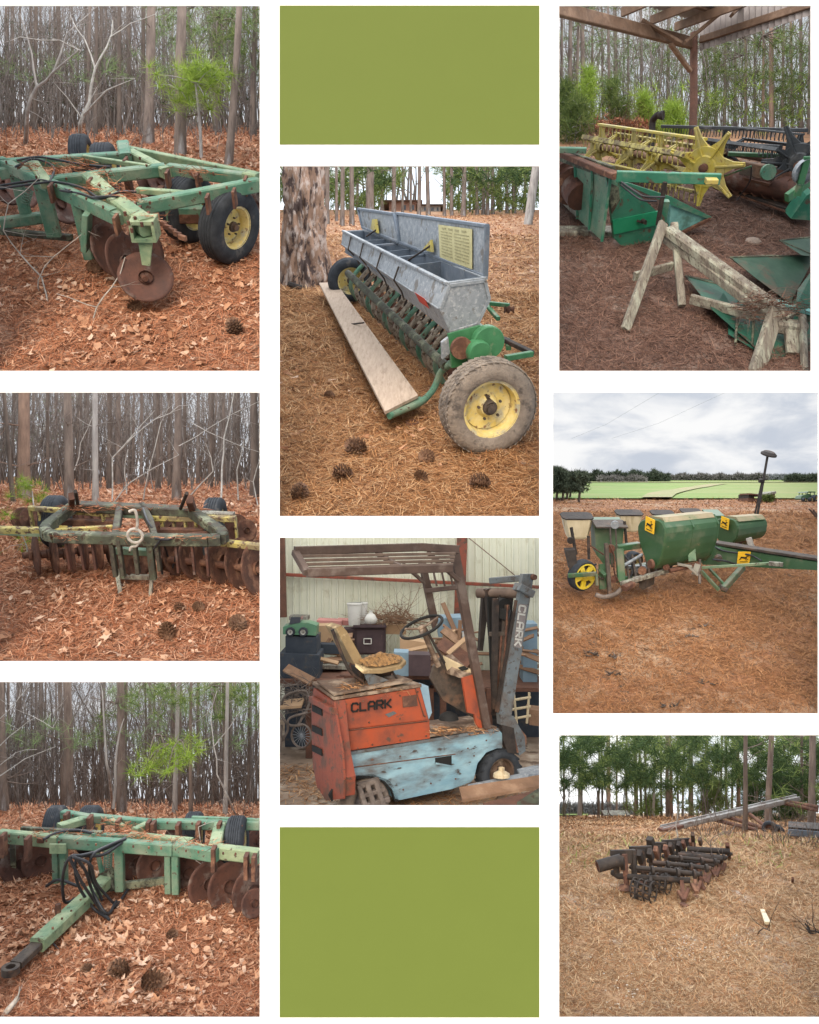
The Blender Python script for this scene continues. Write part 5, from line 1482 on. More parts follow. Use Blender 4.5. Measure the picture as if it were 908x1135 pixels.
def star(t, c, ax, Rr, m, arms, ph):
    """big pressed end star of a reel, with a hub and pointed arms"""
    ax = Vector(ax).normalized(); u, v = perp(ax)
    mb = MB().lathe(c, -ax, [(.001, .03), (Rr * .3, .03), (Rr * .34, .015), (Rr * .56, .012), (Rr * .58, -.01), (.001, -.01)], 26)
    for k in range(arms):
        a = ph + 2 * math.pi * k / arms
        d = u * math.cos(a) + v * math.sin(a); n = v * math.cos(a) - u * math.sin(a)
        mb.prism([c + d * Rr * .45 + n * Rr * .25, c + d * Rr * .8 + n * Rr * .10, c + d * Rr * 1.12 + n * Rr * .06, c + d * Rr * 1.12 - n * Rr * .05, c + d * Rr * .8 - n * Rr * .09, c + d * Rr * .45 - n * Rr * .25], ax * .025)
        mb.bar(c + d * Rr * .3 - ax * .02, c + d * Rr * 1.1 - ax * .02, .02, .03, ax)
    o = mb.build("end_star", m, t)
    MB().lathe(c, -ax, [(Rr * .12, .03), (Rr * .12, .09), (.001, .1)], 14).build("hub", 'rust', o)

# yellow reel and its green platform
t = thing("harvester_header", "green grain header with a yellow star ended reel", "header", p.U(330, 700, 0))
cr = p.at(478, 497, 10.4); cl = p.at(172, 438, 12.9)
reel(t, cr, cl, .29, (.02, .36, .62, .98), 'yellow', 'yellow_dirty', ph=.35, w=.06, tine=.12, tube_m='wood_barn')
star(t, cr - (cl - cr).normalized() * .1, p.X * .55 + p.G * .75, .40, 'yellow', 7, .2)
R = Rig(p, t, 'teal')
R.bar((225, 527, .92), (536, 536, .92), .05, .11, "reel_arm", 'teal')
q = p.U(498, 534, .92); MB().bar(q - p.X * .04 - p.G * .05, q + p.X * .08 - p.G * .05, .14, .05, p.N).build("bearing_block", 'yellow', t)
MB().tube([p.U(371, 545, .9), p.U(371, 545, .9) - p.N * .45], .025, 8).build("lift_cylinder", 'black_iron', t)
MB().bar(p.U(371, 600, .6), p.U(371, 600, .6) - p.N * .35, .09, .09, p.G).build("cylinder_mount", 'teal', t)
# end sheet: near vertical plate facing the camera, plus the long back wall going off to the left
E0 = p.U(215, 700, .18)
FN = (p.G * .9 - p.X * .35).normalized()
ep = lambda x, y, o=0: p.plane(x, y, E0 + FN * o, FN)
MB().prism([ep(x, y) for x, y in ((195, 528), (240, 545), (300, 590), (355, 640), (382, 672), (355, 715), (325, 738), (280, 744), (240, 735), (218, 712), (210, 640))], FN * .04).build("end_sheet", 'teal', t)
MB().prism([ep(x, y, -.02) for x, y in ((215, 660), (352, 632), (372, 668), (218, 702))], FN * .02).build("end_panel", 'teal_gloss', t) if 'teal_gloss' in MATS else None
tri = [ep(x, y, -.03) for x, y in ((238, 545), (262, 548), (392, 590), (512, 650), (498, 655), (385, 612))]
MB().prism(tri, FN * .03).build("divider_rail", 'teal', t)
MB().hexa([ep(390, 598), ep(510, 650), ep(425, 692), ep(382, 690)], [ep(390, 598) + FN * .1, ep(510, 650) + FN * .02, ep(425, 692) + FN * .2, ep(382, 690) + FN * .2]).build("divider_point", 'teal_blue', t)
MB().bar(ep(340, 738, -.03), ep(505, 655, -.03), .03, .04, p.N).build("skid", 'rust', t)
MB().prism([ep(x, y, -.025) for x, y in ((200, 545), (232, 560), (236, 600), (212, 640))], FN * .02).build("patch_plate", 'green_mold', t)
bw = [p.U(100, 492, .72), p.U(207, 524, .86)]
lowA, lowB = bw[0] - p.N * .62 + p.X * .10, bw[1] - p.N * .72
MB().hexa([bw[0], bw[1], lowB, lowA], [q + p.G * .04 + p.X * .03 for q in (bw[0], bw[1], lowB, lowA)]).build("back_sheet", 'green', t)
MB().bar(p.U(40, 450, .75), p.U(228, 528, .92), .12, .06, p.N).build("top_rail", 'rust', t)
MB().bar(p.U(55, 462, .72), p.U(215, 518, .88), .05, .14, p.N).build("top_channel", 'green_mold', t)
MB().bar(p.U(50, 448, .9), p.U(135, 450, .9), .06, .06, p.N).build("rail", 'green', t)
for k, f in enumerate((0, .5, 1)):
    MB().bar(bw[0].lerp(bw[1], f) - p.G * .03, lowA.lerp(lowB, f) - p.G * .03, .03, .03, p.G).build("rib", 'teal', t)
MB().tube([p.U(50, 510, .45), p.U(95, 555, .45), p.U(120, 590, .4)], .17, 14).build("auger", 'rust_disc', t)
for x, y in ((62, 520), (78, 538), (95, 556)): MB().lathe(p.U(x, y, .45), (p.U(120, 590, .4) - p.U(50, 510, .45)), [(.16, 0), (.23, .02), (.16, .04)], 20).build("auger_flight", 'rust', t)
MB().bar(p.U(60, 580, .1), p.U(165, 680, .06), .14, .1, p.N).build("skid_beam", 'wood_old', t)
R.hose([(240, 545, .9), (280, 572, .85), (310, 588, .82), (370, 590, .8)], .012)
R.hose([(238, 552, .85), (262, 572, .8), (300, 598, .75), (345, 602, .72)], .010)
q = ep(303, 660, -.05); MB().tube([q, q - FN * .06], .025, 8).build("latch", 'black_iron', t)
MB().bar(q - p.X * .06, q + p.X * .05 - p.N * .04, .02, .03, FN).build("latch", 'black_iron', t)
for x in (90, 160):
    q = p.U(x, 694, .04); MB().bar(q - p.X * .22, q + p.X * .22, .2, .08, p.N).build("support_block", 'wood_old', t)

# black reel and its header
t = thing("harvester_header", "black reeled header with a long auger at the right of the barn", "header", p.U(700, 620, 0))
cr = p.at(764, 490, 10.9); cl = p.at(540, 452, 13.2)
reel(t, cr, cl, .33, (0, .98), 'black_reel', 'black_reel', ph=.5, w=.045, tine=.1, tube_m='rust') if 'black_reel' in MATS else None
A = (cl - cr).normalized()
star(t, cr - (cl - cr).normalized() * .12, p.X * .62 + p.G * .7, .43, 'black_reel', 6, .35)
R = Rig(p, t, 'green_deep')
for (a, b, w, m) in (((795, 390, 11.3), (362, 378, 14.4), .045, 'black_reel'), ((718, 440, 11.0), (505, 425, 13.0), .045, 'black_reel')):
    A0, B0 = p.at(*a), p.at(*b); MB().bar(A0, B0, w, w, p.N).build("bat", m, t); tn = MB()
    for j in range(44):
        q = A0.lerp(B0, (j + .5) / 44); tn.tube([q, q - p.N * .08, q - p.N * .13], .006, 4, cap=False)
    tn.build("tines", 'black_reel', t)["kind"] = "stuff"
R.tube([(805, 578, .3), (520, 518, .3)], .15, "auger", 'rust_disc')
for j in range(9):
    q = p.U(805, 578, .3).lerp(p.U(520, 518, .3), j / 9); MB().lathe(q, A + p.N * .2, [(.14, 0), (.2, .015), (.14, .03)], 18).build("auger_flight", 'rust', t)
R.bar((535, 556, .12), (762, 632, .12), .12, .05, "cutter_bar", 'black_iron')
mb = MB(); a, b = p.U(535, 562, .1), p.U(762, 640, .1)
for j in range(40):
    q = a.lerp(b, j / 40); mb.bar(q, q - p.G * .12 + p.N * .01, .03, .02, p.N, w2=.006)
mb.build("knife_guards", 'rust', t)["kind"] = "stuff"
R.bars([((530, 545, .2), (690, 572, .2), .04, .04, 'green_deep'), ((522, 500, .35), (700, 545, .35), .3, .03, 'wood_red'), ((560, 460, .5), (800, 470, .5), .05, .05, 'green_deep'), ((735, 592, .6), (812, 535, .75), .06, .1, 'gear_green'), ((630, 497, .8), (540, 530, .6), .02, .02, 'green_deep'), ((600, 500, .5), (700, 520, .5), .08, .16, 'dark_iron')])
q = p.U(772, 500, 1.0); MB().lathe(q - p.G * .12, -p.G + p.X * .3, [(.001, 0), (.13, 0), (.13, .05)], 18).build("drive_plate", 'galv', t)
MB().bar(q - p.G * .14 + p.N * .15, q - p.G * .14 - p.N * .25, .07, .04, p.G).build("drive_arm", 'gear_green', t)
q = p.U(680, 515, .55); MB().lathe(q, A, [(.001, -.02), (.09, -.02), (.09, .03), (.001, .03)], 16).build("pulley", 'green', t)
R.hose([(630, 497, .8), (625, 540, .5), (600, 580, .2), (585, 600, .1)], .008)
MB().hexa([p.U(x, y, h) for x, y, h in ((748, 655, .1), (812, 660, .1), (812, 575, .45), (795, 585, .4))], [p.U(x, y, h) + p.G * .25 for x, y, h in ((748, 655, .1), (812, 660, .1), (812, 575, .45), (795, 585, .4))]).build("divider_point", 'teal', t)
# unloading spout behind
t = thing("auger_spout", "black curved spout standing up behind the yellow reel", "spout", p.gy(340, 14.2))
a = p.gy(330, 14.2)
hose(MB(), [a, p.at(333, 372, 14.2), p.at(340, 352, 14.1), p.at(352, 342, 14.0)], .05, n=10).build("tube", 'black_iron', t)
MB().lathe(p.at(357, 345, 14.0), (1, -.6, -.2), [(.04, -.05), (.07, .02), (.07, .05), (.001, .04)], 14).build("mouth", 'black_iron', t)
# snouts at the lower right
def snout(lab, top, bot, m='green_snout', name="row_divider", h=.3, d=.35):
    pass
t = thing("corn_header", "green snouted corn header lying behind the sawhorse at the lower right", "header", p.U(640, 900, 0))
U = p.U
def lf(name, secs, m): MB().loft([[p.at(*q) for q in sc] for sc in secs]).build(name, m, t)
def lf(name, secs, m):
    o = MB().loft([[p.at(*q) for q in sc] for sc in secs]).build(name, m, t); return o
def snout3(tip, ra, rb, rc, rd, m="green_snout"):
    """pointed sheet-metal divider: ridge from the tip, two sloping flanks and a belly"""
    T = p.at(*tip); q = [p.at(*v) for v in (ra, rb, rc, rd)]
    secs = []
    for f in (.03, .35, .7, 1):
        g = f ** .85
        secs.append([T.lerp(v, g) for v in q])
    o = MB().loft(secs, True, False).build("snout", m, t)
    r = MB()
    for k in (0, 1, 2): r.tube([T, T.lerp(q[k], .5), q[k]], .010, 6)
    r.build("seam", 'green_mold', o)
snout3((566, 770, 9.35), (700, 765, 9.75), (822, 764, 9.85), (745, 908, 9.0), (640, 830, 9.05))
snout3((714, 720, 9.7), (780, 712, 10.0), (824, 708, 10.1), (824, 768, 9.6), (780, 764, 9.5))
lf("side_panel", [[(768, 866, 8.95), (824, 792, 9.2), (824, 935, 8.75), (762, 918, 8.72)], [(768, 866, 9.25), (824, 792, 9.5), (824, 935, 9.0), (762, 918, 8.95)]], 'teal_dark')
snout3((432, 826, 9.4), (560, 850, 9.3), (700, 895, 8.95), (640, 1040, 8.32), (515, 930, 8.7), 'teal_dark')
lf("body", [[(560, 870, 9.3), (620, 890, 9.2), (640, 1040, 8.35), (560, 1000, 8.5)], [(720, 890, 9.2), (760, 905, 9.0), (760, 1120, 8.15), (660, 1060, 8.28)], [(824, 900, 9.1), (824, 930, 8.9), (824, 1120, 8.12), (780, 1120, 8.12)]], 'teal_dark')
MB().bar(p.at(690, 900, 8.95), p.at(824, 940, 8.7), .06, .04, p.N).build("top_rail", 'teal_blue', t)
for x in (590, 640): MB().bar(p.at(x, 905, 8.82), p.at(x - 8, 1030, 8.36), .02, .02, p.G).build("rib", 'green_mold', t)
# sawhorse
t = thing("sawhorse", "weathered broken sawhorse of mossy old timber in front of the headers", "sawhorse", U(420, 900, 0))
def tim(a, b, w, h, name, up=None, m='wood_old'): return MB().bar(p.at(*a), p.at(*b), w, h, up or p.N, ch=.18).build(name, m, t)
tim((366, 668, 9.15), (252, 988, 8.72), .1, .05, "leg", p.G)
tim((398, 668, 9.2), (422, 915, 9.0), .075, .05, "leg", p.G)
tim((278, 828, 9.0), (392, 796, 9.15), .04, .09, "cross_brace")
tim((380, 690, 9.15), (745, 955, 8.42), .13, .10, "top_beam")
tim((372, 715, 9.2), (700, 965, 8.45), .05, .09, "lower_beam")
tim((448, 895, 8.9), (640, 945, 8.55), .05, .1, "cross_brace")
tim((702, 935, 8.4), (640, 1125, 8.12), .17, .07, "leg", p.G)
tim((782, 945, 8.4), (790, 1125, 8.12), .06, .05, "leg", p.G); tim((748, 960, 8.42), (758, 1060, 8.3), .15, .05, "end_board", p.G)
tim((700, 975, 8.4), (790, 985, 8.42), .12, .12, "end_block")
tim((470, 742, 8.95), (560, 808, 8.75), .05, .04, "top_splinter")
mb = MB()
for _ in range(60):
    q = p.at(rnd.uniform(600, 790), rnd.uniform(860, 960), 8.4); limb(mb, q, (rnd.gauss(0, 1), rnd.gauss(0, .5), rnd.gauss(-.3, .3)), rnd.uniform(.08, .28), .0035, 1, 3, -.3)
tag(mb.build("dead_vines", 'twig_grey'), "tangle of dry vines hanging on the near end of the sawhorse", kind="stuff")
litter(t, [p.at(rnd.uniform(600, 780), rnd.uniform(880, 960), 8.36) for _ in range(22)], 22, .12, m='straw_barn')
q = U(635, 722, 0)
t = thing("stone", "pale flat stone on the dirt before the black header", "stone", q)
mb = MB().lathe(q, p.N, [(.001, .035), (.06, .03), (.095, .01), (.1, -.02), (.05, -.04)], 7, True); mb.build("rock", 'sandstone', t)
mat('grey_flap', (.3, .29, .25, 1), (.22, .2, .17, 1), bump=.3)
mat('tank_green', (.03, .082, .034, 1), (.045, .105, .046, 1), c3=(.085, .12, .065, 1), thr=.6, scale=3, scale3=5, c4=(.2, .16, .1, 1), thr4=.68, scale4=6, bump=.08, rough=.42, spec=.5)
mat('tank_dust', (.33, .26, .17, 1), (.24, .22, .13, 1), c3=(.12, .18, .09, 1), thr=.6, bump=.1, rough=.7)
# ---------------------------------------------------------------- middle right: planter on the hill above the fields
p = CUR[0] = P_MR
make_sky(p, 'overcast', 'clouds')
make_ground(p, 'ground_field')
straw(p, 'straw_field', 70000, 8.05, 15, L=.10, W=.0042, lift=.02)
straw(p, 'straw_field', 20000, 13.5, 21, L=.06, W=.005, lift=.01, name="dry_grass", label="dry stubble beyond the planter")
def strip(p, name, m, Y0, Y1, fx0, fx1, dz, n=60):
    vs = []
    for i in range(n + 1):
        Y = Y0 * (Y1 / Y0) ** (i / n)
        a, b = fx0(Y), fx1(Y)
        for k in range(9):
            px = a + (b - a) * k / 8
            vs.append(Vector(((px - CX) / FPX * Y, Y, p.gz(Y) + dz)))
    mb = MB().add(vs, [(9 * i + k, 9 * i + k + 1, 9 * i + k + 10, 9 * i + k + 9) for i in range(n) for k in range(8)], True)
    return tag(mb.build(name, m), kind="structure")
mat('field_green', (.105, .185, .02, 1), (.14, .22, .03, 1), c3=(.21, .22, .065, 1), thr=.54, soft=.12, scale=.35, scale3=.12, c4=(.3, .28, .12, 1), thr4=.66, scale4=.6, bump=.2)
mat('track_tan', (.29, .225, .12, 1), (.2, .22, .08, 1), scale=.6, bump=.2)
strip(p, "field", 'field_green', 20.5, 108, lambda Y: 604, lambda Y: 916, .04)
for (Y0, Y1, xa, xb, wa, wb) in ((20.4, 30, 728, 752, 34, 22), (30, 60, 752, 800, 22, 14)):
    strip(p, "dirt_track", 'track_tan', Y0, Y1, lambda Y: xa + (xb - xa) * ((Y - Y0) / (Y1 - Y0)) - wa / 2, lambda Y: xa + (xb - xa) * ((Y - Y0) / (Y1 - Y0)) + (wa + (wb - wa) * ((Y - Y0) / (Y1 - Y0))) / 2, .07, 20)
strip(p, "field_margin", 'track_tan', 70, 74, lambda Y: 604, lambda Y: 916, .08, 4)
# woods along the horizon
def woodline(p, x0, x1, y0, y1, Y, m, n, label, name="far_wood", L=.42, W=.11, per=10, edge=0.35, trunks_=True):
    px = nrg.uniform(x0, x1, n); top = y0 + (y1 - y0) * edge * (.5 + .5 * gnoise(px * .11, px * 0 + Y, 1.6)) * 1.0
    py = top + (y1 - top) * nrg.random(n) ** .9
    Yy = Y + nrg.uniform(-2, 2, n)
    C = np.stack([(px - CX) / FPX * Yy, Yy, (CY - py) / FPX * Yy], 1)
    co = tufts(C, per, L, W, up=.1); co = co[p.inside(co, 6.5).all(1)]
    return tag(tri_mesh(name, co, [(0, 1, 2)], m), label, kind="stuff")
ramp_mat('wood_grey', [(.10, .095, .085, 1), (.15, .14, .125, 1), (.2, .18, .165, 1)])
ramp_mat('wood_dark', [(.03, .042, .028, 1), (.055, .07, .045, 1), (.085, .10, .06, 1)])
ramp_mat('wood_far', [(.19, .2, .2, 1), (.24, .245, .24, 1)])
woodline(p, 648, 741, 521, 543, 84, 'wood_dark', 4200, "dark pine wood along the left end of the green field")
woodline(p, 664, 716, 527, 542, 80, 'wood_grey', 1600, "leafless grey trees in front of the dark pine wood")
woodline(p, 738, 850, 525, 536, 98, 'wood_grey', 4400, "leafless grey wood along the middle of the horizon", edge=.4)
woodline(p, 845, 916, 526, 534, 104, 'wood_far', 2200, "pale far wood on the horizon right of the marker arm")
woodline(p, 872, 916, 526, 542, 74, 'wood_dark', 3000, "dark wood at the right edge beyond the tractor")
for i, (zx, zb, zt, w, Y) in enumerate(((68, 388, 285, 14, 20.0), (82, 388, 292, 13, 20.5), (92, 386, 296, 10, 21.0), (121, 388, 290, 26, 19.0), (48, 388, 278, 14, 20.0))):
    b = p.gy(zx, Y); 
    t = thing("pine_tree", ["tall dark pine, second of the cluster at the left of the field", "dark pine in the middle of the cluster at the left of the field", "slimmest dark pine of the cluster at the left of the field", "dark round topped pine standing right of the others by the field", "dark pine cut by the left edge of the planter picture"][i], "tree", b, "pines at the left edge of the green field")
    top = p.at(zx, zt + 10, Y)
    MB().tube([b - Vector((0, 0, .1)), b.lerp(top, .5) + Vector((.04, 0, 0)), top], [.03, .025, .012], 6).build("trunk", 'bark_dark', t)
    s_ = Y / p.zk / FPX
    C = np.array([tuple(p.at(zx + rnd.gauss(0, w * .55), rnd.uniform(zt, 352), Y + rnd.gauss(0, .15))) for _ in range(420)])
    co = tufts(C, 12, .11, .022); co = co[p.inside(co, 6.5).all(1)]
    tri_mesh("crown", co, [(0, 1, 2)], 'wood_dark', t)
# power lines
for (x0, y0, x1, y1) in ((100, 180, 370, 35), (230, 180, 590, 30)):
    a, b = p.at(x0, y0, 60), p.at(x1, y1, 45)
    t = tag(MB().tube([a, a.lerp(b, .5) - Vector((0, 0, .25)), b + (b - a) * .2], .006, 4).build("power_line", 'galv'), "thin wire crossing the clouds, the %s of two" % ("left" if x0 == 100 else "right"), "wire")
# distant tractor
b = p.g(872, 387); Y = b.y - .15; k = Y / p.zk / FPX
t = thing("tractor", "small green tractor with a cab far off at the right of the field", "tractor", b)
W_ = lambda x, y, o=0: p.at(x, y, Y) + Vector((0, o, 0))
MB().prism([W_(848, 376), W_(852, 367), W_(872, 363), W_(884, 365), (W_(886, 378)), W_(850, 380)], (0, .3, 0)).build("bonnet", 'tank_green', t)
mb = MB()
for x, x2 in ((868, 871), (880, 880), (894, 892)):
    for o in (0, .4): mb.bar(W_(x, 368, o), W_(x2, 356, o), .015, .015)
mb.bar(W_(886, 379, .1), W_(892, 368, .1), .12, .2)
mb.build("cab_frame", 'tank_green', t)
MB().hexa([W_(867, 356.5, -.03), W_(896, 356.5, -.03), W_(893, 353, -.03), W_(870, 353, -.03)], [W_(867, 356.5, .45), W_(896, 356.5, .45), W_(893, 353, .45), W_(870, 353, .45)]).build("roof", 'tank_green', t)
wheel(t, W_(890, 375, -.06), (.35, -1, 0), 11 * k, .12, 'rim_yellow', 'tyre', ribs=1); wheel(t, W_(854, 380, -.08), (.35, -1, 0), 6.5 * k, .09, 'rim_yellow', 'tyre', ribs=1); wheel(t, W_(874, 379, -.1), (.35, -1, 0), 7 * k, .09, 'rim_yellow', 'tyre', ribs=1)
# old wagon
b = p.g(722, 387); Y = b.y - .15
t = thing("hay_wagon", "dark weathered wagon box standing at the edge of the green field", "wagon", b)
W_ = lambda x, y, o=0: p.at(x, y, Y) + Vector((0, o, 0))
MB().prism([W_(677, 386), W_(770, 386), W_(768, 374), W_(720, 377), (W_(677, 375))], (0, .6, 0)).build("box", 'wood_red', t)
MB().prism([W_(678, 375), W_(690, 375), W_(690, 364), (W_(678, 362))], (0, .6, 0)).build("end_board", 'black_iron', t)
MB().bar(W_(676, 361, .2), W_(722, 366, .2), .6, .03, (0, 0, 1)).build("top_board", 'wood_red', t); MB().bar(W_(718, 366, .2), W_(762, 356, .2), .6, .05, (0, 0, 1)).build("top_board", 'wood_old', t)
MB().prism([W_(755, 376), W_(764, 376), W_(764, 357), (W_(756, 359))], (0, .6, 0)).build("end_board", 'wood_red', t)
for x in (700, 722, 742): MB().bar(W_(x, 377, .5), W_(x, 364, .5), .03, .03).build("stake", 'wood_red', t)
t = thing("shrub", "small yellow green shrub against the right end of the dark wagon", "shrub", p.gy(745, Y - .5))
C = np.array([tuple(p.at(742 + rnd.gauss(0, 10), 376 + rnd.gauss(0, 4), Y - .5)) for _ in range(60)]); tri_mesh("foliage", tufts(C, 10, .1, .02), [(0, 1, 2)], 'pine_green', t)
mb = MB(); b = p.g(900, 445)
for x1, y1 in ((875, 410), (888, 412), (893, 425), (903, 420)): mb.tube([b, b.lerp(p.at(x1, y1, b.y), .5) + Vector((.03, 0, 0)), p.at(x1, y1, b.y)], [.03, .02, .012], 5)
tag(mb.build("dead_stalks", 'black_iron'), "dark dead stalks at the right edge beyond the planter tongue", "stalks")
# ground debris
for i in range(9):
    zx, zy = rnd.uniform(45, 880), rnd.uniform(700, 1060)
    if i < 5: zx, zy = ((490, 828), (540, 985), (170, 825), (235, 895), (175, 890))[i]
    q = p.U(zx, zy, 0)
    mb = MB()
    for _ in range(7): limb(mb, q + Vector((rnd.gauss(0, .04), rnd.gauss(0, .04), .01)), (rnd.gauss(0, 1), rnd.gauss(0, 1), rnd.gauss(.25, .2)), rnd.uniform(.03, .09), .010, 1, 4)
    tag(mb.build("clod", 'dark_iron' if i % 3 else 'twig_grey'), ["dark clump alone below the middle of the planter", "dark clump in the lower middle of the planter picture", "grey clump below the left press wheel"][i] if i < 3 else "dark clump of dead stalks on the straw below the planter", "clod", "clods scattered on the straw below the planter")

def pat(x, y, Y): return P_MR.at(x, y, Y * .885)
# the planter ---------------------------------------------------------------
base = p.U(420, 665, 0)
t = thing("planter", "green four row planter with two big barrel tanks and white seed boxes behind", "planter", base)
R = Rig(p, t, 'green_deep')
def deer(t, q, X, N, F, s, par):
    """leaping deer silhouette on a yellow square"""
    o = MB().prism([q + X * a * s + N * b * s for a, b in ((-1, -1), (1, -1), (1, 1), (-1, 1))], F * .006).build("decal", 'decal_yellow', par)
    sh = MB(); f = F * .01
    def pg(pts): sh.prism([q + X * a * s + N * b * s + f for a, b in pts], F * .003)
    pg([(-.62, .05), (-.5, .22), (.2, .12), (.42, .3), (.55, .28), (.4, -.05), (.1, -.12), (-.35, -.08)])
    pg([(.42, .3), (.72, .38), (.74, .28), (.5, .2)]); pg([(.45, .32), (.2, .62), (.28, .62), (.52, .34)]); pg([(.3, .5), (.36, .7), (.42, .68), (.36, .44)])
    pg([(.3, .0), (.72, -.3), (.66, -.36), (.2, -.1)]); pg([(-.5, .05), (-.78, -.35), (-.7, -.38), (-.36, -.05)]); pg([(.12, -.1), (.5, -.42), (.44, -.46), (.02, -.12)])
    sh.prism([q + X * a * s + N * b * s + f for a, b in ((-.62, -.72), (.62, -.72), (.62, -.62), (-.62, -.62))], F * .003)
    sh.build("emblem", 'decal_black', o)
def tank(c, ax, poly, L, sc, Yn, par=t):
    """poly: end outline in zoom pixels on the plane through the tank's near end"""
    P0 = [p.plane(x, y, c, ax) for x, y in poly]
    cen = sum(P0, Vector()) / len(P0)
    # round the corners of the outline
    Q = []
    n = len(P0)
    for i in range(n):
        a, b, d = P0[i - 1], P0[i], P0[(i + 1) % n]
        Q += [b.lerp(a, .22), b * .8 + (a + d) * .1, b.lerp(d, .22)]
    secs = []
    for f, k in ((0, .94), (.02, 1), (.5, (1 + sc) / 2), (.98, sc), (1, sc * .94)):
        secs.append([cen + (q - cen) * k + ax * L * f for q in Q])
    body = MB().loft(secs, True, False).build("fertilizer_tank", 'tank_green', t)
    return body, cen
axis = (p.X * .93 + p.G * .37).normalized()
c = pat(355, 520, 11.9)
b1, cen1 = tank(c, axis, ((312, 470), (322, 448), (352, 440), (392, 446), (408, 480), (402, 530), (385, 590), (362, 612), (345, 590), (322, 530)), .77, .93, 11.9)
# dusty lid on the top
P = [p.plane(x, y, c, axis) for x, y in ((392, 446), (350, 438), (330, 441), (352, 436))]
lidp = [p.plane(x, y, c, axis) for x, y in ((330, 444), (352, 437), (388, 442), (396, 458))]
up_ = p.N * .012
MB().loft([[q + axis * .03 + up_ for q in lidp] , [q + axis * .74 + up_ - p.N * .02 for q in lidp]]).build("tank_lid", 'tank_dust', b1)
q = p.plane(356, 463, c - axis * .035, axis)
Xe = (p.X - axis * p.X.dot(axis)).normalized(); Xe = axis.cross(p.N).normalized(); Xe = -Xe if Xe.x < 0 else Xe
Ne = (p.N - axis * p.N.dot(axis)).normalized()
deer(t, q, Xe, Ne, -axis, .085, b1)
MB().lathe(p.plane(362, 590, c - axis * .03, axis), -axis, [(.001, .03), (.05, .03), (.06, 0)], 14).build("drain_cap", 'rust', b1)
c2 = pat(600, 490, 13.4)
b2, cen2 = tank(c2, axis, ((566, 460), (572, 444), (600, 438), (632, 444), (645, 470), (640, 505), (622, 525), (585, 522), (570, 500)), .50, .92, 13.4)
lidp = [p.plane(x, y, c2, axis) for x, y in ((585, 442), (602, 436), (630, 440), (640, 455))]
MB().loft([[q + axis * .03 + up_ for q in lidp], [q + axis * .47 + up_ - p.N * .02 for q in lidp]]).build("tank_lid", 'tank_dust', b2)
deer(t, p.plane(601, 456, c2 - axis * .04, axis), Xe, Ne, -axis, .075, b2)
MB().hexa([pat(548, 432, 13.9), pat(600, 432, 13.9), pat(600, 462, 13.9), pat(548, 462, 13.9)], [pat(548, 432, 13.9) + p.G * .3, pat(600, 432, 13.9) + p.G * .3, pat(600, 462, 13.9) + p.G * .3, pat(548, 462, 13.9) + p.G * .3]).build("spare_box", 'tank_green', t)
# white seed boxes
def seedbox(x, y0, y1, w, Y):
    k = .885 * Y / p.zk / FPX
    a = pat(x, y0, Y); b = pat(x, y1, Y)
    secs = []
    for f, s in ((1, .30), (.9, .36), (.4, .45), (0, .5)):
        q = a.lerp(b, f); s *= w * k; r = s * .75
        secs.append([q + p.X * s * u + p.G * r * v for u, v in ((-1, -.6), (-.8, -1), (.8, -1), (1, -.6), (1, .6), (.8, 1), (-.8, 1), (-1, .6))])
    o = MB().loft(secs).build("seed_box", 'cream', t)
    s = w * k * .53
    MB().loft([[a + p.N * z + p.X * s * u + p.G * s * .75 * v for u, v in ((-1, -.6), (-.8, -1), (.8, -1), (1, -.6), (1, .6), (.8, 1), (-.8, 1), (-1, .6))] for z in (0, .016)]).build("lid", 'black_iron', o)
seedbox(116, 435, 502, 97, 12.6); seedbox(286, 424, 480, 82, 13.6); seedbox(395, 424, 450, 70, 14.4); seedbox(488, 418, 450, 62, 15.0)
# insecticide box
k = 11 / p.zk / FPX
a = [pat(x, y, 12.4) for x, y in ((175, 460), (272, 460), (262, 560), (232, 592), (205, 592), (180, 560))]
MB().prism(a, p.G * .3).build("hopper", 'tank_green', t)
MB().bar(pat(172, 459, 12.35), pat(275, 459, 12.35), .3, .02, p.N).build("hopper_lid", 'dark_iron', t)
# press wheels
ax_ = (-p.G * .8 + p.X * .45)
wheel(t, pat(134, 626, 12.1), ax_, 52 * 10.7 / p.zk / FPX, .13, 'spoke_yellow', 'tyre', rr=.8, ribs=1, name="press_wheel", dish=.2) if 'spoke_yellow' in MATS else None
mb = MB(); cw = pat(134, 626, 12.1); u_, v_ = perp(ax_); rw = 52 * 10.7 / p.zk / FPX
for k_ in range(5):
    an = k_ * 1.2566 + .3; d = u_ * math.cos(an) + v_ * math.sin(an)
    mb.bar(cw + ax_ * .05, cw + d * rw * .82 + ax_ * .05, .045, .03, ax_, w2=.07)
mb.lathe(cw + ax_ * .04, ax_, [(rw * .84, -.03), (rw * .84, .03), (rw * .74, .03), (rw * .74, -.03)], 28); mb.lathe(cw, ax_, [(rw * .25, -.03), (rw * .25, .09), (.001, .1)], 14)
mb.build("wheel_spokes", 'decal_wheel', t)
cw = pat(300, 580, 12.9); wheel(t, cw, ax_, 32 * 11.4 / p.zk / FPX, .12, 'rim_yellow', 'tyre', rr=.75, ribs=1, name="press_wheel")
wheel(t, pat(650, 528, 14.0), p.X * .3 - p.G, 34 * 12.4 / p.zk / FPX, .2, 'rim_yellow', 'rust', rr=.5, ribs=3)
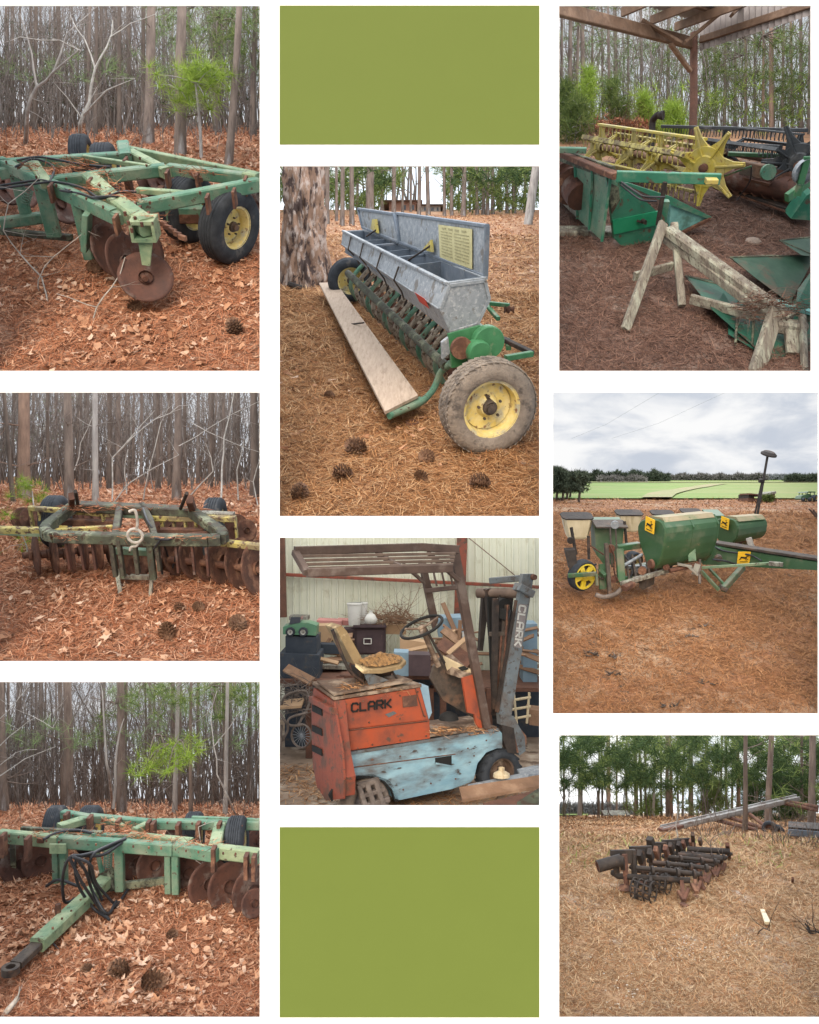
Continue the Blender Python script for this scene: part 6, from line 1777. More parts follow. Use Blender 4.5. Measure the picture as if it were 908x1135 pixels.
# struts, shanks and tool bars
def b3(a, b, w, h, m='green_deep', name="frame_bar", up=None): return MB().bar(pat(*a), pat(*b), w, h, up or p.N).build(name, m, t)
b3((98, 470, 12.2), (114, 560, 12.2), .03, .03, 'black_iron', "strut"); b3((154, 498, 12.2), (156, 575, 12.2), .03, .03, 'black_iron', "strut"); b3((272, 450, 12.3), (279, 525, 12.3), .025, .03, 'black_iron', "strut")
MB().lathe(pat(95, 512, 12.15), -p.G, [(.001, .03), (.04, .03), (.04, 0)], 12).build("knob", 'black_iron', t)
MB().hexa([pat(x, y, 12.0) for x, y in ((78, 546), (112, 544), (120, 605), (92, 608))], [pat(x, y, 12.0) + p.G * .1 for x, y in ((78, 546), (112, 544), (120, 605), (92, 608))]).build("chain_box", 'black_iron', t)
b3((88, 628, 11.9), (180, 622, 11.9), .03, .05, 'green_deep', "wheel_arm"); b3((180, 622, 11.9), (182, 660, 11.9), .03, .04, 'green_deep', "wheel_arm")
b3((246, 538, 12.0), (320, 528, 12.2), .08, .07); b3((256, 540, 11.9), (262, 648, 11.9), .09, .06, 'green_deep', "shank", p.G); b3((212, 522, 11.9), (224, 690, 11.9), .045, .06, 'dark_iron', "shank", p.G)
b3((203, 590, 12.1), (205, 672, 12.1), .11, .05, 'green_deep', "side_plate", p.G); b3((195, 620, 12.0), (205, 615, 12.0), .2, .03, 'green_deep', "side_plate")
mb = MB(); hose(mb, [pat(178, 690, 11.8), pat(205, 698, 11.8), pat(240, 690, 11.8), pat(262, 672, 11.8)], .03, n=6); mb.build("shoe", 'twig_grey', t)
b3((262, 655, 11.8), (400, 615, 12.0), .05, .05, 'wood_old', "drag_bar"); b3((300, 640, 11.9), (500, 592, 12.2), .045, .045, 'wood_old', "drag_bar"); b3((270, 670, 11.7), (300, 655, 11.8), .07, .06, 'rust', "bracket")
b3((300, 625, 12.2), (420, 590, 12.5), .10, .08, 'dark_iron'); b3((232, 640, 12.0), (350, 640, 12.3), .06, .07, 'green_deep'); b3((300, 605, 12.4), (560, 560, 13.0), .08, .08, 'green_deep', "tool_bar"); b3((270, 600, 12.3), (340, 600, 12.4), .04, .04, 'galv'); b3((330, 655, 12.0), (360, 640, 12.2), .08, .12, 'dark_iron', "bracket")
MB().lathe(pat(241, 462, 12.0), -p.G, [(.001, .01), (.048, .01), (.048, -.01)], 20).build("reflector", 'galv', t); b3((243, 475, 12.0), (247, 540, 12.0), .015, .015, 'dark_iron', "stalk")
b3((490, 535, 11.9), (494, 580, 11.9), .09, .02, 'green_pale', "bracket", p.G); b3((480, 596, 11.9), (512, 625, 11.9), .08, .02, 'grey_flap', "flap"); b3((512, 590, 11.9), (500, 625, 11.9), .07, .02, 'grey_flap', "flap"); b3((445, 590, 11.9), (492, 598, 11.9), .05, .02, 'grey_flap', "flap")
b3((678, 505, 12.8), (688, 535, 12.8), .07, .03, 'twig_white', "bracket", p.G)
# tongue
T = [[pat(x, y, Y) for x, y, Y in ((528, 535, 12.6), (528, 592, 12.6))], [pat(x, y, Y) for x, y, Y in ((640, 542, 12.4), (640, 596, 12.4))], [pat(x, y, Y) for x, y, Y in ((760, 562, 12.0), (760, 604, 12.0))], [pat(x, y, Y) for x, y, Y in ((940, 592, 11.4), (940, 612, 11.4))]]
MB().loft([[a, b, b + p.G * .12, a + p.G * .12] for a, b in T]).build("tongue", 'tank_green', t)
MB().bar(T[0][0] + p.G * .3, T[3][0] + p.G * .12 + p.N * .02, .12, .03, p.N).build("tongue_top", 'dark_iron', t)
deer(t, pat(662, 569, 12.25), p.X, p.N, -p.G, .075, t)
b3((525, 602, 12.2), (750, 588, 11.9), .025, .03, 'green_pale', "link_rod"); b3((745, 588, 11.9), (790, 592, 11.8), .04, .05, 'wood_old', "link_end")
b3((660, 600, 12.2), (595, 672, 11.9), .06, .08, 'green_deep', "stand_leg"); b3((522, 612, 12.0), (582, 676, 11.9), .03, .04, 'green_deep', "stand_leg"); b3((550, 605, 12.3), (600, 660, 12.0), .03, .03, 'green_deep', "stand_leg"); b3((585, 664, 11.9), (605, 672, 11.9), .12, .04, 'dark_iron', "foot")
b3((518, 575, 12.1), (518, 655, 12.0), .03, .03, 'twig_grey', "stand_leg")
MB().lathe(pat(578, 570, 12.3), -p.G, [(.001, .05), (.04, .05), (.05, 0)], 10).build("coupling", 'dark_iron', t)
R.hose([(560, 575, .5), (600, 580, .45), (640, 590, .35), (700, 592, .35)], .012)
# folded row marker with its disc
b3((706, 434, 14.2), (740, 236, 14.2), .03, .03, 'black_iron', "marker_arm"); b3((697, 434, 14.3), (722, 318, 14.3), .02, .02, 'black_iron', "marker_arm"); b3((712, 318, 14.2), (728, 318, 14.2), .06, .05, 'black_iron', "marker_clamp")
MB().lathe(pat(743, 234, 14.2), p.N + p.X * .15 - p.G * .1, [(.001, .05), (.07, .05), (.11, .02), (.11, 0), (.001, .03)], 26).build("marker_disc", 'black_iron', t)

for k_ in range(5):
    x = 275 + 22 * k_
    b3((x, 560, 12.35), (x + 14, 650 - 8 * k_, 12.0), .025, .03, 'dark_iron', "link_rod")
for (a, b, r, m) in (((225, 470, 12.2), (232, 600, 12.0), .012, 'dark_iron'), ((160, 530, 12.3), (205, 560, 12.2), .010, 'rust'), ((112, 600, 12.2), (205, 640, 12.0), .012, 'dark_iron'), ((262, 600, 11.9), (330, 560, 12.2), .02, 'galv'), ((395, 600, 12.0), (560, 545, 12.6), .02, 'green_pale'), ((420, 612, 11.9), (515, 590, 12.0), .03, 'rust')):
    MB().tube([pat(*a), pat(*b)], r, 6).build("rod", m, t)
ch = MB()
for k_ in range(26):
    a = k_ / 26; q = pat(224 + 6 * math.sin(a * 6.28) + 30 * a, 530 + 120 * a, 11.88); ch.lathe(q, (1, .3 * (k_ % 2), 0), [(.014, -.006), (.02, 0), (.014, .006)], 6)
ch.build("drive_chain", 'rust', t)
for (x, y, r) in ((228, 540, .05), (236, 640, .045), (330, 612, .05), (408, 600, .04)):
    MB().lathe(pat(x, y, 11.9), -P_MR.G, [(.001, .02), (r * .3, .02), (r * .35, .01), (r, .01), (r, -.01), (.001, -.01)], 14).build("sprocket", 'rust', t)
for i_, pts in enumerate(([(180, 590, 12.2), (150, 610, 12.1), (140, 650, 12.1)], [(270, 560, 12.3), (300, 600, 12.2), (290, 640, 12.1)], [(420, 560, 12.4), (450, 580, 12.2), (520, 560, 12.3)], [(560, 530, 12.6), (600, 548, 12.4), (680, 560, 12.2), (720, 580, 12.0)])):
    hose(MB(), [pat(*q) for q in pts], .011).build("hose", 'hose', t)
for f_ in (.5, .97): 
    MB().loft([[cen1 + (q - cen1) * (1 + (.93 - 1) * f_) * 1.012 + axis * (.77 * f_ + o_) for q in [p.plane(x, y, c, axis) for x, y in ((312, 470), (322, 448), (352, 440), (392, 446), (408, 480), (402, 530), (385, 590), (362, 612), (345, 590), (322, 530))]] for o_ in (0, .02)]).build("tank_band", 'tank_green', b1)
# ---------------------------------------------------------------- centre: old forklift in the metal shed
p = CUR[0] = P_FK
make_sky(p, 'sky_low', 'sky_low', 'shed_glow')  # no sky indoors: glowing shell added to light the roofless shed set
mat('shed_floor', (.30, .22, .16, 1), (.2, .145, .1, 1), c3=(.45, .38, .3, 1), thr=.57, scale=3, scale3=2.2, c4=(.12, .08, .055, 1), thr4=.6, scale4=5, bump=.3)
mat('shed_tin', (.60, .61, .48, 1), (.68, .68, .56, 1), c3=(.5, .48, .36, 1), thr=.62, scale=1.5, bump=.03, rough=.5)
mat('orange', (.34, .062, .024, 1), (.43, .092, .032, 1), c3=(.17, .05, .032, 1), thr=.52, soft=.14, scale=3, scale3=3, c4=(.10, .055, .04, 1), thr4=.64, scale4=9, bump=.2, rough=.5)
mat('orange_red', (.2, .05, .03, 1), (.26, .065, .035, 1), c3=(.11, .05, .035, 1), thr=.54, scale=5, scale3=5, c4=(.08, .05, .035, 1), thr4=.6, bump=.2, rough=.55)
mat('blue_worn', (.17, .31, .39, 1), (.26, .41, .48, 1), c3=(.095, .08, .075, 1), thr=.54, soft=.12, scale=3, scale3=1.8, c4=(.06, .05, .045, 1), thr4=.64, scale4=7, stretch=(1, 1, 2.6), bump=.2, rough=.5)
mat('blue_mast', (.095, .115, .13, 1), (.13, .155, .17, 1), c3=(.1, .085, .075, 1), thr=.55, soft=.12, scale3=5, c4=(.07, .06, .055, 1), thr4=.6, bump=.25, rough=.6)
mat('deck_rust', (.14, .09, .062, 1), (.09, .06, .043, 1), c3=(.3, .23, .17, 1), thr=.55, scale=7, scale3=5, bump=.4, rough=.85)
mat('guard_brown', (.06, .038, .03, 1), (.09, .058, .045, 1), c3=(.13, .1, .085, 1), thr=.6, bump=.2, rough=.6)
mat('guard_under', (.16, .115, .09, 1), (.1, .07, .056, 1), bump=.2)
mat('vinyl', (.27, .19, .095, 1), (.2, .14, .075, 1), c3=(.6, .48, .28, 1), thr=.6, bump=.2)
mat('foam', (.36, .2, .075, 1), (.2, .11, .045, 1), c3=(.1, .06, .03, 1), thr=.55, scale=22, scale3=28, bump=1, bscale=50)
mat('tyre_mud', (.26, .21, .17, 1), (.2, .16, .13, 1), c3=(.36, .31, .26, 1), thr=.6, bump=.6)
mat('cardboard', (.42, .28, .17, 1), (.36, .24, .14, 1), bump=.1)
mat('white_pail', (.6, .6, .57, 1), (.52, .52, .48, 1), bump=.05)
mat('plum', (.05, .035, .04, 1), (.075, .05, .055, 1), bump=.1)
mat('blue_box', (.17, .26, .33, 1), (.22, .31, .38, 1), c3=(.28, .34, .38, 1), thr=.62, bump=.1)
mat('trunk_navy', (.03, .04, .055, 1), (.045, .055, .07, 1), c3=(.1, .08, .06, 1), thr=.6, bump=.2)
mat('pink_cloth', (.5, .22, .2, 1), (.42, .2, .18, 1), bump=.2)
mat('print_mast', (.42, .42, .4, 1), bump=0)
mat('toy_green', (.08, .2, .12, 1), (.11, .24, .14, 1), c3=(.2, .25, .17, 1), thr=.6, bump=.05, rough=.35)
mat('plate_grey', (.22, .2, .2, 1), (.16, .14, .14, 1), bump=.1)
vs = []
for i in range(60):
    Y = WALL + .2 + 5.1 * i / 59
    for k in range(30):
        px = 301 + 306 * k / 29; X = (px - CX) / FPX * Y
        vs.append((X, Y, p.gz(Y) + .012 * float(gnoise(np.float64(X), np.float64(Y), .8))))
o = MB().add(vs, [(30 * i + k, 30 * i + k + 1, 30 * i + k + 31, 30 * i + k + 30) for i in range(59) for k in range(29)], True).build("floor", 'shed_floor'); tag(o, kind="structure")
# metal wall: ribbed sheet, girt and red posts
YW = 13.2
b = p.gy(450, YW)
t = thing("shed_wall", "pale green ribbed metal shed wall with a red girt and red posts", "wall", b)
mb = MB(); x0, x1 = p.at(0, 0, YW).x, p.at(900, 0, YW).x
zt, zb = p.at(0, -20, YW).z, p.gz(YW) - .05
n = int((x1 - x0) / .105); pr = []
for i in range(n + 1):
    x = x0 + (x1 - x0) * i / n
    for dx, dy in ((0, 0), (.010, -.03), (.026, -.03), (.036, 0)): pr.append((x + dx, YW + dy))
vs = []
for x, y in pr: vs += [(x, y, zb), (x, y, zt)]
mb.add(vs, [(2 * i, 2 * i + 2, 2 * i + 3, 2 * i + 1) for i in range(len(pr) - 1)])
mb.build("metal_sheet", 'shed_tin', t)
MB().bar(p.at(10, 150, YW - .12), p.at(900, 194, YW - .12), .1, .045, (0, 0, 1)).build("girt", 'orange_red', t)
MB().bar(p.at(38, 290, YW - .2), p.at(30, -20, YW - .2), .13, .1, (0, 1, 0)).build("post", 'wood_red', t)
MB().bar(p.at(612, 300, YW - .2), p.at(624, -20, YW - .2), .15, .1, (0, 1, 0)).build("post", 'orange_red', t)
MB().tube([p.at(640, 30, YW - .15), p.at(800, 160, YW - .15)], .006, 4).build("wire", 'wood_red', t)

# clutter along the wall ------------------------------------------------------
def boxy(name, lab, cat, x0, y0, x1, y1, Y, d, m, skew=0, group=None, parts=None):
    """box whose front shows between the two corners"""
    a, b, c, e = p.at(x0, y1, Y), p.at(x1, y1 + skew, Y), p.at(x1, y0 + skew, Y), p.at(x0, y0, Y)
    t = thing(name, lab, cat, (a + b) / 2, group)
    body = MB().hexa([a, b, c, e], [q + Vector((0, d, 0)) for q in (a, b, c, e)]).build("body", m, t)
    return t, body
t, _ = boxy("cabinet", "plum coloured cabinet with a metal latch square, behind the forklift seat", "cabinet", 272, 322, 372, 412, 12.2, .4, 'plum')
MB().prism([p.at(x, y, 12.18) for x, y in ((280, 405), (366, 405), (366, 330), (280, 330))], (0, -.02, 0)).build("door", 'plum', t)
mb = MB()
for a, b in (((303, 360), (327, 360)), ((327, 360), (327, 377)), ((327, 377), (303, 377)), ((303, 377), (303, 360))): mb.bar(p.at(*a, 12.14), p.at(*b, 12.14), .012, .012, (0, 1, 0))
mb.build("latch", 'white_pail', t)
MB().hexa([p.at(268, 324, 12.1), p.at(376, 324, 12.1), p.at(376, 316, 12.1), p.at(268, 316, 12.1)], [p.at(268, 324, 12.6), p.at(376, 324, 12.6), p.at(376, 316, 12.6), p.at(268, 316, 12.6)]).build("top", 'plum', t)
def pail(x, y0, y1, w, Y, lab):
    t = thing("bucket", lab, "bucket", p.at(x, y1, Y)); k = Y / p.zk / FPX
    h = (y1 - y0) * k; b = p.at(x, y1, Y)
    MB().lathe(b, (0, 0, 1), [(.001, 0), (w * k * .4, 0), (w * k * .5, h), (w * k * .47, h), (w * k * .38, .02)], 22).build("body", 'white_pail', t)
    MB().lathe(b + Vector((0, 0, h * .95)), (0, 0, 1), [(w * k * .5, 0), (w * k * .54, .01), (w * k * .54, .03), (w * k * .5, .035)], 22).build("rim", 'white_pail', t)
pail(272, 248, 316, 46, 12.4, "white plastic bucket, left of the pair on the cabinet"); pail(300, 246, 318, 30, 12.6, "narrow white bucket, right of the pair on the cabinet")
t = thing("plastic_bag", "crumpled white plastic bag beside the buckets on the cabinet", "bag", p.at(325, 310, 12.2)); mb = MB(); c = p.at(325, 296, 12.2)
mb.lathe(c, (0, 0, 1), [(.001, -.07), (.07, -.06), (.09, 0), (.06, .05), (.02, .09), (.03, .11)], 11, False); mb.build("body", 'white_pail', t)
# crates, boards and boxes heaped right of the cabinet
for x0, y0, x1, y1, Y, d, m, sk, nm, lab, cat in (
    (48, 352, 150, 410, 11.3, .5, 'trunk_navy', 4, "storage_trunk", "upper dark navy trunk stacked at the left edge of the shed", "trunk"),
    (28, 408, 158, 492, 11.2, .6, 'trunk_navy', 6, "storage_trunk", "lower dark navy trunk on the floor at the left edge of the shed", "trunk"),
    (152, 318, 196, 372, 12.0, .3, 'cardboard', 0, "cardboard_box", "brown cardboard box between the toy car and the cabinet", "box"),
    (235, 330, 275, 360, 12.3, .3, 'plum', 0, "drawer_box", "small dark box left against the plum cabinet", "box"),
    (420, 360, 510, 400, 11.6, .3, 'cardboard', 14, "wooden_crate", "tan wooden crate under the forklift's steering wheel", "crate"),
    (448, 412, 520, 480, 11.0, .3, 'plum', 2, "metal_box", "dark maroon metal box right of the forklift seat", "box"),
    (400, 404, 448, 480, 11.2, .3, 'blue_box', 2, "blue_box", "light blue box standing behind the forklift seat", "box"),
    (545, 295, 640, 355, 12.2, .5, 'blue_box', -4, "blue_chest", "pale blue chest behind the boards right of the steering wheel", "chest"),
    (820, 312, 866, 520, 12.0, .4, 'blue_box', 0, "blue_locker", "tall pale blue locker right of the forklift mast", "locker"),
    (150, 300, 230, 318, 12.4, .3, 'pink_cloth', 4, "folded_blanket", "folded dusty pink blanket behind the toy car", "blanket"),
    (60, 288, 120, 300, 12.6, .3, 'wood_old', 2, "board_stack", "short boards stacked behind the toy car", "boards"),
    (215, 300, 262, 316, 12.6, .3, 'pink_cloth', 2, "folded_blanket", "small pink bundle left of the buckets", "bundle"),
    (372, 315, 440, 345, 12.5, .3, 'cardboard', 2, "cardboard_box", "flat cardboard box on the heap right of the cabinet", "box"),
    (160, 378, 225, 408, 11.8, .3, 'trunk_navy', 2, "black_case", "black case on the heap left of the cabinet", "case"),
    (158, 446, 250, 458, 11.6, .4, 'wood_old', 3, "board", "grey board lying behind the forklift's rear hood", "board"),
    (840, 590, 900, 640, 11.2, .3, 'wood_barn', 8, "wooden_crate", "brown crate at the right edge behind the mast", "crate"),
    (560, 345, 600, 400, 11.9, .2, 'cardboard', -10, "cardboard_box", "tilted cardboard box between the boards, right of the steering wheel", "box"),
    (622, 340, 655, 400, 12.1, .2, 'white_pail', 4, "enamel_panel", "cream panel leaning behind the forklift's front post", "panel")):
    boxy(nm, lab, cat, x0, y0, x1, y1, Y, d, m, sk)
BG = "loose boards heaped behind the forklift"
for i, (a, b, w, m, lab) in enumerate((((560, 330, 11.8), (650, 400, 11.6), .12, 'wood_barn', "brown board sloping down right beside the front post"), ((548, 372, 11.6), (650, 440, 11.4), .2, 'wood_red', "wide dark red board sloping behind the front post"), ((575, 410, 11.3), (650, 345, 11.5), .06, 'cardboard', "thin light board crossing the wide dark red one"),
                          ((616, 300, 11.7), (612, 372, 11.7), .05, 'wood_barn', "short upright stick beside the pale blue chest"), ((50, 455, 10.9), (135, 500, 10.7), .12, 'wood_barn', "brown board leaning on the lower navy trunk"), ((160, 425, 11.4), (220, 440, 11.3), .05, 'cardboard', "short pale slat left of the seat back"),
                          ((440, 400, 11.5), (515, 385, 11.5), .05, 'cardboard', "pale slat lying on the tan crate"), ((540, 420, 11.2), (640, 470, 11.1), .1, 'wood_barn', "brown board just above the forklift's dash"))):
    t = tag(MB().bar(p.at(*a), p.at(*b), w, .03, (0, -.5, .5)).build("board", m), lab, "board", BG)
mb = MB()
for _ in range(110):
    q = p.at(rnd.uniform(340, 470), rnd.uniform(285, 315), rnd.uniform(12.3, 12.8)); limb(mb, q, (rnd.gauss(0, 1), rnd.gauss(0, .3), rnd.gauss(.15, .3)), rnd.uniform(.2, .6), .007, 1, 3, 0)
tag(mb.build("brush_pile", 'wood_barn'), "pile of dry sticks on the heap behind the steering wheel", kind="stuff")
mb = MB()
for _ in range(90):
    q = p.at(rnd.choice((rnd.uniform(150, 260), rnd.uniform(740, 860), rnd.uniform(520, 640))), rnd.uniform(330, 460), rnd.uniform(11.8, 12.8)); d = Vector((rnd.gauss(0, 1), rnd.gauss(0, .4), rnd.gauss(0, .35))).normalized()
    mb.bar(q, q + d * rnd.uniform(.15, .5), rnd.uniform(.02, .09), .02, (0, -.4, .6))
tag(mb.build("scrap_heap", 'wood_barn'), "heap of broken slats and scrap along the shed wall", kind="stuff")
# benches that carry the clutter
for i, (x0, x1, yt, Y, lab) in enumerate(((15, 235, 494, 11.1, "low dark workbench under the navy trunks at the left"), (225, 560, 480, 11.3, "long dark workbench hidden behind the forklift"), (520, 900, 520, 11.6, "dark workbench behind the mast at the right"))):
    a, b = p.at(x0, yt, Y), p.at(x1, yt, Y); t = thing("workbench", lab, "workbench", (a + b) / 2 - Vector((0, 0, .9)))
    D = Vector((0, 1.3, 0)); MB().hexa([a, b, b + D, a + D], [q + Vector((0, 0, -.05)) for q in (a, b, b + D, a + D)]).build("top", 'wood_red', t)
    for q in (a, b, a.lerp(b, .5), a + D, b + D): MB().bar(q, Vector((q.x, q.y, -3.02)), .08).build("leg", 'wood_red', t)
    c = a.lerp(b, .06); MB().hexa([Vector((c.x, Y + .5, -3.02)), Vector((b.x, Y + .5, -3.02)), Vector((b.x, Y + .5, a.z - .08)), Vector((c.x, Y + .5, a.z - .08))], [Vector((c.x, Y + 1.2, -3.02)), Vector((b.x, Y + 1.2, -3.02)), Vector((b.x, Y + 1.2, a.z - .08)), Vector((c.x, Y + 1.2, a.z - .08))]).build("under_shelf_box", 'trunk_navy', t)
# toy car
t = thing("toy_car", "green toy pickup car on top of the navy trunk", "toy car", p.at(92, 350, 11.3))
Yc = 11.3
MB().prism([p.at(x, y, Yc) for x, y in ((40, 346), (148, 350), (150, 318), (120, 308), (96, 308), (60, 316), (40, 322))], (0, .3, 0)).build("body", 'toy_green', t)
MB().prism([p.at(x, y, Yc - .005) for x, y in ((60, 314), (96, 308), (98, 290), (66, 290))], (0, .28, 0)).build("cab", 'window_dark', t)
for x in (64, 106): wheel(t, p.at(x, 338, Yc - .03), (0, -1, 0), 15 * Yc / p.zk / FPX, .06, 'white_pail', 'tyre', ribs=1)
# bicycle and wheelbarrow frame at the left
t = thing("bicycle_wheel", "spoked bicycle wheel leaning at the left behind the counterweight", "wheel", p.at(100, 715, 10.3))
c = p.at(100, 675, 10.3); rw = 38 * 10.3 / p.zk / FPX
MB().lathe(c, (-.5, -1, .1), [(rw, -.02), (rw * 1.05, 0), (rw, .02), (rw * .92, .012), (rw * .92, -.012), (rw, -.02)], 32).build("tyre", 'twig_grey', t)
u_, v_ = perp(Vector((-.5, -1, .1))); mb = MB()
for k in range(18):
    an = k * .349; mb.tube([c, c + (u_ * math.cos(an) + v_ * math.sin(an)) * rw * .93], .003, 4)
mb.build("spokes", 'galv', t)
t = thing("metal_chair", "rusty tubular metal chair frame at the left edge", "chair", p.at(60, 690, 10.4))
for pts in ([(30, 590, 10.5), (50, 545, 10.5), (110, 530, 10.6), (125, 570, 10.6), (90, 640, 10.4)], [(28, 600, 10.3), (60, 640, 10.3), (110, 640, 10.3)], [(30, 700, 10.3), (55, 660, 10.3), (60, 620, 10.3), (120, 600, 10.4)], [(35, 640, 10.3), (30, 730, 10.2)]):
    hose(MB(), [p.at(*q) for q in pts], .016).build("tube", 'twig_grey', t)
MB().hexa([p.at(30, 590, 10.4), p.at(100, 585, 10.4), p.at(110, 560, 10.8), p.at(40, 566, 10.8)], [q + Vector((0, 0, .03)) for q in (p.at(30, 590, 10.4), p.at(100, 585, 10.4), p.at(110, 560, 10.8), p.at(40, 566, 10.8))]).build("seat", 'cardboard', t)
mb = MB()
for _ in range(120):
    q = p.at(rnd.uniform(30, 140), rnd.uniform(500, 600), rnd.uniform(10.4, 11.2)); limb(mb, q, (rnd.gauss(0, 1), rnd.gauss(0, .4), rnd.gauss(0, .6)), rnd.uniform(.1, .4), .006, 1, 3, 0)
tag(mb.build("tangled_wire", 'twig_grey'), "tangle of wire and sticks left of the forklift", kind="stuff")
t = thing("folding_chair", "small light folding chair lying at the right behind the mast", "chair", p.at(820, 640, 10.9))
for a, b in (((785, 560), (845, 550)), ((785, 590), (845, 580)), ((790, 540), (800, 640)), ((840, 535), (832, 635)), ((790, 620), (845, 610))): MB().tube([p.at(*a, 10.9), p.at(*b, 10.9)], .016, 6).build("tube", 'cream', t)
straw(p, 'straw_drill', 3500, 9.0, 10.6, L=.12, W=.006, lift=.02, name="hay", label="loose hay on the shed floor")

# ------------------------------------------------------------------- the forklift
C0 = p.at(205, 800, 8.75)
A = Vector((1.0, .5, 0)).normalized(); A = (A - p.N * A.dot(p.N)).normalized()
W = Vector((-A.y, A.x, 0)); W = (W - p.N * W.dot(p.N)).normalized()
SN = W                                    # side plane normal, pointing to the far side
S = lambda x, y, d=0: p.plane(x, y, C0 + W * d, SN)
N = p.N
WID = .62
base = S(450, 880)
t = thing("forklift", "rusty old forklift with an orange hood, worn blue skirt and brown overhead guard", "forklift", base)
def side(name, pts, m, d=0, th=.03):
    return MB().prism([S(x, y, d) for x, y in pts], W * th).build(name, m, t)
# blue chassis as a solid with wheel arches
side("chassis", [(232, 738), (740, 655), (752, 668), (752, 716), (735, 716), (700, 730), (672, 765), (660, 815), (650, 826), (590, 848), (420, 884), (404, 880), (395, 850), (370, 822), (330, 806), (290, 806), (250, 815), (238, 818)], 'blue_worn', 0, WID)
side("chassis_edge", [(228, 733), (742, 651), (744, 659), (232, 742)], 'blue_mast', -.012, .02)
side("pocket", [(535, 748), (588, 740), (588, 776), (535, 768)], 'decal_black', -.006, .01)
MB().hexa([S(535, 768, -.03), S(588, 776, -.02), S(588, 772, -.02), S(536, 762, -.03)], [S(535, 768, .0), S(588, 776, .0), S(588, 772, .0), S(536, 762, .0)]).build("pocket_lip", 'blue_worn', t)
# orange hood
side("hood", [(207, 562), (490, 518), (502, 560), (515, 618), (518, 682), (236, 728), (222, 728)], 'orange', .02, WID - .04)
side("hood_panel", [(228, 560), (482, 520), (512, 622), (232, 655)], 'orange', .006, .014)
side("hood_panel", [(233, 662), (513, 630), (517, 684), (238, 725)], 'orange', .006, .014)
side("name_plate", [(428, 548), (474, 542), (478, 578), (430, 584)], 'rust', -.002, .006)
# rear counterweight (left end)
def end(pts, dA=0, m='orange_red', name="counterweight", th=.1):
    return MB().prism([q + A * dA for q in pts], A * th).build(name, m, t)
r0 = [S(205, 560, 0), S(222, 728, 0), S(236, 812, 0), S(180, 865, .03)]
def E(x, y, o=0): return p.plane(x, y, S(205, 700) - A * o, A)
end([E(205, 562), E(222, 728), E(238, 812), E(236, 872), E(178, 884), E(150, 840), E(138, 780), E(134, 700), E(132, 560), E(140, 520), E(168, 540)], 0, 'orange_red', "counterweight", .12)
MB().prism([E(x, y, .01) for x, y in ((205, 565), (232, 728), (238, 812), (236, 880), (180, 886), (172, 700), (168, 545))], A * .02).build("rear_panel", 'orange_red', t)
for y in (575, 640, 705): MB().prism([E(x, yy, .014) for x, yy in ((134, y), (164, y + 14), (166, y + 36), (134, y + 20))], A * .01).build("vent", 'decal_black', t)
MB().bar(E(132, 556, .03), E(205, 596, .03), .05, .06, N).build("rear_lip", 'orange_red', t)
# deck of the hood
deck = [E(206, 560), S(490, 517), S(488, 517) + W * WID * .6, E(134, 508)]
MB().hexa([q + N * .0 for q in deck], [q + N * .03 for q in deck]).build("hood_top", 'deck_rust', t)
MB().hexa([q + N * .03 for q in (E(206, 556), S(460, 510), S(455, 508) + W * .3, E(150, 512))], [q + N * .05 for q in (E(206, 556), S(460, 510), S(455, 508) + W * .3, E(150, 512))]).build("hood_lid", 'deck_rust', t)
# lettering CLARK in stencil strokes on the orange side
def letters(txt, org, U_, V_, h, par, m, off, sw=.2):
    G_ = {'C': [((1, .82), (.82, 1), (.18, 1), (0, .82), (0, .18), (.18, 0), (.82, 0), (1, .18))], 'L': [((0, 1), (0, 0), (.9, 0))], 'A': [((0, 0), (0, .8), (.25, 1), (.75, 1), (1, .8), (1, 0)), ((.2, .4), (.8, .4))],
          'R': [((0, 0), (0, 1), (.8, 1), (1, .85), (1, .6), (.8, .47), (.25, .47)), ((.5, .42), (1, 0))], 'K': [((0, 0), (0, 1)), ((.95, 1), (.3, .5)), ((.3, .5), (1, 0))]}
    mb = MB(); x = 0
    F = U_.cross(V_).normalized()
    for ch in txt:
        for st_ in G_[ch]:
            for a, b in zip(st_, st_[1:]):
                pa, pb = [org + U_ * (x + q[0] * h * .85) + V_ * q[1] * h + off for q in (a, b)]
                d = (pb - pa).normalized() * h * sw * .35
                mb.bar(pa - d, pb + d, h * sw, .006, F, ch=.05)
        x += h * 1.17
    return mb.build("lettering", m, par)
og = S(263, 597, -.004); ex = S(392, 582, -.004)
Ux = (ex - og).normalized(); Vy = (S(263, 573, -.004) - og); hh = Vy.length
letters("CLARK", og, Ux, Vy.normalized(), (ex - og).length / 5.6, t, 'decal_black', -W * .004, .24)
# seams, bolts and hand holes on the side sheets
for x, y in ((245, 572), (300, 563), (360, 554), (420, 545), (478, 532), (248, 640), (320, 632), (420, 620), (500, 612), (250, 715), (330, 704), (420, 690), (505, 676), (250, 760), (330, 752), (420, 742), (640, 716), (700, 690), (430, 850), (520, 830), (600, 815), (660, 740)):
    q = S(x, y, .003); MB().lathe(q, -W, [(.001, .012), (.008, .010), (.010, 0)], 8).build("bolt", 'rust', t)
for a, b in (((236, 660), (512, 627)), ((252, 780), (600, 735)), ((470, 522), (498, 612))):
    MB().tube([S(*a, .0), S(*b, .0)], .006, 5).build("weld_seam", 'rust', t)
side("dent_plate", [(372, 606), (400, 596), (410, 602), (384, 616)], 'blue_mast', -.001, .005)
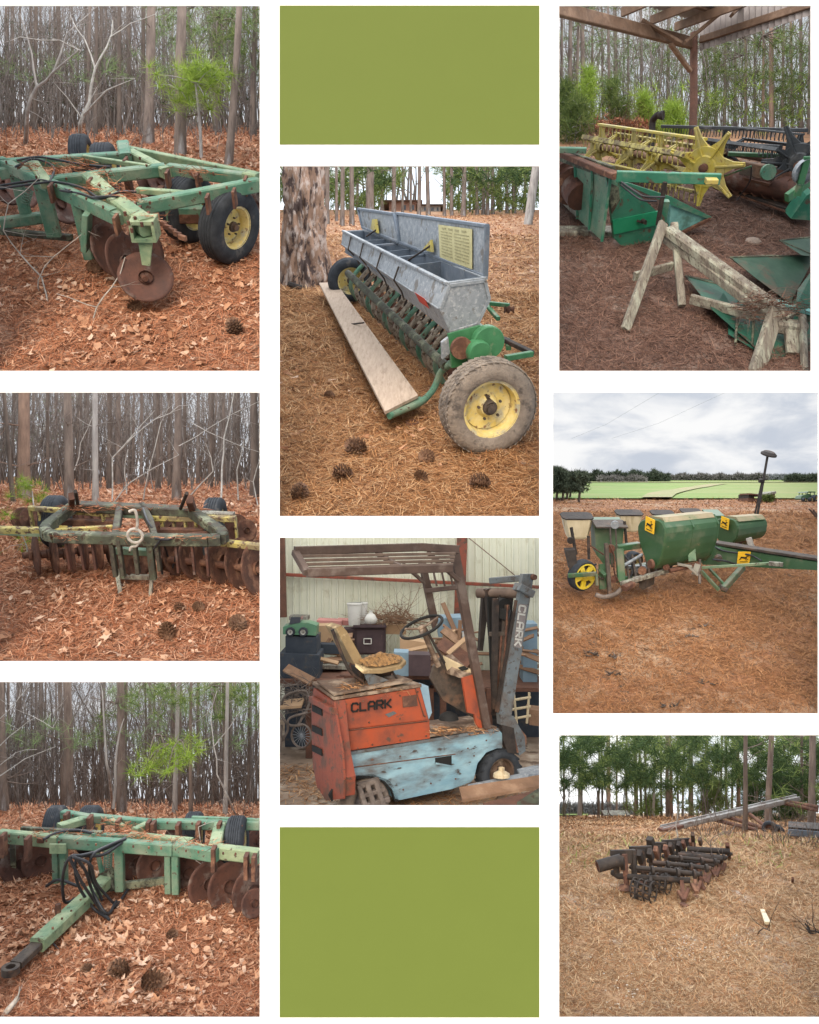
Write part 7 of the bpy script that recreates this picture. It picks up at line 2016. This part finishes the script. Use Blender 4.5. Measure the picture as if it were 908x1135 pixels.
# wheels
def fkwheel(x, y, r, w, d, m, tm, **k):
    c = S(x, y, d); return wheel(t, c, -W, r * c.y / p.zk / FPX, w, m, tm, rr=.62, ribs=1, **k)
fkwheel(305, 884, 78, .22, .12, 'plate_grey', 'tyre_mud')
fkwheel(738, 790, 74, .2, .08, 'deck_rust', 'tyre', lugs=16)
side("wheel_arch", [(190, 870), (215, 825), (260, 806), (330, 800), (385, 820), (412, 860), (416, 890), (404, 890), (392, 856), (360, 822), (320, 812), (260, 818), (225, 838), (200, 890)], 'decal_black', .0, .03)
mb = MB()
for q in ((285, 838), (310, 828), (338, 820)):
    mb.bar(S(q[0], q[1], -.08), S(q[0] + 26, q[1] + 80, -.16), .05, .06, W)
mb.bar(S(282, 840, -.08), S(350, 818, -.08), .05, .06, W); mb.bar(S(300, 905, -.14), S(384, 880, -.14), .05, .06, W); mb.bar(S(292, 872, -.11), S(368, 848, -.11), .04, .06, W)
b_ = tag(mb.build("cast_grate", 'twig_grey'), "pale cast metal grate leaning on the forklift's rear wheel", "grate")
# floor plate, dash and cowl
MB().hexa([S(515, 680, .02), S(735, 652, .02), S(735, 652, .02) + W * (WID - .04), S(515, 680, .02) + W * (WID - .04)], [q + N * .02 for q in (S(515, 680, .02), S(735, 652, .02), S(735, 652, .02) + W * (WID - .04), S(515, 680, .02) + W * (WID - .04))]).build("floor_plate", 'deck_rust', t)
side("dash_side", [(622, 488), (660, 476), (690, 560), (714, 660), (684, 656), (668, 640), (662, 606), (640, 600)], 'orange', .04, .03)
MB().hexa([S(622, 490, .04), S(662, 476, .04), S(662, 476, .04) + W * .5, S(622, 490, .04) + W * .5], [S(560, 418, .55), S(590, 412, .55), S(590, 412, .55) + W * .02, S(560, 418, .55) + W * .02]).build("dash_cowl", 'deck_rust', t)
side("cowl", [(530, 450), (560, 415), (662, 476), (665, 620), (560, 560), (520, 490)], 'dark_iron', .42, .04)
MB().hexa([S(560, 420, .40), S(655, 468, .06), S(664, 482, .06), S(575, 470, .38)], [q + N * .02 for q in (S(560, 420, .40), S(655, 468, .06), S(664, 482, .06), S(575, 470, .38))]).build("dash_top", 'cream', t)
MB().prism([q + N * .022 for q in (S(608, 462, .15), S(628, 456, .12), S(645, 466, .1), S(622, 472, .13))], N * .004).build("dash_hole", 'decal_black', t)
MB().lathe(S(578, 622, .2), N, [(.11, 0), (.09, .05), (.03, .08), (.001, .09)], 12, False).build("pedal_boot", 'decal_black', t)
side("battery_case", [(486, 518), (512, 514), (524, 600), (514, 622)], 'blue_box', .012, .2)
# seat
sc = S(305, 440, .25)
f = lambda x, y, d=.25: S(x, y, d)
bk = [f(196, 322), f(215, 312), f(232, 330), f(285, 425), f(280, 436), f(258, 438)]
b1 = MB().loft([[q - W * .12 for q in bk], [q - W * .1 + (q - bk[0]) * .0 for q in bk], [q + W * .16 for q in bk]]).build("backrest", 'vinyl', t)
hose(MB(), [f(200, 330, .1), f(235, 420, .1), f(262, 470, .12), f(300, 500, .15)], .018).build("backrest_frame", 'black_iron', t)
st_ = [f(275, 440, .1), f(300, 425, .25), f(355, 410, .3), (f(425, 418, .3)), f(440, 432, .2), f(425, 447, .1), f(360, 462, .06), f(300, 462, .06)]
MB().loft([[q - N * .035 for q in st_], [q for q in st_]]).build("seat_cushion", 'vinyl', t)
cs = sum(st_, Vector()) / 8
mb = MB(); 
vs = []
for j in range(9):
    rr_ = j / 8
    for k in range(24):
        f0 = k / 24 * 8; i0 = int(f0); q = st_[i0].lerp(st_[(i0 + 1) % 8], f0 - i0)
        vs.append(cs + (q - cs) * .86 * rr_ + N * (.02 + .05 * (1 - rr_) + .018 * rnd.random()))
mb.add(vs, [(24 * j + k, 24 * j + (k + 1) % 24, 24 * (j + 1) + (k + 1) % 24, 24 * (j + 1) + k) for j in range(8) for k in range(24)], False)
mb.build("torn_foam", 'foam', t)
MB().hexa([f(300, 462, .1), f(385, 495, .1), f(320, 512, .1), f(310, 490, .1)], [q + W * .02 for q in (f(300, 462, .1), f(385, 495, .1), f(320, 512, .1), f(310, 490, .1))]).build("seat_base", 'blue_mast', t)
MB().hexa([f(285, 455, .12), f(400, 458, .12), f(390, 480, .2), f(295, 495, .2)], [q + W * .2 for q in (f(285, 455, .12), f(400, 458, .12), f(390, 480, .2), f(295, 495, .2))]).build("seat_frame", 'black_iron', t)
MB().tube([f(392, 462, .15), f(415, 498, .15)], .012, 6).build("lever", 'black_iron', t)
litter(t, [S(rnd.uniform(230, 440), rnd.uniform(512, 528), .12) for _ in range(26)] + [S(rnd.uniform(520, 720), rnd.uniform(655, 672), .02) + N * .02 for _ in range(10)], 20, .1, m='straw_drill')
# steering wheel and column
cw = S(490, 322, .32); an_ = (N * .86 - A * .42 - W * .05).normalized(); rw = .235
u_, v_ = perp(an_)
rim_ = [cw + (u_ * math.cos(k * .2618) + v_ * math.sin(k * .2618)) * rw for k in range(25)]
sw_ = MB().tube(rim_, .017, 8).build("steering_wheel", 'decal_black', t)
mb = MB()
for k in range(3): mb.bar(cw - an_ * .02, cw + (u_ * math.cos(k * 2.094 + .4) + v_ * math.sin(k * 2.094 + .4)) * rw, .03, .015, an_)
mb.lathe(cw, an_, [(.045, -.05), (.045, .0), (.02, .015), (.001, .015)], 14); mb.build("spokes", 'deck_rust', sw_)
MB().tube([cw, S(545, 450, .32)], .03, 10).build("steering_column", 'deck_rust', t); MB().tube([cw + A * .04, S(565, 440, .28)], .014, 8).build("steering_column", 'black_iron', t)
# overhead guard
gd = .0
side("guard_post", [(588, 78), (612, 66), (718, 655), (694, 655)], 'guard_brown', .0, .06)
fp = [(486, 115), (505, 112), (545, 300), (532, 330), (524, 300)]
side("guard_post", fp, 'guard_brown', WID - .08, .05)
P1, P2, P3, P4 = S(82, 72, 0), S(606, 68, 0), S(600, 88, WID - .06) , S(115, 145, WID + .25)
top_ = [S(78, 74, 0), S(480, 60, 0), S(606, 64, 0)]
mb = MB()
mb.bar(S(78, 75, 0), S(490, 63, 0), .06, .085, N); mb.bar(S(490, 63, 0), S(608, 70, 0), .06, .085, N)
mb.build("guard_rail", 'guard_brown', t)
Lf = S(80, 80, 0); Lb = p.plane(118, 146, Lf, A)
Rb = Lb + A * ((S(606, 70, 0) - S(80, 80, 0)).length * .86)
MB().bar(Lf, Lb, .07, .06, N).build("guard_rail", 'guard_brown', t)
MB().bar(Lb, Rb, .06, .08, N).build("guard_rail", 'guard_brown', t)
for f_ in (.2, .4, .6, .8):
    a, b = Lf.lerp(Lb, f_), (S(600, 72, 0)).lerp(Rb, f_)
    MB().bar(a, b, .045, .03, N).build("guard_slat", 'guard_under', t)
MB().bar(S(345, 82, .02), Lb + A * 1.0, .05, .05, N).build("guard_cross_bar", 'guard_brown', t)
MB().bar(S(510, 80, 0), S(612, 172, 0), .045, .05, W).build("guard_brace", 'guard_brown', t)
MB().bar(S(505, 205, WID - .06), S(612, 192, .02), .05, .05, N).build("guard_cross_bar", 'guard_brown', t)
MB().bar(S(430, 118, WID - .05), S(520, 196, WID - .05), .035, .045, W).build("guard_brace", 'guard_brown', t)
for x0, x1 in ((520, 540), (548, 566), (574, 592)): MB().bar(S(x0, 104, .4), S(x1, 190, .35), .018, .018, W).build("guard_bar", 'guard_brown', t)
# mast
def mast(pts, m, d, th, name="mast_channel"): return side(name, pts, m, d, th)
mast([(820, 150), (856, 150), (782, 612), (744, 606)], 'blue_mast', -.02, .06)
mast([(700, 200), (722, 196), (742, 300), (745, 640), (730, 640), (716, 360)], 'black_iron', .34, .06)
mast([(690, 215), (712, 215), (690, 400), (678, 400)], 'black_iron', .5, .05)
mast([(800, 235), (822, 240), (752, 600), (736, 600)], 'black_iron', .0, .05)
mast([(725, 230), (742, 230), (735, 590), (722, 590)], 'black_iron', .1, .04); mast([(762, 250), (778, 250), (752, 590), (738, 590)], 'dark_iron', .14, .04)
mast([(745, 215), (790, 220), (770, 420), (735, 610), (722, 610), (738, 400)], 'black_iron', .22, .04); mast([(706, 225), (735, 225), (738, 620), (724, 620)], 'decal_black', .3, .03)
MB().bar(S(715, 172, .42), S(850, 160, .02), .1, .07, N).build("mast_cross_bar", 'blue_mast', t)
MB().tube([S(672, 212, .5), S(840, 212, -.02)], .055, 14).build("mast_roller_bar", 'guard_under', t)
MB().lathe(S(852, 160, -.03), -W, [(.001, .04), (.03, .04), (.035, 0)], 12).build("pin", 'rust', t)
MB().bar(S(800, 190, -.03), S(845, 215, -.03), .08, .14, W).build("mast_bracket", 'blue_mast', t)
MB().tube([S(748, 345, .2), S(742, 600, .2)], .04, 10).build("lift_cylinder", 'black_iron', t)
MB().bar(S(712, 345, .3), S(768, 345, .12), .05, .05, N).build("mast_cross_bar", 'dark_iron', t)
MB().lathe(S(752, 258, .2), -W, [(.001, .05), (.1, .05), (.11, 0), (.1, -.05)], 14).build("chain_pulley", 'decal_black', t); MB().bar(S(740, 275, .2), S(775, 285, .12), .1, .12, N).build("carriage_block", 'decal_black', t)
for a, b in (((728, 250, .28), (722, 590, .28)), ((770, 250, .1), (745, 600, .1)), ((750, 350, .15), (728, 590, .25)), ((735, 420, .2), (742, 600, .12))):
    hose(MB(), [S(*a), S((a[0] + b[0]) / 2 + rnd.uniform(-6, 6), (a[1] + b[1]) / 2, a[2]), S(*b)], .013).build("hose", 'rust' if a[0] > 740 else 'hose', t)
MB().lathe(S(790, 690, .05), -W, [(.001, .06), (.13, .06), (.15, 0)], 9).build("tilt_bracket", 'rust', t)
side("mast_foot", [(745, 606), (790, 612), (826, 680), (828, 725), (808, 740), (790, 660), (748, 640)], 'blue_mast', -.01, .08)
side("mast_foot", [(752, 640), (790, 650), (800, 735), (770, 730), (756, 690)], 'black_iron', -.02, .06)
# name down the mast
og = S(822, 250, -.03); Ud = (S(796, 388, -.03) - og).normalized(); Vd = (S(836, 252, -.03) - og)
side("mast_plate", [(806, 246), (834, 250), (814, 392), (790, 386)], 'plate_grey', -.026, .005)
letters("CLARK", S(808, 252, -.032), (S(792, 382, -.032) - S(808, 252, -.032)).normalized(), (S(830, 256, -.032) - S(808, 252, -.032)).normalized(), (S(792, 382) - S(808, 252)).length / 5.6, t, 'print_mast', -W * .006, .24)
# boards and pan in the near right corner
for pts, m, lab, h in (([(612, 852, 8.5), (885, 812, 8.9), (885, 846, 8.75), (622, 892, 8.35)], 'wood_barn', "upper brown plank lying before the forklift's front wheel", .03), ([(690, 905, 8.3), (860, 862, 8.5), (880, 905, 8.2), (700, 920, 8.15)], 'wood_red', "lower dark plank cut by the bottom right corner of the shed picture", .03), ([(640, 840, 8.8), (830, 800, 9.2), (836, 815, 9.1), (650, 850, 8.75)], 'galv', "thin grey strip lying behind the upper plank", .02), ([(800, 790, 9.3), (885, 770, 9.5), (885, 800, 9.3), (815, 812, 9.1)], 'galv', "flat grey sheet at the right edge beside the front wheel", .02)):
    q = [p.at(*a) for a in pts]; tag(MB().hexa(q, [a + N * h for a in q]).build("plank" if 'wood' in m else "metal_strip", m), lab, "plank" if 'wood' in m else "scrap metal")
q = p.at(750, 808, 8.95); t = thing("funnel", "round cream metal funnel on the strip before the front wheel", "funnel", q); MB().lathe(q, N, [(.085, 0), (.08, .03), (.03, .06), (.03, .09)], 18).build("cone", 'cream', t)
q = [p.at(800, 905, 8.1), p.at(885, 850, 8.3), p.at(885, 920, 8.1), p.at(800, 920, 8.08)]; tag(MB().hexa(q, [a + N * .04 for a in q]).build("metal_sheet", 'green_mold'), "dark green sheet in the bottom right corner of the shed picture", "sheet")
# ---------------------------------------------------------------- bottom right: rusty cultivator on the dry grass
p = CUR[0] = P_BR
mat('sand_chip', (.42, .37, .31, 1), bump=.1)
mat('grey_steel', (.2, .19, .18, 1), (.28, .27, .26, 1), c3=(.13, .09, .07, 1), thr=.58, bump=.2)
make_sky(p, 'overcast_bright')
make_ground(p, 'ground_grass', .025)
straw(p, 'grass_dry', 62000, 8.05, 15, L=.09, W=.0042, lift=.025, pitch=.3, name="dry_grass", label="dry tan grass and fallen needles covering the ground")
straw(p, 'straw_field', 26000, 8.05, 15, L=.12, W=.0045, lift=.02)
straw(p, 'grass_dry', 16000, 14, 22, L=.06, W=.005, lift=.02, name="dry_grass", label="dry grass further up the field")
straw(p, 'grass_green', 900, 12.2, 14.5, L=.1, W=.008, lift=.02, pitch=.5, name="green_grass", label="thin patches of new green grass")
vs = []
for i in range(40):
    Y = 15.0 + 17.6 * i / 39
    for k in range(25):
        px = 612 + 312 * k / 24
        vs.append(Vector(((px - CX) / FPX * Y, Y, p.gz(Y) + (-.03 if i == 0 else .008))))
tag(MB().add(vs, [(25 * i + k, 25 * i + k + 1, 25 * i + k + 26, 25 * i + k + 25) for i in range(39) for k in range(24)], True).build("red_earth", 'red_dirt'), kind="structure")
straw(p, 'straw_field', 14000, 14.4, 18, L=.07, W=.006, lift=.03, name='straw_margin', label='loose straw at the foot of the red earth')
straw(p, 'grass_dry', 9000, 14.4, 19, L=.07, W=.005, lift=.04, name='grass_margin', label='dry grass running up to the red earth')
o = straw(p, 'straw_drill', 16000, 15.0, 30, L=.07, W=.007, lift=.03, name="far_straw", label="pine straw on the red earth under the far trees")
G = "pines along the far side of the dry field"
for i, (zx, zy, w, m, lab, cr, Y) in enumerate(((112, 303, 13, 'bark_pale', "pale tan pine trunk, the left one of the row behind the field", 20, None), (208, 290, 15, 'bark_red', "reddish straight pine right of the pale left one", 18, None), (300, 300, 15, 'bark', "straight grey pine behind the wood pile", 16, None),
      (405, 306, 13, 'bark', None, 14, None), (418, 304, 12, 'bark_red', None, 14, None), (484, 302, 17, 'bark', "thick grey pine behind the left end of the elevator", 16, None), (530, 298, 14, 'bark', None, 14, None), (357, 302, 9, 'bark_pale', None, 12, None),
      (188, 302, 8, 'bark_dark', None, 12, None), (176, 300, 7, 'bark_dark', None, 12, None), (236, 298, 7, 'bark', None, 10, None), (268, 300, 9, 'bark_dark', None, 12, None), (318, 300, 9, 'bark_dark', None, 12, None), (332, 300, 8, 'bark', None, 10, None),
      (580, 300, 8, 'bark', None, 12, None), (600, 300, 9, 'bark_dark', None, 12, None), (618, 302, 9, 'bark', None, 12, None), (642, 305, 14, 'bark_red', None, 12, None), (662, 352, 17, 'bark_dark', "dark pine trunk standing in front of the elevator frame", 8, None), (738, 322, 22, 'bark', "tall leaning grey pine above the elevator", 14, None),
      (884, 332, 26, 'bark', "broad grey pine at the right edge above the black table", 14, None), (850, 318, 11, 'bark_dark', None, 12, None), (440, 300, 8, 'bark_dark', None, 12, None), (455, 300, 8, 'bark', None, 10, None), (118, 302, 8, 'bark_dark', None, 12, None), (385, 300, 8, 'bark_dark', None, 10, None), (700, 308, 9, 'bark', None, 10, None), (790, 310, 9, 'bark_dark', None, 10, None), (60, 300, 7, 'bark_dark', None, 16, None))):
    b = p.g(zx, zy)
    tree(p, b, w / p.zk / FPX * b.y / 2, 4.6 * b.y / 22 + .6, m, lab or "slender pine in the row along the far side of the field", G, .05 if zx == 738 else rnd.gauss(0, .012), stubs=5, crown=cr, cz=(.38, 1.02), clen=1.5 * b.y / 22, nl=.26 * b.y / 22, nw=.014 * b.y / 22, per=13, leaf='pine_bright' if zx < 130 else 'pine_green', stublen=.6)
far_foliage(p, 3000, 22, 34, 815, 872, 'pine_green', "green pine needles high behind the dry field", L=.4, W=.02, per=10, k=.15)
far_foliage(p, 3600, 20, 30, 812, 874, 'pine_dark', "darker pine needles high behind the dry field", L=.35, W=.02, per=10, k=.0)
far_foliage(p, 1500, 28, 38, 858, 904, 'pine_green', "low green growth between the far trunks", L=.35, W=.02, per=9, k=.0, gaps=((612, 680, 850, 902),))
far_foliage(p, 300, 16, 18, 850, 905, 'pine_green', "long needled pine growth behind the elevator", L=.3, W=.012, per=10, k=-.1, gaps=((610, 850, 800, 910),), name="pine_growth")
brush(p, 70, 22, 40, 'twig_grey', (1, 3), r=.008)
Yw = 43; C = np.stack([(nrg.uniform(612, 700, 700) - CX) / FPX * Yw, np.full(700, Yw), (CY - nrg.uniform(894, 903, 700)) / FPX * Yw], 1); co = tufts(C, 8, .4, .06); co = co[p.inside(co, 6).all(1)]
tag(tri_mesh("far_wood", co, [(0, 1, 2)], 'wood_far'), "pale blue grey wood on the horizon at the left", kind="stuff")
strip(p, "field", 'field_green', 33, 42, lambda Y: 612, lambda Y: 652, .06, 6)
# picnic table / wood pile
b = p.g(235, 303); Y = b.y; t = thing("picnic_table", "small weathered picnic table far off at the left under the pines", "table", b)
for x0, x1, y0, y1, nm in ((190, 275, 289, 289, "table_top"), (195, 270, 297, 297, "bench"), (200, 278, 300, 300, "bench")): MB().bar(p.at(x0, y0, Y), p.at(x1, y1, Y), .5 if nm == "table_top" else .2, .04, (0, 0, 1)).build(nm, 'wood_old', t)
for x in (205, 262): MB().bar(p.at(x, 289, Y - .1), p.at(x - 6, 306, Y - .1), .05, .05).build("leg", 'wood_old', t)
# grain elevator
t = thing("grain_elevator", "long grey elevator chute propped on a rusty frame before the pines", "elevator", p.g(600, 345))
a, b = p.at(385, 345, 15.2), p.at(745, 262, 17.0); b2 = p.at(838, 240, 17.5)
MB().bar(a, b2, .12, .05, (0, -.3, 1)).build("chute", 'grey_steel', t); 
for o_ in (-.07, .07): MB().bar(a + Vector((0, o_, .03)), b2 + Vector((0, o_, .03)), .02, .06).build("chute_side", 'grey_steel', t)
MB().bar(p.at(380, 346, 15.1), p.at(450, 330, 15.4), .12, .05).build("intake", 'rust', t)
for pts in ([(668, 285, 16.6), (780, 370, 15.4)], [(600, 300, 16.3), (760, 350, 15.6)], [(560, 310, 16.2), (700, 345, 15.6)], [(790, 255, 17.2), (905, 280, 16.8)], [(800, 250, 17.3), (905, 268, 16.8)]):
    MB().tube([p.at(*q) for q in pts], .035, 6).build("frame_tube", 'rust', t)
for (x, y) in ((768, 352), (745, 340)): wheel(t, p.at(x, y, 15.5), (-.6, -1, 0), .13, .08, 'rust', 'tyre', ribs=1)
t = thing("steel_table", "black steel table or feed bunk at the right edge below the pines", "table", p.g(850, 378)); Y = p.g(850, 378).y
MB().hexa([p.at(806, 348, Y), p.at(925, 356, Y), p.at(925, 334, Y + .6), p.at(806, 328, Y + .6)], [q + Vector((0, 0, .06)) for q in (p.at(806, 348, Y), p.at(925, 356, Y), p.at(925, 334, Y + .6), p.at(806, 328, Y + .6))]).build("top", 'black_iron', t)
for x in (810, 838, 858, 882, 904): MB().bar(p.at(x, 350, Y + .05), p.at(x, 378 + (x - 810) * .14, Y + .02), .04, .04).build("leg", 'black_iron', t)
MB().bar(p.at(806, 352, Y - .01), p.at(925, 362, Y - .01), .03, .1).build("apron", 'galv_in', t)

# the cultivator: gangs of shanks and drums on pipes
t = thing("cultivator", "blackened rusty row cultivator with pipes, shanks and rolling cages", "cultivator", p.U(350, 560, 0))
R = Rig(p, t, 'black_iron')
def cage(c, ax_, r, w):
    mb = MB(); u_, v_ = perp(ax_); ax_ = Vector(ax_).normalized()
    for s_ in (-1, -.33, .33, 1):
        mb.tube([c + ax_ * w * s_ + (u_ * math.cos(k * .5236) + v_ * math.sin(k * .5236)) * r for k in range(13)], r * .09, 5)
    for k in range(10):
        a_ = k * .628; d = (u_ * math.cos(a_) + v_ * math.sin(a_)) * r; e = (u_ * math.cos(a_ + .5) + v_ * math.sin(a_ + .5)) * r
        mb.bar(c + d - ax_ * w, c + e + ax_ * w, r * .14, r * .07, d)
    mb.build("rolling_cage", 'black_iron', t)
for k, (dx, dy, s) in enumerate(((0, 0, 1), (62, -20, .92), (120, -42, .82), (170, -58, .74), (210, -70, .66))):
    Z = lambda x, y: (x0_ + (x - x0_) * s + dx, y0_ + (y - y0_) * s + dy)
    x0_, y0_ = 215, 500
    def q(x, y, h): a = Z(x, y); return (a[0], a[1], h * s)
    # gang plate, shank, drum
    R.bar(q(216, 434, .42), q(292, 432, .42), .04 * s, .17 * s, "gang_plate", 'black_iron')
    R.bar(q(262, 425, .46), q(270, 545, .02), .075 * s, .05 * s, "shank", 'rust' if k == 0 else 'black_iron')
    R.bar(q(232, 430, .44), q(236, 490, .2), .07 * s, .06 * s, "hanger")
    R.bar(q(290, 410, .5), q(296, 520, .1), .05 * s, .07 * s, "hanger")
    R.tube([q(222, 485, .2), q(240, 498, .18), q(360, 505, .2), q(480, 512, .2)], .038 * s, "pipe")
    R.tube([q(300, 470, .32), q(400, 478, .32), q(512, 492, .3)], .03 * s, "pipe")
    for x in (355, 440, 495): MB().lathe(p.U(*q(x, 474 + (x - 300) * .09, .32)), p.X, [(.001, -.015), (.055 * s, -.015), (.055 * s, .015), (.001, .015)], 10).build("collar", 'black_iron', t)
    R.bar(q(452, 515, .2), q(458, 585, .02), .05 * s, .05 * s, "shank", 'rust'); R.bar(q(440, 548, .12), q(458, 578, .05), .04, .04, "sweep_point", 'rust'); R.bar(q(474, 540, .14), q(460, 578, .05), .04, .04, "sweep_point", 'rust')
    R.bar(q(448, 588, .02), q(470, 600, .0), .08, .03, "sweep_point", 'rust')
    cage(p.U(*q(325, 545, .13)), p.X * .8 - p.G * .6, .125 * s, .12 * s)
    R.bar(q(300, 505, .22), q(300, 570, .02), .05 * s, .05 * s, "cage_arm"); R.bar(q(350, 500, .25), q(345, 560, .1), .04 * s, .04 * s, "cage_arm")
    MB().lathe(p.U(*q(262, 540, .05)), p.N, [(.001, .06), (.06, .04), (.1, 0)], 8, False).build("sweep_point", 'rust', t)
    for x, y in ((250, 420), (310, 400), (345, 395)): R.bar(q(x, y + 20, .44), q(x + 8, y + 48, .3), .06 * s, .09 * s, "clamp", 'rust' if k % 2 else 'black_iron')
a_, b_ = p.U(172, 466, .35), p.U(250, 444, .42)
MB().lathe(a_, (b_ - a_), [(.075, 0), (.075, (b_ - a_).length), (.001, (b_ - a_).length)], 18).build("tool_bar", 'black_iron', t); MB().lathe(a_, (b_ - a_), [(.075, 0), (.05, 0), (.05, .1), (.001, .1)], 18).build("bar_end", 'rust', t)
R.tube([(470, 408, .25), (612, 416, .25)], .04, "pipe"); R.bar((603, 392, .35), (610, 440, .02), .05, .05, "shank", 'rust'); R.bar((580, 435, .2), (588, 465, .0), .05, .05, "shank", 'rust')
R.tube([(440, 428, .22), (590, 440, .22)], .04, "pipe"); R.tube([(430, 442, .2), (560, 462, .2)], .03, "pipe"); R.bar((505, 455, .3), (520, 545, .0), .05, .06, "shank", 'rust'); R.bar((345, 372, .5), (352, 395, .4), .09, .08, "clamp"); R.bar((488, 358, .5), (490, 380, .35), .05, .05, "clamp")
R.bar((512, 520, .1), (528, 545, .02), .07, .04, "sweep_point", 'rust')
branchy(p, "dead_weed", "tall dry weed stalks growing up through the cultivator", "weed", 'twig_grey',
        [([(565, 548, None), (560, 480, 12.1), (548, 400, 12.1), (555, 370, 12.1), (590, 350, 12.1)], .008, .003), ([(565, 548, 12.2), (590, 450, 12.1), (560, 380, 12.1)], .006, .003), ([(548, 400, 12.1), (520, 370, 12.1), (500, 330, 12.1)], .005, .002), ([(560, 480, 12.1), (530, 440, 12), (500, 420, 12)], .005, .002)])
branchy(p, "dead_weed", "pale thin stalks rising behind the cultivator's middle", "weed", 'twig_white',
        [([(436, 470, None), (438, 400, 12.6), (432, 330, 12.6), (440, 260, 12.6)], .012, .004), ([(438, 420, 12.6), (445, 380, 12.6), (430, 345, 12.6)], .006, .002)])
t = tag(MB().bar(p.U(720, 612, .03), p.U(738, 655, .02), .05, .03, p.N, w2=.07).build("wood_scrap", 'cream'), "pale splintered piece of wood on the grass right of the cultivator", "wood scrap")
branchy(p, "dark_twig", "curved dark twig on the grass at the right edge", "twig", 'black_iron', [([(862, 655, None), (880, 680, 9.85), (915, 690, 9.8)], .012, .008), ([(862, 655, 9.9), (880, 690, 9.8), (910, 682, 9.8)], .008, .005)])
branchy(p, "dark_twig", "small forked twig beside the pale splintered wood", "twig", 'dark_iron', [([(700, 685, None), (725, 670, 9.9), (745, 680, 9.8)], .008, .005)])
R2 = MB().bar(p.U(820, 520, .0), p.U(821, 505, .1), .03, .03).build("stake", 'rust'); tag(R2, "short rusty stake in the grass at the right", "stake")
mb = MB()
for _ in range(260):
    gx = rnd.choice((rnd.gauss(260, 40), rnd.gauss(500, 60), rnd.gauss(640, 60), rnd.gauss(380, 50))); q = p.U(gx, {0: 940}.get(0) - rnd.uniform(0, 340) if gx < 330 else rnd.uniform(690, 780), .01)
    a = rnd.uniform(0, 6.28); s = rnd.uniform(.004, .012); mb.prism([q + p.X * s * math.cos(a + k * 1.3) + p.G * s * math.sin(a + k * 1.3) for k in range(4)], p.N * s * .6)
tag(mb.build("pale_gravel", 'sand_chip'), "pale chips and sandy lumps showing between the dry grass", kind="stuff")

for i, (zx, zy) in enumerate(((830, 340), (868, 345), (560, 372), (600, 366), (690, 380), (480, 350), (770, 395), (880, 400))):
    b = p.g(zx, zy); mb = MB()
    for _ in range(14): limb(mb, b + Vector((rnd.gauss(0, .12), rnd.gauss(0, .12), 0)), (rnd.gauss(0, .35), rnd.gauss(0, .35), 1), rnd.uniform(.2, .7), .006, 1, 3, .1)
    tag(mb.build("dead_brush", 'twig_brown'), "dry brown weeds round the elevator and the black table", kind="stuff")

for i, (zx, zy, h, w, lab) in enumerate(((560, 306, 120, 45, "bushy young pine left of the elevator's raised end"), (775, 318, 150, 60, "long needled bushy pine at the right behind the elevator"), (845, 312, 130, 50, "bushy pine above the black table at the right"), (690, 304, 110, 40, "dark bushy young pine right of the dark trunk"), (350, 300, 60, 30, "low bushy pine beneath the middle of the far row"))):
    b = p.g(zx, zy); s_ = b.y / p.zk / FPX
    C = [(p.at(zx + rnd.gauss(0, w * .45 * (.3 + k / 14)), zy - h + (h - 14) * k / 13, b.y + rnd.gauss(0, .4)), w * s_ * (.18 + .3 * k / 13), 9) for k in range(14)]
    sapling(p, b, lab, C, "young pines among the trunks behind the dry field", L=.42, W=.018, n=16, m='pine_dark' if i % 2 else 'pine_green', r=.03)
clip_all()
